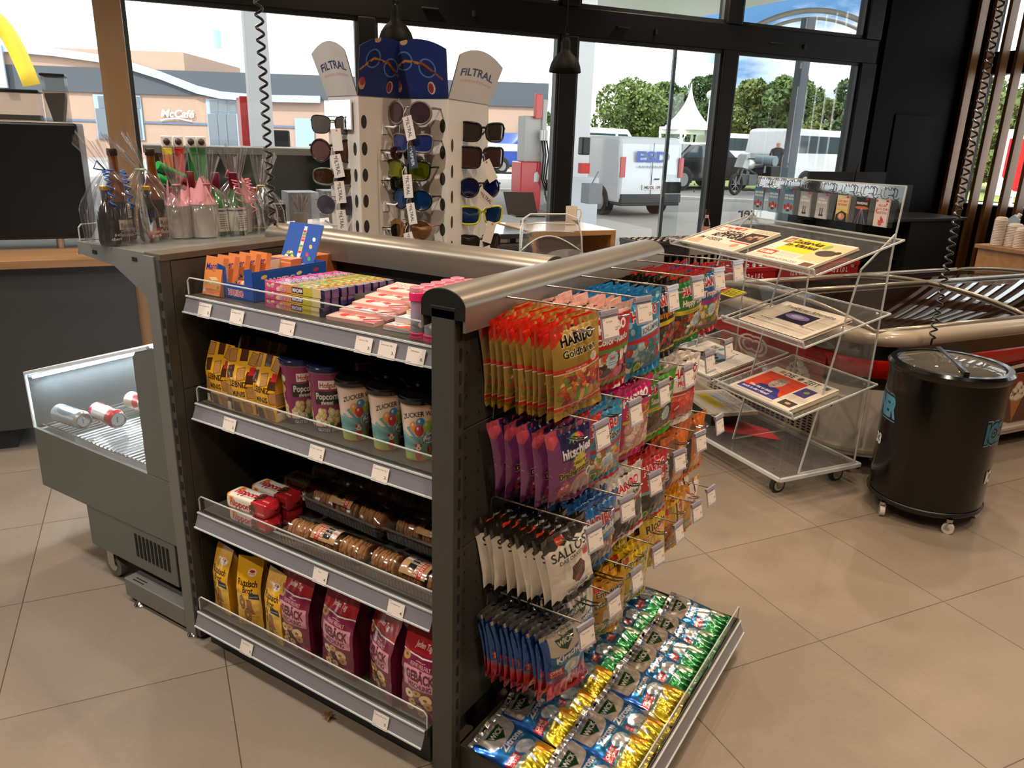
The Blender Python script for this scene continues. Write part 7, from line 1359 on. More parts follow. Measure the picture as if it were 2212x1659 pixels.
a = Art(400, 280, 2.2, '#d9d4ca'); a.rect(60, 60, 300, 130, '#e2d04a'); a.rect(60, 140, 220, 200, '#b8c8d8'); a.lines(30, 210, 370, 260, 5, '#6a8ab0', .5); a.lines(240, 140, 370, 200, 4, '#7a7a8a', .5)
t = thing('newspaper', 'folded newspaper with yellow band lying on the left of the rack base', 'newspaper', rm(2.60, 3.16, .20), 0); t.rotation_euler = (0, 0, RA-PI/2-.2); MB().box(-.19, .19, 0, .26, 0, .016).build('folded_pages', PAPERP, t, bevel=.001); MB().box(-.16, .10, .04, .2, -.085, 0).build('page_stack', mat('dark paper stack', '#3a3836', .7), t)
o = flat_art('front_page', a, PAPER, t, wm=.38, hm=.26); o.rotation_euler = (-PI/2, 0, 0); o.location = (0, 0, .018)
tag(MB().add([(2.60, 3.0, .1145), (2.83, 2.75, .1145), (2.88, 2.9, .1145), (2.82, 3.05, .1145), (2.60, 3.0, .118), (2.83, 2.75, .118), (2.88, 2.9, .118), (2.82, 3.05, .118)], [(0, 1, 2, 3), (4, 5, 6, 7), (0, 1, 5, 4), (1, 2, 6, 5), (2, 3, 7, 6), (3, 0, 4, 7)]).build('red_leaflet', mat('red card', '#c8404a', .5), loc=rm(0, 0), rz=RA), 'red folded leaflet lying flat on the clear rack base', 'leaflet')
# gift cards hanging on the top panel
GC = []
def gcard(c1, c2, txts, tc, seed=1, pic=None):
    a = Art(72, 106, .8, c1); a.grad(0, 106, c2, c1); a.rect(54, 96, 68, 104, '#c8202a')
    for k, tx in enumerate(txts): a.text(tx, 36, 82-k*14, 9, tc, min(60, 9*len(tx)), bold=.03)
    if pic: pic(a)
    return a
rudi = lambda a: (a.ell(36, 34, 12, 14, '#a82a26'), a.ell(14, 30, 8, 12, '#a82a26'), a.ell(58, 30, 8, 12, '#a82a26'), a.rect(30, 14, 42, 30, '#e8e0dc'), a.ell(36, 16, 14, 6, '#5a2a26'))
feet = lambda a: (a.rect(26, 14, 33, 44, '#5a4450'), a.rect(39, 14, 46, 44, '#5a4450'), a.ell(30, 14, 8, 5, '#3a3038'), a.ell(43, 14, 8, 5, '#3a3038'))
carp = lambda a: (a.poly([(4, 26), (36, 44), (68, 34), (70, 0), (2, 0)], '#2a2220'), a.ell(36, 20, 20, 14, '#c89070'), a.ell(30, 22, 6, 8, '#e8c8a8'), a.rect(0, 44, 72, 48, '#e0c040'))
road = lambda a: (a.rect(0, 0, 72, 64, '#26303c'), a.ell(36, 64, 40, 6, '#c86a3a'), a.line([(6, 0), (34, 62)], 2, '#c83a3a'), a.line([(66, 0), (38, 62)], 2, '#8ab0d8'), a.line([(24, 0), (35, 62)], 1, '#d8d8e0'), a.line([(48, 0), (37, 62)], 1, '#d8d8e0'))
bday = lambda a: (a.blobs(20, 6, 56, 38, 10, ['#c8303a', '#d85a60'], 3, 8, 4), a.ell(6, 98, 5, 5, '#d0404a'), a.ell(60, 88, 4, 5, '#d0404a'), a.ell(8, 60, 4, 6, '#d0404a'))
cards = [(gcard('#2a6a94', '#8ab0c4', ['EINE KLEINE', 'FÜR DICH'], '#dfe8ee', 1, rudi), 'blue gift card with red figure, leftmost on the rack panel'), (gcard('#2a6a94', '#8ab0c4', ['EINE KLEINE', 'FÜR DICH'], '#dfe8ee', 1, rudi), 'blue gift card with red figure, second on the rack panel'),
    (gcard('#2a6a94', '#8ab0c4', ['EINE KLEINE', 'FÜR DICH'], '#dfe8ee', 1, rudi), 'blue gift card with red figure, third on the rack panel'), (gcard('#8e98a4', '#c8ccd0', ['DU...', 'GESCHENK'], '#e8ecf0', 1, feet), 'grey gift card with two legs, left one of the grey pair'), (gcard('#8e98a4', '#c8ccd0', ['DU...', 'GESCHENK'], '#e8ecf0', 1, feet), 'grey gift card with two legs, right one of the grey pair'),
    (gcard('#e2d8b8', '#e0c060', ['LOS GEHT', 'DIE FAHRT'], '#c03a2a', 1, carp), 'yellow gift card with a car window picture'), (gcard('#1c1e22', '#26303c', ['FAHRSPASS'], '#e8e8ec', 1, road), 'black gift card with light trails on a road'), (gcard('#e6dedc', '#ded4d2', ['ALLES', 'GUTE ZUM', 'GEBURTSTAG'], '#b8242e', 1, bday), 'white birthday gift card, rightmost on the rack panel')]
for i, (art, lb_) in enumerate(cards):
    b_ = BFr-.05-i*(BFr-BN-.08)/7.6-.03*(i > 4)*.5; t = thing('gift_card', lb_, 'gift card', rm(AR-.012, b_, 1.385-.0), RA-PI/2, 'gift cards on the rack')
    for k in range(2): o = flat_art('card', art, CARD, t, two='#d8d4d0'); o.scale = (.98, 1, 1.12); o.location = (.004*k, .003*k-.004, -.150-.002*k)
    m = MB()
    for s in (-.008, .008): m.tube([(s, -.004, -.018), (s, -.016, -.016), (s, -.016, .012), (s, .006, .020), (s, .012, .008)], .0022, 6)
    m.build('wire_hook', CHROME, t, smooth=True); m = MB(); m.tube([(-.030, -.010, -.014), (-.012, -.014, -.010), (0, -.014, -.026), (.016, -.012, -.030), (.030, -.008, -.022)], .0018, 6); m.build('hanger_loop', BLACK, t, smooth=True)
# ------------------------------------------------------------ ice barrel
bc = rm(3.06, 2.085); ib = thing('ice_barrel', 'glossy black barrel cooler on castors with clear lid and blue lettering', 'barrel cooler', (bc.x, bc.y, 0), 0); R_ = .232; zt = .70
BB = mat('gloss black', '#050505', .18, coat=.25, spec=.35)
m = MB(); m.lathe([(0, .065), (R_-.012, .065), (R_-.004, .075), (R_, .10), (R_+.004, zt-.04), (R_+.012, zt-.03), (R_+.014, zt-.012), (R_+.004, zt), (R_-.020, zt), (R_-.024, zt-.012)], 72); m.build('barrel_body', BB, ib, smooth='auto')
m = MB(); m.lathe([(R_+.004, .078), (R_+.006, .092), (R_+.002, .096)], 72); m.build('foot_ring', BLACK, ib, smooth='auto')
m = MB(); m.lathe([(R_-.024, zt-.010), (R_-.03, zt-.002), (R_*.5, zt+.012), (0, zt+.016)], 48); m.build('clear_lid', clear('lid glass', (.75, .74, .72), .35, .04, edge=('#8a857c', .25)), ib, smooth=True)
m = MB(); m.bar((-math.cos(RA+.9)*R_*.92, -math.sin(RA+.9)*R_*.92, zt+.008), (math.cos(RA+.9)*R_*.92, math.sin(RA+.9)*R_*.92, zt+.008), .022, .02); m.build('lid_bar', BB, ib, bevel=.004)
m = MB(); m.lathe([(0, zt-.10), (R_-.03, zt-.10)], 40); m.build('inner_tub', mat('tub grey', '#8a857c', .5), ib)
def curved_art(name, art, par, R, a0, z0, w, h, mt):
    C = art.sample(); ny, nx = C.shape[:2]; u, v = np.meshgrid(np.linspace(0, 1, nx), np.linspace(0, 1, ny)); th = a0+(u-.5)*w/R; return link(name, sheet_mesh(name, [(R*np.cos(th), R*np.sin(th), z0+(v-.5)*h, C, 0)], mt), par)
def curved_text(txt, R, a0, z0, h, w, col, par, name, bold=.06, slope=0., d=.0006):
    co, tr = glyphs(txt, bold, 0); k = h/.72; kx = w/(co[:, 0].max()-co[:, 0].min()); m = MB()
    m.add([((R+d)*math.cos(a0+x*kx/R), (R+d)*math.sin(a0+x*kx/R), z0+y*k+x*kx*slope) for x, y in co], [tuple(t) for t in tr]); return m.build(name, mat('ink '+col, col, .4), par)
av = math.atan2(CAM.y-bc.y, CAM.x-bc.x)
for txt, da, z_, w_, h_ in (('INER', -1.08, .50, .15, .085), ('ICE', 1.08, .46, .11, .08)):
    for off, cc, bd in ((.0004, '#6aa4c0', .17), (.0009, '#0c0c10', .13), (.0016, '#5aa2c8' if da < 0 else '#2f6a82', .06)): curved_text(txt, R_+.003, av+da, z_, h_, w_, cc, ib, 'lettering', bd, 0.0, off)
curved_text('33', R_+.003, av-1.18, .335, .045, .06, '#e8e8ec', ib, 'lettering', .06); curved_text('IC', R_+.003, av+1.25, .25, .05, .05, '#e8e8ec', ib, 'lettering', .06)
for k in range(5):
    a_ = av-.95+k*2*PI/5+.25; cx, cy = (R_-.008)*math.cos(a_), (R_-.008)*math.sin(a_); tx, ty = -math.sin(a_+.9), math.cos(a_+.9)
    w_ = MB(); w_.cyl((cx-tx*.010, cy-ty*.010, .024), (cx+tx*.010, cy+ty*.010, .024), .024, 22, 0); w_.cyl((cx-tx*.0115, cy-ty*.0115, .024), (cx+tx*.0115, cy+ty*.0115, .024), .008, 10, 1); w_.build('castor_wheel', [mat('pale wheel', '#c8c2ba', .35), CHROME], ib, smooth='auto')
    f_ = MB(); ux, uy = ty, -tx; f_.bar((cx-ux*.012, cy-uy*.012, .024), (cx-ux*.0, cy-uy*.0, .062), .028, .006, upv=(ux, uy, 0)); f_.cyl((cx, cy, .055), (cx, cy, .068), .014, 12); f_.build('castor_fork', CHROME, ib, smooth='auto')
bt = ab(oz(2012, 735, .70)); q = rm(3.02, 2.26, .70); q = oz(2013, 733, .715); spiral('spiral_cable', 'black coiled cable hanging from above to the barrel cooler', Vector((q.x, q.y, 3.1)), q, .013, 60, .0048)
# ------------------------------------------------------------ ice cream chest freezer
fz = thing('ice_cream_freezer', 'red and white rounded ice cream chest freezer with curved glass lids', 'freezer', rm(0, 0), RA); fa0, fa1, fb0, fb1 = 3.02, 5.45, 2.44, 3.85
def loop(o, r_=.26, n=10):
    P = []
    for cx, cy, s_ in ((fa0-o+r_, fb0-o+r_, PI), (fa1+o-r_, fb0-o+r_, 1.5*PI), (fa1+o-r_, fb1+o-r_, 0), (fa0-o+r_, fb1+o-r_, .5*PI)):
        for k in range(n+1): a_ = s_+k/n*PI/2; P.append((cx+r_*math.cos(a_), cy+r_*math.sin(a_)))
    return P
def band(name, prof, mt, smooth='auto', cap=None):
    m = MB(); n = len(loop(0)); vs = [(x, y, z) for o, z in prof for x, y in loop(o)]
    fs = [(i*n+k, i*n+(k+1) % n, (i+1)*n+(k+1) % n, (i+1)*n+k) for i in range(len(prof)-1) for k in range(n)]
    if cap: fs.append(tuple((len(prof)-1)*n+k for k in range(n)))
    m.add(vs, fs); return m.build(name, mt, fz, smooth=smooth)
band('white_body', [(-.03, .075), (0, .085), (0, .44)], mat('freezer white', '#d6cfc6', .3, coat=.4)); band('bumper', [(0, .10), (.012, .11), (.012, .125), (0, .135)], mat('beige plastic', '#b8ac9a', .4))
band('red_band', [(.001, .50), (.006, .52), (.016, .56), (.012, .585), (0, .59)], mat('freezer red', '#a8120e', .2, coat=.7))
band('side_glass', [(-.004, .585), (-.002, .665)], clear('freezer glass', (.82, .82, .82), .3, .05)); band('inner_wall', [(-.05, .30), (-.05, .66)], mat('freezer liner', '#6a625a', .5)); band('inner_floor', [(-.06, .52), (-.07, .52)], mat('freezer liner', '#6a625a'), cap=True)
band('rim', [(0, .66), (.022, .668), (.030, .695), (.024, .722), (-.02, .735), (-.055, .728), (-.058, .70)], mat('beige rim', '#a89c8a', .25, coat=.5), smooth=True)
m = MB()
def dome(u, v): x = fa0+.07+(fa1-fa0-.14)*u; y = fb0+.07+(fb1-fb0-.14)*v; return (x, y, .722+.075*math.sin(PI*v)**.8)
m.grid(dome, 4, 20); m.build('curved_lid', clear('smoked lid', (.45, .38, .34), .55, .02, edge=('#2a1c16', .25)), fz, smooth=True)
m = MB()
for u in (.0, .5, 1.): m.tube([Vector(dome(u, v))+Vector((0, 0, .006)) for v in np.linspace(0, 1, 16)], .012, 8)
for v in (0., .5, 1.): m.tube([Vector(dome(u, v))+Vector((0, 0, .006)) for u in (0, 1)], .014, 8)
m.build('lid_frame', mat('lid frame', '#8f897c', .25, .4, coat=.4), fz, smooth=True)
# packs behind the side glass, printed pictures, stripes, vents
rs = np.random.RandomState(9)
for k in range(13):
    x = fa0+.32+k*.15; m = MB(); m.box(-.055, .055, 0, .05, 0, .10, 0, None, Matrix.Translation((x, fb0+.07, .53)) @ Matrix.Rotation(rs.uniform(-.3, .3), 4, 'Y')); m.build('ice_cream_pack', mat('ice pack red', '#a8221e', .3, noise=('#d8c8bc', 22)), fz, bevel=.004)
m = MB()
for k in range(60): m.bar((fa0+.28+k*.033, fb0+.055, .60), (fa0+.28+k*.033, fb0+.055, .655), .002)
for z_ in (.612, .652): m.bar((fa0+.26, fb0+.055, z_), (fa1-.26, fb0+.055, z_), .003)
m.build('wire_basket', WHITE, fz)
WS = mat('white stripe', '#cfc4b6', .3)
m = MB(); yf = fb0-.0175
m.add([(fa0+.62, yf, .45), (fa0+.62, yf, .462), (fa0+2.1, yf, .575), (fa0+2.1, yf, .535)], [(0, 1, 2, 3)]); m.build('stripe', WS, fz)
def A_cone(w, h, bg='#9a1418'):
    a = Art(w, h, 1.8, bg)
    return a
def cone_pic(a, cx, cy, s):
    a.poly([(cx-s*.5, cy), (cx+s*.5, cy), (cx, cy-s*1.5)], '#b8743a')
    for k in range(6): a.line([(cx-s*.45+k*s*.16, cy-s*.05), (cx+s*.02+k*s*.02, cy-s*1.3+k*s*.15)], .6+s*.01, '#8a4e22')
    r = np.random.RandomState(int(cx))
    for dx, dy, q in ((-.3, .15, .34), (.3, .15, .34), (0, .1, .36), (-.2, .45, .30), (.22, .45, .30), (0, .72, .26)): a.ell(cx+dx*s, cy+dy*s, q*s, q*s*.9, '#a89078'); a.ell(cx+dx*s, cy+dy*s+s*.02, q*s*.94, q*s*.82, '#eadfd0')
    for _ in range(16): a.ell(cx+r.uniform(-.5, .5)*s, cy+r.uniform(0, .9)*s, s*.07, s*.05, '#4a2a1c', r.uniform(0, 3))
a = Art(1700, 300, 5, '#8e1216'); a.poly([(0, 0), (1700, 0), (1700, 60), (900, 20), (0, 90)], '#cfc6bc')
for cx in (430, 800, 1150, 1500): a.ell(cx+60, 120, 170, 110, '#5a2a20'); cone_pic(a, cx, 165, 90)
a.rect(0, 0, 1700, 22, '#cfc6bc')
o = flat_art('printed_front', a, mat('glossy print', rough=.25, attr=True, coat=.6), fz, wm=1.9, hm=.31); o.location = ((fa0+fa1)/2, fb0-.003, .128)
a = Art(560, 330, 2.4, '#a8161c'); a.text('LANGNESE', 190, 150, 34, '#f0e4e0', 190, bold=.04)
for r_, c in ((62, '#f0e4e0'), (50, '#a8161c'), (38, '#f0e4e0'), (26, '#a8161c')): a.ell(168, 250, r_, r_, c); a.ell(212, 250, r_, r_, c)
a.poly([(150, 190), (230, 190), (190, 170)], '#f0e4e0'); cone_pic(a, 440, 170, 96); a.rect(300, 60, 350, 180, '#3a2018'); a.rect(360, 0, 560, 50, '#c8a080')
o = flat_art('printed_end', a, mat('glossy print'), fz, wm=.80, hm=.30); o.rotation_euler = (0, 0, -PI/2); o.location = (fa0-.019, fb0+.66, .262)
m = MB(); m.box(fa0-.006, fa0-.001, fb0+.26, fb1-.26, .09, .255, 0)
for i in range(22):
    for j in range(9): m.box(fa0-.0072, fa0-.0058, fb0+.30+i*.038, fb0+.322+i*.038, .105+j*.0155, .112+j*.0155, 1)
m.build('vent_grille', [mat('vent plate', '#b0a99c', .4), HOLE], fz)
for a_ in (fa0+.3, fa1-.3):
    for b_ in (fb0+.12, fb1-.2): MB().cyl((a_-.02, b_, .037), (a_+.02, b_, .037), .037, 18).build('castor_wheel', mat('white wheel', '#b8b2a8', .4), fz, smooth='auto')
# steel bin post glimpsed between rack and freezer
# lidded cup stacks, milk carton on the freezer's far side shelf
cbx, cby = 5.2, 3.3
kc = thing('serving_counter', 'oak serving counter standing behind the freezer', 'counter', rm(5.75, 2.6), RA); MB().box(0, .7, -2.2, 1.3, 0, .86).build('counter_body', wood('oak veneer', '#a37648', '#bd9060'), kc, bevel=.003); MB().box(-.02, .72, -2.22, 1.32, .86, .89).build('worktop', wood('oak worktop', '#96683c', '#b98a58'), kc, bevel=.003)
cupm = mat('white cup plastic', '#dcd0c6', .35)
for i, (px, py, r_, h_, lb_) in enumerate([(2142, 590, .045, .20, 'stack of white lids and cups, tallest and leftmost'), (2172, 560, .055, .16, 'wide stack of white lids behind the carton side'), (2188, 600, .040, .14, 'short stack of white lids at the right')]):
    p = on_a(px, py, 5.86+.0*i); q = rm(5.84+.05*(i == 1), ab(p)[1], .892); t = thing('cup_stack', lb_, 'cup stack', q, 0, 'stacks of cups and lids'); m = MB(); pr_ = [(0, 0)]
    for k in range(int(h_/.012)): pr_ += [(r_, k*.012), (r_, k*.012+.006), (r_*.94, k*.012+.008), (r_*.94, k*.012+.0115)]
    pr_ += [(r_*.8, h_+.006), (r_*.5, h_+.01), (0, h_+.01)]; m.lathe(pr_, 28); m.build('lid_stack', cupm, t, smooth='auto')
mk = thing('milk_carton', 'blue and white milk carton with white screw cap on the serving counter', 'carton', rm(5.98, ab(on_a(2180, 520, 5.98))[1], .892), RA+.4); MB().box(-.038, .038, -.038, .038, 0, .19).build('carton_body', mat('milk carton blue', '#4a8ab8', .4, noise=('#c8d4dc', 12)), mk, bevel=.003); MB().add([(-.038, -.038, .19), (.038, -.038, .19), (.038, .038, .19), (-.038, .038, .19), (-.038, 0, .225), (.038, 0, .225)], [(0, 1, 5, 4), (2, 3, 4, 5), (0, 4, 3), (1, 2, 5)]).build('gable', mat('milk carton blue', '#4a8ab8'), mk); MB().cyl((0, -.02, .205), (0, -.035, .232), .016, 16).build('screw_cap', WHITE, mk, smooth='auto')
# ------------------------------------------------------------ dark cabinets in the corner
kb = 5.05; c1 = ab(on_b(1875, 482, kb)); c2 = ab(on_b(2058, 462, kb))
lc = thing('low_cabinet', 'low black cabinet with an open compartment before the slatted wall', 'cabinet', rm(c1[0]-.12, kb-.0), RA); DK = mat('black laminate', '#1c1a19', .45); W_ = c2[0]-c1[0]+.30; zc = (c1[2]+c2[2])/2
m = MB(); m.box(0, W_, .02, .5, .02, .30); m.box(0, .10, .02, .5, .30, zc-.03); m.box(W_*.5, W_, .02, .5, .30, zc-.03); m.box(.1, W_*.5, .48, .5, .3, zc-.03); m.build('cabinet_body', DK, lc, bevel=.003); MB().box(-.02, W_+.02, -.02, .52, zc-.03, zc).build('cabinet_top', mat('dark grey top', '#2b2a2b', .35), lc, bevel=.003)
MB().box(.1, W_*.5, .1, .48, .55, .565).build('inner_shelf', DK, lc); MB().bar((W_*.55, .005, .30), (W_*.72, .005, .30), .012).build('handle', mat('brass handle', '#8a7248', .3, .8), lc)
tc_ = thing('till_desk', 'black desk screen panel with a small microphone, left of the slats', 'desk', rm(c1[0]-.3, kb+.56), RA); zt_ = on_b(1900, 372, kb+.55).z; MB().box(0, 1.5, 0, .12, 0, zt_-.12).build('desk_panel', DK, tc_, bevel=.003); MB().box(.05, 1.05, -.03, .0, zt_-.45, zt_).build('screen_panel', mat('matt dark', '#1a1918', .6), tc_, bevel=.003)
m = MB(); m.tube([(.62, -.04, zt_-.2), (.62, -.05, zt_+.02), (.60, -.07, zt_+.07), (.57, -.10, zt_+.08)], .006, 8); m.build('microphone', BLACK, tc_, smooth=True)
# ------------------------------------------------------------ outside
def out(px, d): r_ = ray((px, 300)); v = Vector((r_.x, r_.y, 0)).normalized(); return Vector((CAM.x, CAM.y, 0))+v*d      # ground point in the direction of a pixel column
def zpx(px, py, d): r_ = ray((px, py)); return CAM.z+r_.z/math.hypot(r_.x, r_.y)*d
ASP = mat('asphalt', '#a29f9b', .9, noise=('#8c8986', 3), bump=.3, bscale=60); PAV = mat('concrete paving', '#bdb8b2', .85, noise=('#aaa59e', 2))
m = MB(); m.box(-160, 200, BW+.12, 260, -.22, -.02, 0, None, RL); o = m.build('ground_outside', ASP); tag(o, kind='structure')
struct('forecourt_slab', MB().box(-40, 40, BW+.12, BW+9, -.03, -.004, 0, None, RL), PAV)
for (px0, px1, d0, d1) in ((600, 1300, 33, 34.0), (1000, 1900, 24.0, 24.4)):
    a_, b_, c_, e_ = out(px0, d0), out(px1, d0), out(px1, d1), out(px0, d1); struct('kerb_line', MB().add([(p.x, p.y, z) for z in (-.02, .05) for p in (a_, b_, c_, e_)], [(0, 1, 2, 3), (4, 5, 6, 7), (0, 1, 5, 4), (1, 2, 6, 5), (2, 3, 7, 6), (3, 0, 4, 7)]), mat('kerb', '#c8c4be', .8))
a_, b_ = out(1200, 60), out(2400, 46); gr_ = MB().add([(p.x, p.y, .01) for p in (out(1150, 30.5), out(2300, 30.5), out(2300, 60), out(1150, 60))], [(0, 1, 2, 3)]); o = gr_.build('grass_verge', mat('grass', '#6d7d3c', .95, noise=('#8c9650', 8))); tag(o, 'green verge beyond the car park under the trees', 'grass', kind='stuff')
# forecourt canopy over the pumps with its round columns
CW = mat('canopy white', '#d4d6d8', .5); cz_ = 5.6
cn = thing('forecourt_canopy', 'flat white canopy over the forecourt seen through the upper panes', 'canopy', rm(0, 0), RA)
m = MB(); m.box(-30, 17.5, BW+1.2, 25, cz_, cz_+.9); m.build('canopy_slab', CW, cn)
for px, d, w in ((1245, 13.5, .34), (566, 13.5, .34)):
    p = out(px, d); a_, b_, _ = ab(p); q = MB(); q.box(a_-w/2, a_+w/2, b_-w/2, b_+w/2, -.02, cz_); q.build('column', CW, cn, bevel=.02)
    q = MB(); q.box(a_-w*.75, a_+w*.95, b_-w*.85, b_+w*.6, -.02, .95 if px > 1000 else 1.2); q.build('column_box', mat('pale box', '#c6ccd4', .5), cn, bevel=.02)
p = out(1270, 12.9); a_, b_, _ = ab(p); z_ = zpx(1256, 316, 12.9); MB().box(a_-.15, a_+.0, b_-.1, b_+.05, z_-.13, z_+.14).build('soap_dispenser', BLACK, cn, bevel=.02); z_ = zpx(1253, 363, 12.9); MB().box(a_-.13, a_+.02, b_-.08, b_+.04, z_-.08, z_+.08).build('red_notice', mat('red notice', '#c8302a', .5), cn)
p = out(1285, 12.2); a_, b_, _ = ab(p); m = MB(); m.box(a_-.12, a_+.12, b_-.12, b_+.12, .62, .92); m.tube([(a_, b_, .92), (a_+.1, b_, 1.1)], .012, 6); m.build('squeegee_bucket', mat('grey bucket', '#7c8288', .5), cn, bevel=.01)
p = out(1290, 14.0); a_, b_, _ = ab(p); struct('kerb_island', MB().box(a_-1.0, a_+.6, b_-1.0, b_+.6, -.02, .14, 0, None, RL), mat('kerb', '#c8c4be'))
# arched truss reflection in the top pane, added as tubes outside
tr_ = thing('arch_reflection', 'shallow arched tubes added outside as a truss reflection in the top right pane', 'roof', (0, 0, 0)); m = MB(); d = 22.
for dd, r_ in ((d, .065), (d+3, .05)):
    P = []
    for k in range(21):
        f = k/20; px = 1575+f*295; py = 78-55*math.sin(PI*min(1, f*1.0))**.8 if dd == d else 100-60*math.sin(PI*f)**.8; q = out(px, dd); P.append((q.x, q.y, zpx(px, py, dd)))
    m.tube(P, r_, 8)
m.build('arch_tube', mat('reflected tube', '#9c9a92', .4, .4), tr_, smooth=True)
for px in (1870,):
    q = out(px, d); m = MB(); m.cyl((q.x, q.y, 0), (q.x, q.y, zpx(px, 78, d)), .08, 10); m.build('column', mat('reflected tube', '#9c9a92'), tr_)
p = out(1712, 12.5); tag(MB().box(-.07, .07, -.07, .07, 0, zpx(1712, 40, 12.5)).build('mullion_reflection', mat('dark reflection', '#3c4650', .5), loc=p, rz=RA), 'dark upright added outside the right hand pane as a mullion reflection', 'post')  # upright added for the dark mullion reflection in the pane
# restaurant building
BD = 46.; bt_ = thing('restaurant_building', 'tan and dark grey single storey restaurant with pale blue ribbon across its front', 'building', (0, 0, 0))
pL, pR = out(-160, BD+2), out(1176, BD-6); fd = (pR-pL); FL = fd.length; fd.normalize(); fn_ = Vector((-fd.y, fd.x, 0)); fn_ = -fn_ if fn_.dot(CAM-pL) > 0 else fn_
FM_ = Matrix(((fd.x, fn_.x, 0, pL.x), (fd.y, fn_.y, 0, pL.y), (0, 0, 1, 0), (0, 0, 0, 1))); FNn = Vector((-fn_.x, -fn_.y, 0))
def fx(px, py):      # pixel -> (s along the front, z)
    p = hitn((px, py), fn_, pL.dot(fn_)); return (p-pL).dot(fd), p.z
def fbox(name, x0, y0, x1, y1, mt, dep=.08, par=bt_, out_=.02):
    s0, z0 = fx(x0, y1); s1, z1 = fx(x1, y0); return MB().box(s0, s1, -out_-dep, -out_, z0, z1, M=FM_).build(name, mt, par)
TAN = mat('tan render', '#a58a7a', .85); DG = mat('dark grey cladding', '#454a52', .7); LB = mat('pale blue ribbon', '#9fb2ca', .6); PB = mat('window frame blue grey', '#8fa3b8', .5); GW = mat('dark window glass', '#55606a', .1, coat=.6)
ztop = fx(600, 160)[1]; zd0 = fx(600, 213)[1]; ztan = fx(250, 95)[1]
m = MB(); m.box(0, FL, 0, 12, -.05, ztop, M=FM_); m.build('main_wall', TAN, bt_); m = MB(); m.box(-.1, FL+.1, -.12, 12.1, zd0, ztop, M=FM_); m.build('fascia', DG, bt_)
sA, _ = fx(0, 120); sB, _ = fx(397, 120); m = MB(); m.box(max(0, sA-3), sB, -.05, 9, ztop-.2, fx(397, 113)[1], M=FM_); m.build('roof_box', TAN, bt_)
zl_ = fx(400, 267)[1]; MB().box(0, FL, -.05, -.02, zl_-.05, zl_+.05, M=FM_).build('base_line', mat('blue line', '#5a6a88', .6), bt_)
rib = [(6, 97, 112), (120, 105, 122), (215, 118, 135), (280, 133, 150), (350, 155, 172), (430, 186, 203), (480, 198, 214), (560, 205, 220), (694, 208, 223)]
m = MB(); T_ = [fx(x, y0) for x, y0, _ in rib]; B_ = [fx(x, y1) for x, _, y1 in rib]; n = len(rib)
vs = [FM_ @ Vector((s, dd, z)) for dd in (-.30, -.14) for s, z in T_+B_]; m.add(vs, [(i, i+1, n+i+1, n+i) for i in range(n-1)]+[(2*n+i, 2*n+n+i, 2*n+n+i+1, 2*n+i+1) for i in range(n-1)]+[(i, 2*n+i, 2*n+i+1, i+1) for i in range(n-1)]+[(n+i, n+i+1, 3*n+i+1, 3*n+i) for i in range(n-1)]); m.build('ribbon', LB, bt_)
for x0, y0, x1, y1, nm in ((214, 207, 304, 300, 'window'), (454, 215, 512, 318, 'entrance_door'), (640, 256, 678, 318, 'side_door'), (1117, 270, 1166, 318, 'delivery_door')):
    w_ = fbox(nm, x0, y0, x1, y1, PB, .06)
    if nm in ('window', 'entrance_door'):
        for k in range(2 if nm == 'window' else 3):
            wd_ = (x1-x0)/(2 if nm == 'window' else 3); q0, q1 = x0+k*wd_+2, x0+(k+1)*wd_-2
            for (ya, yb) in ((y0+2, y0+(y1-y0)*.28), (y0+(y1-y0)*.31, y1-1)): fbox('pane', q0, ya, q1, yb, GW, .02, w_, .09)
for px, w_ in ((8, 4),): fbox('sign_pylon', px-2, 98, px+w_, 190, LB, .1, bt_, .3)
s0, z0 = fx(385, 245); co = text_mesh('McCafé', .52*(FL/FL)*abs(fx(400, 230)[1]-fx(400, 262)[1])*1.0, abs(fx(420, 245)[0]-fx(348, 245)[0]), .018, .0, .25); m = MB(); m.v = [tuple(FM_ @ Vector((x+s0, -.10, z+z0))) for x, y, z in co.v]; m.f = co.f; m.m = co.m; m.c = co.c; m.build('lettering', mat('white sign letters', '#f2f2f2', .5), bt_)
m = MB(); P = [fx(349, 260), fx(362, 257), (fx(387, 256)), fx(416, 262)]; m.tube([FM_ @ Vector((s, -.1, z)) for s, z in P], .035, 6); m.build('lettering_underline', mat('white sign letters', '#f2f2f2'), bt_)
# golden arch sign
am = MB(); D2 = BD-8; P = []
for k in range(25):
    f = k/24; px = -84+170*f; py = 35+ (150*(abs(2*f-1)**2.6)); q = out(px, D2); P.append((q.x, q.y, zpx(px, py, D2)))
am.tube(P, .33, 8); P2 = []
for k in range(14):
    f = k/13; px = 52+60*f; py = 78+ 60*(f**1.6)*1.0-0; 
gs = thing('arch_sign', 'tall rounded yellow arch sign before the restaurant', 'sign', (0, 0, 0)); am.build('arch', mat('yellow sign', '#c8a820', .5), gs, smooth=True)
# far industrial roof
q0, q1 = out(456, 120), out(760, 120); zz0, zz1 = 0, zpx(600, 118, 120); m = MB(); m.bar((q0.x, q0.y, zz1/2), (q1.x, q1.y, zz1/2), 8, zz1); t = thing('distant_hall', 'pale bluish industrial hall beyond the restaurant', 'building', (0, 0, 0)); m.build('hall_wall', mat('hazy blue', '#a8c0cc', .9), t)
q = out(486, 119); m = MB(); m.cyl((q.x, q.y, 0), (q.x, q.y, zpx(486, 66, 119)), .5, 8); m.build('mast', mat('hazy green', '#8ab0a0', .9), t)
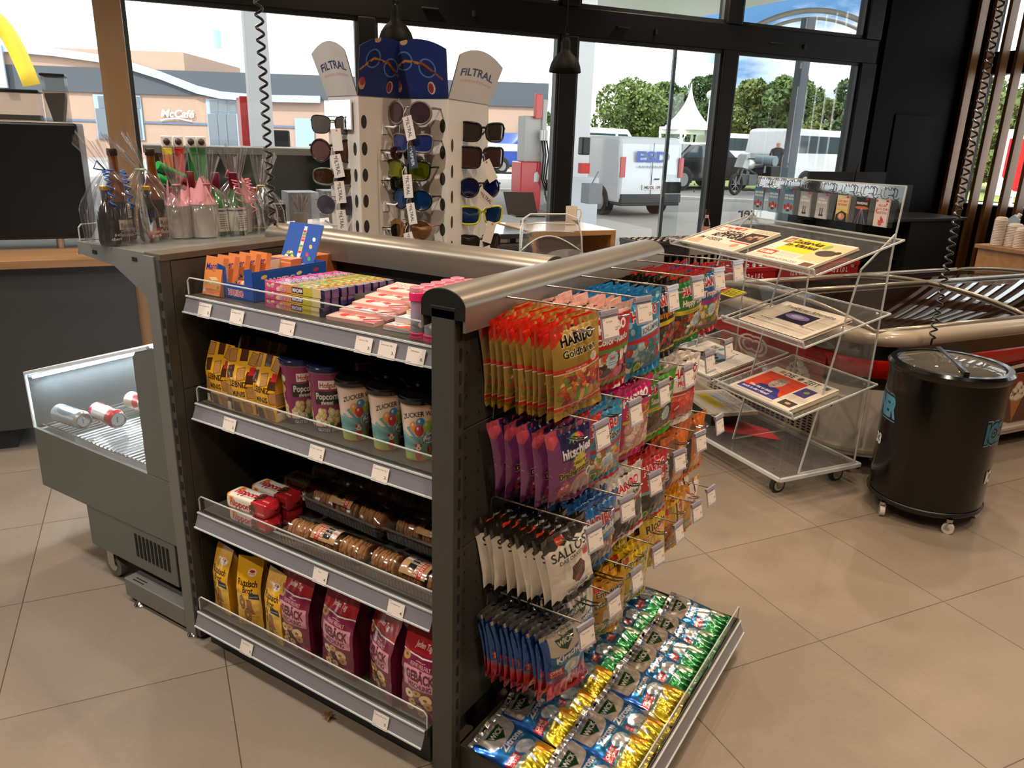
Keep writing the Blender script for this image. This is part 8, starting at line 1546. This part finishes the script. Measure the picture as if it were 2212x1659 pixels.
# fuel pumps
PR = mat('pump red', '#cf1c22', .3, coat=.5); PG = mat('pump grey', '#c0bcb8', .5)
def pump(label, px, d, pxw, ytop, ybot, grey=True):
    p = out(px, d); w = (out(px+pxw/2, d)-out(px-pxw/2, d)).length; zt_ = zpx(px, ytop, d); t = thing('fuel_pump', label, 'fuel pump', p, RA, 'fuel pumps'); m = MB(); m.box(-w/2, w/2, 0, .5, 0, zt_); m.build('cabinet', PR, t, bevel=.02); return t, w, zt_
t, w, z_ = pump('red fuel pump with black hoses left of the window mullion', 1150, 17.5, 50, 350, 420)
m = MB(); m.box(w/2, w/2+.12, .05, .4, .1, 2.35); m.box(-w/2+.1, w/2+.05, .1, .45, z_, 2.0); m.build('pump_head', PG, t, bevel=.02)
MB().box(.05, w/2-.05, -.02, .1, 1.95, 2.45).build('price_display', PR, t, bevel=.01); m = MB(); m.add([(w*.12, -.012, z_-.42), (w*.36, -.012, z_-.42), (w*.40, -.012, z_-.30), (w*.3, -.012, z_-.2), (w*.14, -.012, z_-.24)], [(0, 1, 2, 3, 4)]); m.build('star_mark', WHITE, t)
for k in range(3): m = MB(); m.tube([(w/2-.05+.06*k, -.04, 1.55), (w/2-.02+.06*k, -.12, 1.2), (w/2-.06+.05*k, -.14, .7), (w/2+.08+.05*k, -.06, .45), (w/2+.14, 0, .6)], .018, 8); m.build('hose', BLACK, t, smooth=True); m = MB(); m.box(w/2-.08+.06*k, w/2-.03+.06*k, -.08, 0, 1.5, 1.72); m.build('nozzle', WHITE, t, bevel=.008)
t, w, z_ = pump('slim red and white fuel pump beside the left canopy column', 534, 13.8, 22, 208, 330); MB().box(w/2, w/2+.22, 0, .4, 0, z_+.05).build('side_panel', WHITE, t, bevel=.02); MB().box(w/2+.3, w/2+.6, -.05, .3, .9, 1.55).build('bin', BLACK, t, bevel=.03)
# vehicles
TYRE = mat('tyre', '#1c1c1e', .7); RIM = mat('wheel rim', '#a8aaac', .35, .7); CARG = mat('car glass', '#39464f', .08, coat=.8); TRIM = mat('car trim', '#2e3236', .6); TL = mat('tail lamp', '#b81c20', .2, coat=.6)
def vehicle(name, label, cat, loc, rz, L, W, prof, win, paint, wheels, wr=.32, extra=None, rear=None):
    """body profile prof in (x along, z); front at +x"""
    t = thing(name, label, cat, loc, rz); m = MB(); m.prism(prof, -W/2, W/2); o = m.build('body', paint, t, bevel=.07)
    for (a0, z0, a1, z1, a2, z2, a3, z3) in win:
        for s in (-1, 1): q = MB(); y = s*(W/2+.006); q.add([(a0, y, z0), (a1, y, z1), (a2, y, z2), (a3, y, z3)], [(0, 1, 2, 3)]); q.build('side_window', CARG, t)
    m = MB(); m.box(-L/2-.04, L/2+.04, -W/2+.03, W/2-.03, .28, .46); m.build('bumper', TRIM, t, bevel=.03)
    for x in wheels:
        for s in (-1, 1):
            q = MB(); y = s*(W/2-.10); q.cyl((x, y-.11, wr), (x, y+.11, wr), wr, 26, 0); q.cyl((x, y-.12 if s < 0 else y+.12, wr), (x, y-.112 if s < 0 else y+.112, wr), wr*.62, 18, 1); wl_ = q.build('wheel', [TYRE, RIM], t, smooth='auto')
            q = MB(); y2 = s*(W/2+.004); q.add([(x+(wr+.07)*math.cos(a_), y2, wr+(wr+.07)*math.sin(a_)) for a_ in np.linspace(-.25, PI+.25, 18)], [tuple(range(18))]); q.build('wheel_arch', TRIM, t)
    return t
VW = mat('white car paint', '#d9dde2', .25, coat=.8)
pv = oz(1402, 470, 0); va = math.radians(24+33)     # heading of the van: away from us
fwd_ = Vector((math.cos(va), math.sin(va), 0)); vc = Vector((pv.x, pv.y, 0))+fwd_*1.95
vL = 4.4; prof = [(-2.2, .35), (-2.2, .9), (-2.12, 1.72), (-2.0, 1.88), (.6, 1.9), (1.05, 1.75), (1.55, 1.22), (2.1, 1.05), (2.22, .8), (2.22, .35)]
t = vehicle('delivery_van', 'white delivery van with blue lettering parked outside the door, rear towards us', 'van', vc, va, vL, 1.80, prof, [(.55, 1.15, 1.3, 1.18, 1.0, 1.62, .55, 1.66)], VW, (-1.35, 1.35), .33)
def rearq(name, y0, y1, z0, z1, mt, x=-2.215, par=t, th=.015): return MB().box(x-th, x, y0, y1, z0, z1).build(name, mt, par, bevel=.004)
t.scale = (.87, .87, .87)
for s in (-1, 1): rearq('tail_lamp', s*.84-.07, s*.84+.07, .95, 1.42, TL, -2.19, th=.03)
rearq('number_plate', -.30, .26, .66, .78, WHITE); rearq('door_seam', -.006, .006, .5, 1.75, TRIM, -2.20); rearq('door_handle', -.22, -.08, .90, .93, BLACK); rearq('rear_step', -.86, .86, .36, .56, TRIM, -2.2, th=.08)
def vtext(txt, h, w, yc, zc, col, bold, x=-2.225, par=t):
    q = text_mesh(txt, h, w, bold, 0.); m = MB(); m.v = [(x, -xx+yc, zz+zc) for xx, _, zz in q.v]; m.f = q.f; m.m = q.m; m.c = q.c; return m.build('lettering', mat('ink '+col, col, .4), par)
vtext('ESD', .24, .95, .0, 1.44, '#4a66b8', .035); vtext('BAHNSTRUFER', .055, .80, .0, 1.20, '#7a8298', .01); vtext('MU·DL 109', .075, .46, -.03, .72, '#20242c', .02, -2.235)
# car park row behind
def simple_car(name, label, px, d, ang, paint, kind='sedan', k=1.0, grp=None):
    p = out(px, d); H = {'sedan': 1.42, 'suv': 1.68, 'bus': 1.98}[kind]
    if kind == 'sedan': prof = [(-2.15, .3), (-2.15, .82), (-1.6, .95), (-1.1, 1.36), (.3, 1.42), (1.0, .98), (2.0, .82), (2.15, .55), (2.15, .3)]; win = [(-1.35, .98, .85, 1.0, .25, 1.34, -.95, 1.30)]
    elif kind == 'suv': prof = [(-2.1, .35), (-2.12, 1.0), (-1.85, 1.55), (-1.4, 1.68), (.2, 1.68), (.95, 1.15), (1.95, 1.02), (2.12, .7), (2.12, .35)]; win = [(-1.75, 1.12, .75, 1.14, .2, 1.56, -1.5, 1.56)]
    else: prof = [(-2.4, .35), (-2.42, 1.2), (-2.3, 1.95), (-2.0, 2.0), (1.0, 1.98), (1.7, 1.28), (2.3, 1.08), (2.42, .7), (2.42, .35)]; win = [(-2.0, 1.25, .3, 1.25, .3, 1.78, -1.95, 1.80), (.45, 1.25, 1.45, 1.27, .95, 1.78, .45, 1.78)]
    t = vehicle(name, label, 'car' if kind != 'bus' else 'van', p, ang, 4.3, 1.75, prof, win, paint, (-1.32, 1.32), .32); t['group'] = grp or 'parked vehicles'; t.scale = (k, k, k); return t
hd_ = RA
BLU = mat('blue car paint', '#2446a8', .25, coat=.8); BK_ = mat('black car paint', '#1c2024', .2, coat=.8)
t = simple_car('suv', 'blue and white compact suv at the far side of the street', 1120, 36, hd_+PI+.1, BLU, 'suv'); MB().box(-.6, 1.8, -.895, .895, .95, 1.25).build('white_panel', VW, t)
simple_car('car', 'white car partly hidden behind the blue suv', 1060, 41, hd_, VW, 'suv'); simple_car('car', 'black saloon parked behind the delivery van', 1505, 29, hd_+.15, BK_, 'sedan', 1.1)
simple_car('campervan', 'white camper van with pop up roof parked by the trees', 1762, 31, hd_+.1, VW, 'bus', 1.05); simple_car('car', 'white saloon in front of the camper van', 1700, 36, hd_+.05, VW, 'sedan', .95); simple_car('van', 'white van behind the motorbike', 1612, 40, hd_, VW, 'bus'); simple_car('van', 'white van at the left edge of the door pane', 1285, 33, hd_+.2, VW, 'bus')
# motorbike
mb_p = oz(1625, 400, 0); mp = thing('motorbike', 'silver touring motorbike with black panniers outside the right pane', 'motorbike', out(1632, 27.0), RA+PI+.25)
for x in (-.75, .78): m = MB(); m.tube([(x+.30*math.cos(a_), 0, .32+.30*math.sin(a_)) for a_ in np.linspace(0, 2*PI, 25)[:-1]], .05, 8, 0, closed=True); [m.bar((x, 0, .32), (x+.28*math.cos(a_), 0, .32+.28*math.sin(a_)), .012, m=1) for a_ in np.linspace(0, 2*PI, 9)[:-1]]; m.build('wheel', [TYRE, RIM], mp, smooth='auto')
m = MB(); m.tube([(.78, .07, .32), (.52, .07, .95), (.48, .07, 1.08)], .03, 8); m.tube([(.78, -.07, .32), (.52, -.07, .95)], .03, 8); m.tube([(.45, 0, .9), (.1, 0, .75), (-.3, 0, .6), (-.75, 0, .32)], .045, 8); m.box(-.15, .3, -.16, .16, .28, .62); m.build('frame', mat('bike engine', '#6a6c6e', .4, .6), mp, bevel=.02)
m = MB(); m.ball((.22, 0, .92), .3, 0, n=16, k=10, sc=(1.1, .55, .55)); m.prism([(.45, .8), (.75, .85), (.60, 1.2), (.42, 1.3), (.38, 1.0)], -.16, .16); m.build('fairing', mat('silver paint', '#b8bcc0', .3, .5, coat=.5), mp, smooth='auto'); m = MB(); m.prism([(-.5, .78), (.05, .82), (.0, .92), (-.5, .96)], -.14, .14); m.prism([(-1.0, .5), (-.5, .5), (-.45, .9), (-1.0, .9)], -.42, -.2); m.prism([(-1.0, .5), (-.5, .5), (-.45, .9), (-1.0, .9)], .2, .42); m.build('pannier', BLACK, mp, bevel=.03)
m = MB(); m.cyl((-.75, -.35, 1.05), (-.75, .35, 1.05), .17, 14); m.build('luggage_roll', mat('grey blue roll', '#7a9098', .6), mp, smooth='auto'); m = MB(); m.tube([(.46, -.38, 1.12), (.5, 0, 1.1), (.46, .38, 1.12)], .02, 6); m.build('handlebar', BLACK, mp)
# people: skinned standing figures
def person(label, loc, rz, top, trousers, skin='#c89a80', hair='#8a7a6a', h=1.75, pose=0, grp='people outside'):
    t = thing('person', label, 'person', loc, rz, grp); k = h/1.75; V = [(0, 0, .95), (0, 0, 1.15), (0, 0, 1.38), (0, 0, 1.48), (0, -.01, 1.56), (0, -.01, 1.66)]; Rr = [.155, .14, .165, .06, .085, .09]; E = [(0, 1), (1, 2), (2, 3), (3, 4), (4, 5)]
    for s in (-1, 1):
        b = len(V); V += [(s*.19, 0, 1.40), (s*.25, -.02-.04*pose, 1.13), (s*.22, -.10-.14*pose, .90+.24*pose), (s*.21, -.13-.18*pose, .82+.30*pose)]; Rr += [.058, .045, .035, .035]; E += [(2, b), (b, b+1), (b+1, b+2), (b+2, b+3)]
        c = len(V); V += [(s*.10, 0, .88), (s*.11, -.02, .50), (s*.12, .02, .10), (s*.13, -.12, .035)]; Rr += [.10, .065, .05, .04]; E += [(0, c), (c, c+1), (c+1, c+2), (c+2, c+3)]
    me = bpy.data.meshes.new('body'); me.from_pydata([tuple(c*k for c in v) for v in V], E, []); o = link('body', me, t); sk = o.modifiers.new('skin', 'SKIN'); 
    for i, r_ in enumerate(Rr): d_ = me.skin_vertices[0].data[i] if me.skin_vertices else None
    bm = bmesh.new(); bm.from_mesh(me); lay_ = bm.verts.layers.skin.verify()
    for v, r_ in zip(bm.verts, Rr): v[lay_].radius = (r_*k, r_*k*.8)
    bm.verts.ensure_lookup_table(); bm.verts[0][lay_].use_root = True; bm.to_mesh(me); bm.free(); sb_ = o.modifiers.new('sub', 'SUBSURF'); sb_.levels = sb_.render_levels = 2
    m = bpy.data.materials.new('figure '+top); m.use_nodes = True; n_ = m.node_tree; tc_2 = n_.nodes.new('ShaderNodeTexCoord'); sp2 = n_.nodes.new('ShaderNodeSeparateXYZ'); n_.links.new(tc_2.outputs['Object'], sp2.inputs[0]); rp = n_.nodes.new('ShaderNodeValToRGB'); rp.color_ramp.interpolation = 'CONSTANT'
    dv = n_.nodes.new('ShaderNodeMath'); dv.operation = 'DIVIDE'; dv.inputs[1].default_value = h; n_.links.new(sp2.outputs[2], dv.inputs[0]); n_.links.new(dv.outputs[0], rp.inputs[0]); e = rp.color_ramp.elements; e[0].position = 0; e[0].color = (.03, .03, .03, 1); e[1].position = .05; e[1].color = (*srgb(trousers), 1)
    for ps, cc in ((.55, top), (.84, skin), (.93, hair)): q = e.new(ps); q.color = (*srgb(cc), 1)
    n_.links.new(rp.outputs[0], n_.nodes['Principled BSDF'].inputs['Base Color']); me.materials.append(m); return t
def face_cam(p): return math.atan2(CAM.y-p.y, CAM.x-p.x)+PI/2
for lb_, px, d, tp_, tr2, ha, ps in (('person in a white shirt sitting height at the restaurant front', 418, 44, '#dfe0e0', '#6a6a70', '#a8845a', 0), ('person in a turquoise shirt before the restaurant', 450, 43, '#5ab0b8', '#4a5058', '#c8a890', 1), ('person in dark clothes at the restaurant entrance', 487, 43, '#34383e', '#2a2c32', '#3a3028', 0), ('person in black riding clothes standing by the motorbike', 1684, 28, '#26262a', '#1e1e22', '#b8b0a8', 0)):
    p = out(px, d); person(lb_, p, face_cam(p), tp_, tr2, hair=ha, pose=ps)
# trees
LEAF = [mat('leaf green', '#3a5226', .85, noise=('#5d7440', 1.2)), mat('leaf olive', '#485a2c', .85, noise=('#6d7a44', 1.2)), mat('leaf deep', '#2c4226', .85, noise=('#486038', 1.2))]; BARK = mat('bark', '#5a4a3a', .9)
def tree(label, px, d, ytop, ybase, wpx, li, seed, name='broadleaf_tree'):
    p = out(px, d); zt_ = zpx(px, ytop, d); w = wpx/FPX*d*.55; rs = np.random.RandomState(seed); t = thing(name, label, 'tree', p, 0, 'trees beyond the car park'); n = 8500; z0 = zt_*.12; H = zt_-z0
    lobes = [(rs.normal(0, .42, 3)*(w, w, 0)+(0, 0, z0+H*rs.uniform(.15, .85)), rs.uniform(.28, .5)) for _ in range(16)]+[(np.array((0, 0, z0+H*.80)), .34), (np.array((0, 0, z0+H*.45)), .62)]
    L_ = rs.randint(len(lobes), size=n); dr = rs.normal(size=(n, 3)); dr /= np.linalg.norm(dr, axis=1)[:, None]; c = np.array([lobes[i][0] for i in L_])+dr*np.array([lobes[i][1]*w*(1-.45*max(0, (lobes[i][0][2]-z0)/H-.4)) for i in L_])[:, None]*(rs.uniform(.75, 1.05, n)[:, None])
    c[:, 2] = np.clip(c[:, 2], z0*.8, zt_+.2); s_ = rs.uniform(.11, .26, n)*(d/40)**.5; A_ = rs.normal(size=(n, 3)); A_ /= np.linalg.norm(A_, axis=1)[:, None]; B_ = np.cross(A_, rs.normal(size=(n, 3))); B_ /= np.linalg.norm(B_, axis=1)[:, None]
    V = np.stack([c-A_*s_[:, None]*.6, c+B_*s_[:, None]*.4, c+A_*s_[:, None]*.6, c-B_*s_[:, None]*.4], 1).reshape(-1, 3); me = bpy.data.meshes.new('foliage'); me.vertices.add(len(V)); me.vertices.foreach_set('co', V.astype(np.float32).ravel()); me.loops.add(4*n); me.loops.foreach_set('vertex_index', np.arange(4*n, dtype=np.int32)); me.polygons.add(n); me.polygons.foreach_set('loop_start', np.arange(0, 4*n, 4, dtype=np.int32)); me.update(calc_edges=True); me.materials.append(LEAF[li]); link('foliage', me, t)
    MB().tube([(0, 0, 0), (.05, 0, z0+H*.3), (0, .05, z0+H*.7)], [.22, .17, .06], 8).build('trunk', BARK, t)
TR = [('broad round green tree left of the tent behind the van', 1345, 52, 160, 330, 150, 1, 3), ('green tree behind the pointed tent', 1440, 60, 165, 330, 120, 0, 4), ('dark green tree right of the tent', 1525, 56, 150, 330, 90, 2, 5), ('tall tree at the left of the right hand pane', 1600, 50, 150, 330, 90, 1, 6), ('tall tree left of the middle in the right hand pane', 1655, 50, 155, 330, 80, 2, 7), ('tall tree in the middle of the right hand pane', 1725, 48, 155, 330, 110, 0, 8), ('pale green tree towards the right of the right hand pane', 1790, 46, 200, 330, 80, 1, 9), ('tall tree at the right edge of the right hand pane', 1850, 44, 150, 330, 110, 2, 10),
      ('tree glimpsed between the slats, left', 2010, 40, 170, 330, 180, 1, 11), ('tree glimpsed between the slats, middle', 2110, 38, 160, 330, 180, 0, 12), ('tree glimpsed between the slats, right', 2230, 36, 150, 330, 200, 1, 13), ('tree beyond the slats, outermost', 2380, 34, 150, 330, 200, 1, 14), ('distant tree behind the left end of the restaurant corner', 1200, 90, 235, 330, 60, 0, 15)]
for a_ in TR: tree(*a_)
# white pagoda tent
p = out(1483, 38); zt_ = zpx(1487, 180, 38); w = 75/FPX*38*.62; tn = thing('pagoda_tent', 'white pointed pagoda tent among the trees', 'tent', p, RA); m = MB()
m.grid(lambda u, v: ((w*(1-v)**2.2+.02+.25*w*(1-v)*.4)*math.cos(2*PI*u), (w*(1-v)**2.2+.02+.1*w*(1-v))*math.sin(2*PI*u), 2.1+(zt_-2.1)*v), 28, 14); m.build('roof', mat('white canvas', '#e4e6e6', .7), tn, smooth=True); m = MB(); m.box(-w*.9, w*.9, -w*.8, w*.8, 1.9, 2.2); [m.cyl((x, y, 0), (x, y, 2.1), .06, 8) for x in (-w*.85, w*.85) for y in (-w*.75, w*.75)]; m.build('frame', mat('white canvas', '#e4e6e6'), tn)
q = out(1506, 37.5); q2 = out(1526, 37.5); t = thing('lamp_post', 'slim grey lamp post beside the tent', 'lamp post', q2); m = MB(); m.cyl((0, 0, 0), (0, 0, zpx(1530, 200, 37.5)), .06, 8); m.ball((0, 0, zpx(1530, 205, 37.5)), .2, n=10, k=6); m.build('post', mat('post grey', '#9aa0a6', .5), t)
# container
q0, q1 = out(1520, 42), out(1690, 42); m = MB(); zc_ = zpx(1600, 310, 42); m.bar((q0.x, q0.y, zc_/2), (q1.x, q1.y, zc_/2), 2.4, zc_); t = thing('container', 'long pale blue container beyond the car park', 'container', (0, 0, 0)); m.build('container_wall', mat('container blue', '#90a2b2', .7), t)
# red and white sign outside the side windows
p = on_a(2195, 360, AW+2.4); zt_, zb_ = on_a(2200, 300, AW+2.4).z, on_a(2190, 425, AW+2.4).z; sg = thing('sign_board', 'white board with red octagonal panel outside the side windows', 'sign', Vector((p.x, p.y, 0)), RA-PI/2); w = .75
MB().box(-.3, w, -.02, .02, zb_, zt_+.12).build('board', WHITE, sg); m = MB(); h = zt_-zb_; m.add([(-.15, -.024, zb_+h*.35), (.05, -.024, zb_+h*.1), (w, -.024, zb_+h*.1), (w, -.024, zt_), (-.15, -.024, zt_)], [(0, 1, 2, 3, 4)]); m.build('red_panel', mat('sign red', '#c81e22', .4), sg); m = MB(); m.box(0, .04, -.01, .03, 0, zb_); m.box(.5, .54, -.01, .03, 0, zb_); m.build('leg', PG, sg)
q = text_mesh('TR', .22, .3, .06, .028); o = q.build('lettering', WHITE, sg); o.location = (.25, 0, zt_-.3); q = text_mesh('SG', .22, .3, .06, .028); o = q.build('lettering', WHITE, sg); o.location = (.25, 0, zt_-.65)
# open glass door leaf with push bar, lettering on the right pane
dl = thing('door_leaf', 'glass door leaf with grey edge strips and push bar standing open', 'door', rm(0, 0), RA); lf_ = BW+.35; a0 = ab(on_b(1458, 105, lf_))[0]; zt_ = on_b(1458, 102, lf_).z; a1 = 4.72; GF = mat('grey door strip', '#7f8a8c', .4, .4)
m = MB(); m.box(a0-.012, a0+.022, lf_-.012, lf_+.012, .02, zt_); zb1, zb0 = on_b(1430, 393, lf_).z, on_b(1425, 418, lf_).z; m.box(a0, a1, lf_-.015, lf_+.015, zb0, zb1); m.box(a0, a1, lf_-.012, lf_+.012, .02, .12); m.box(a0, a1, lf_-.012, lf_+.012, zt_-.02, zt_); m.build('door_frame', GF, dl); MB().box(a0, a1, lf_-.004, lf_+.004, .1, zt_).build('door_glass', GL, dl)
m = MB()
for k in range(9): m.cyl((a0+.005, lf_-.018, .3+k*.25), (a0+.005, lf_-.012, .3+k*.25), .006, 8)
for a_ in (a0+.12, a0+.36): m.cyl((a_, lf_-.022, zb0+.02), (a_, lf_-.012, zb0+.02), .008, 8); m.cyl((a_, lf_-.022, zb1-.02), (a_, lf_-.012, zb1-.02), .008, 8)
m.build('screw', CHROME, dl)
c_, _, z_ = ab(on_b(1628, 458, BW)); q = text_mesh('nter', .10, .30, .02, 0.); m = MB(); m.v = [(-x, BW+.003, z) for x, y, z in q.v]; m.f = q.f; m.m = q.m; m.c = q.c; o = m.build('window_lettering', mat('frosted letters', '#7c8288', .6)); o.matrix_world = RL @ Matrix.Translation((c_-.045, 0, z_)); tag(o, 'mirrored grey lettering on the lower right hand pane', 'lettering')
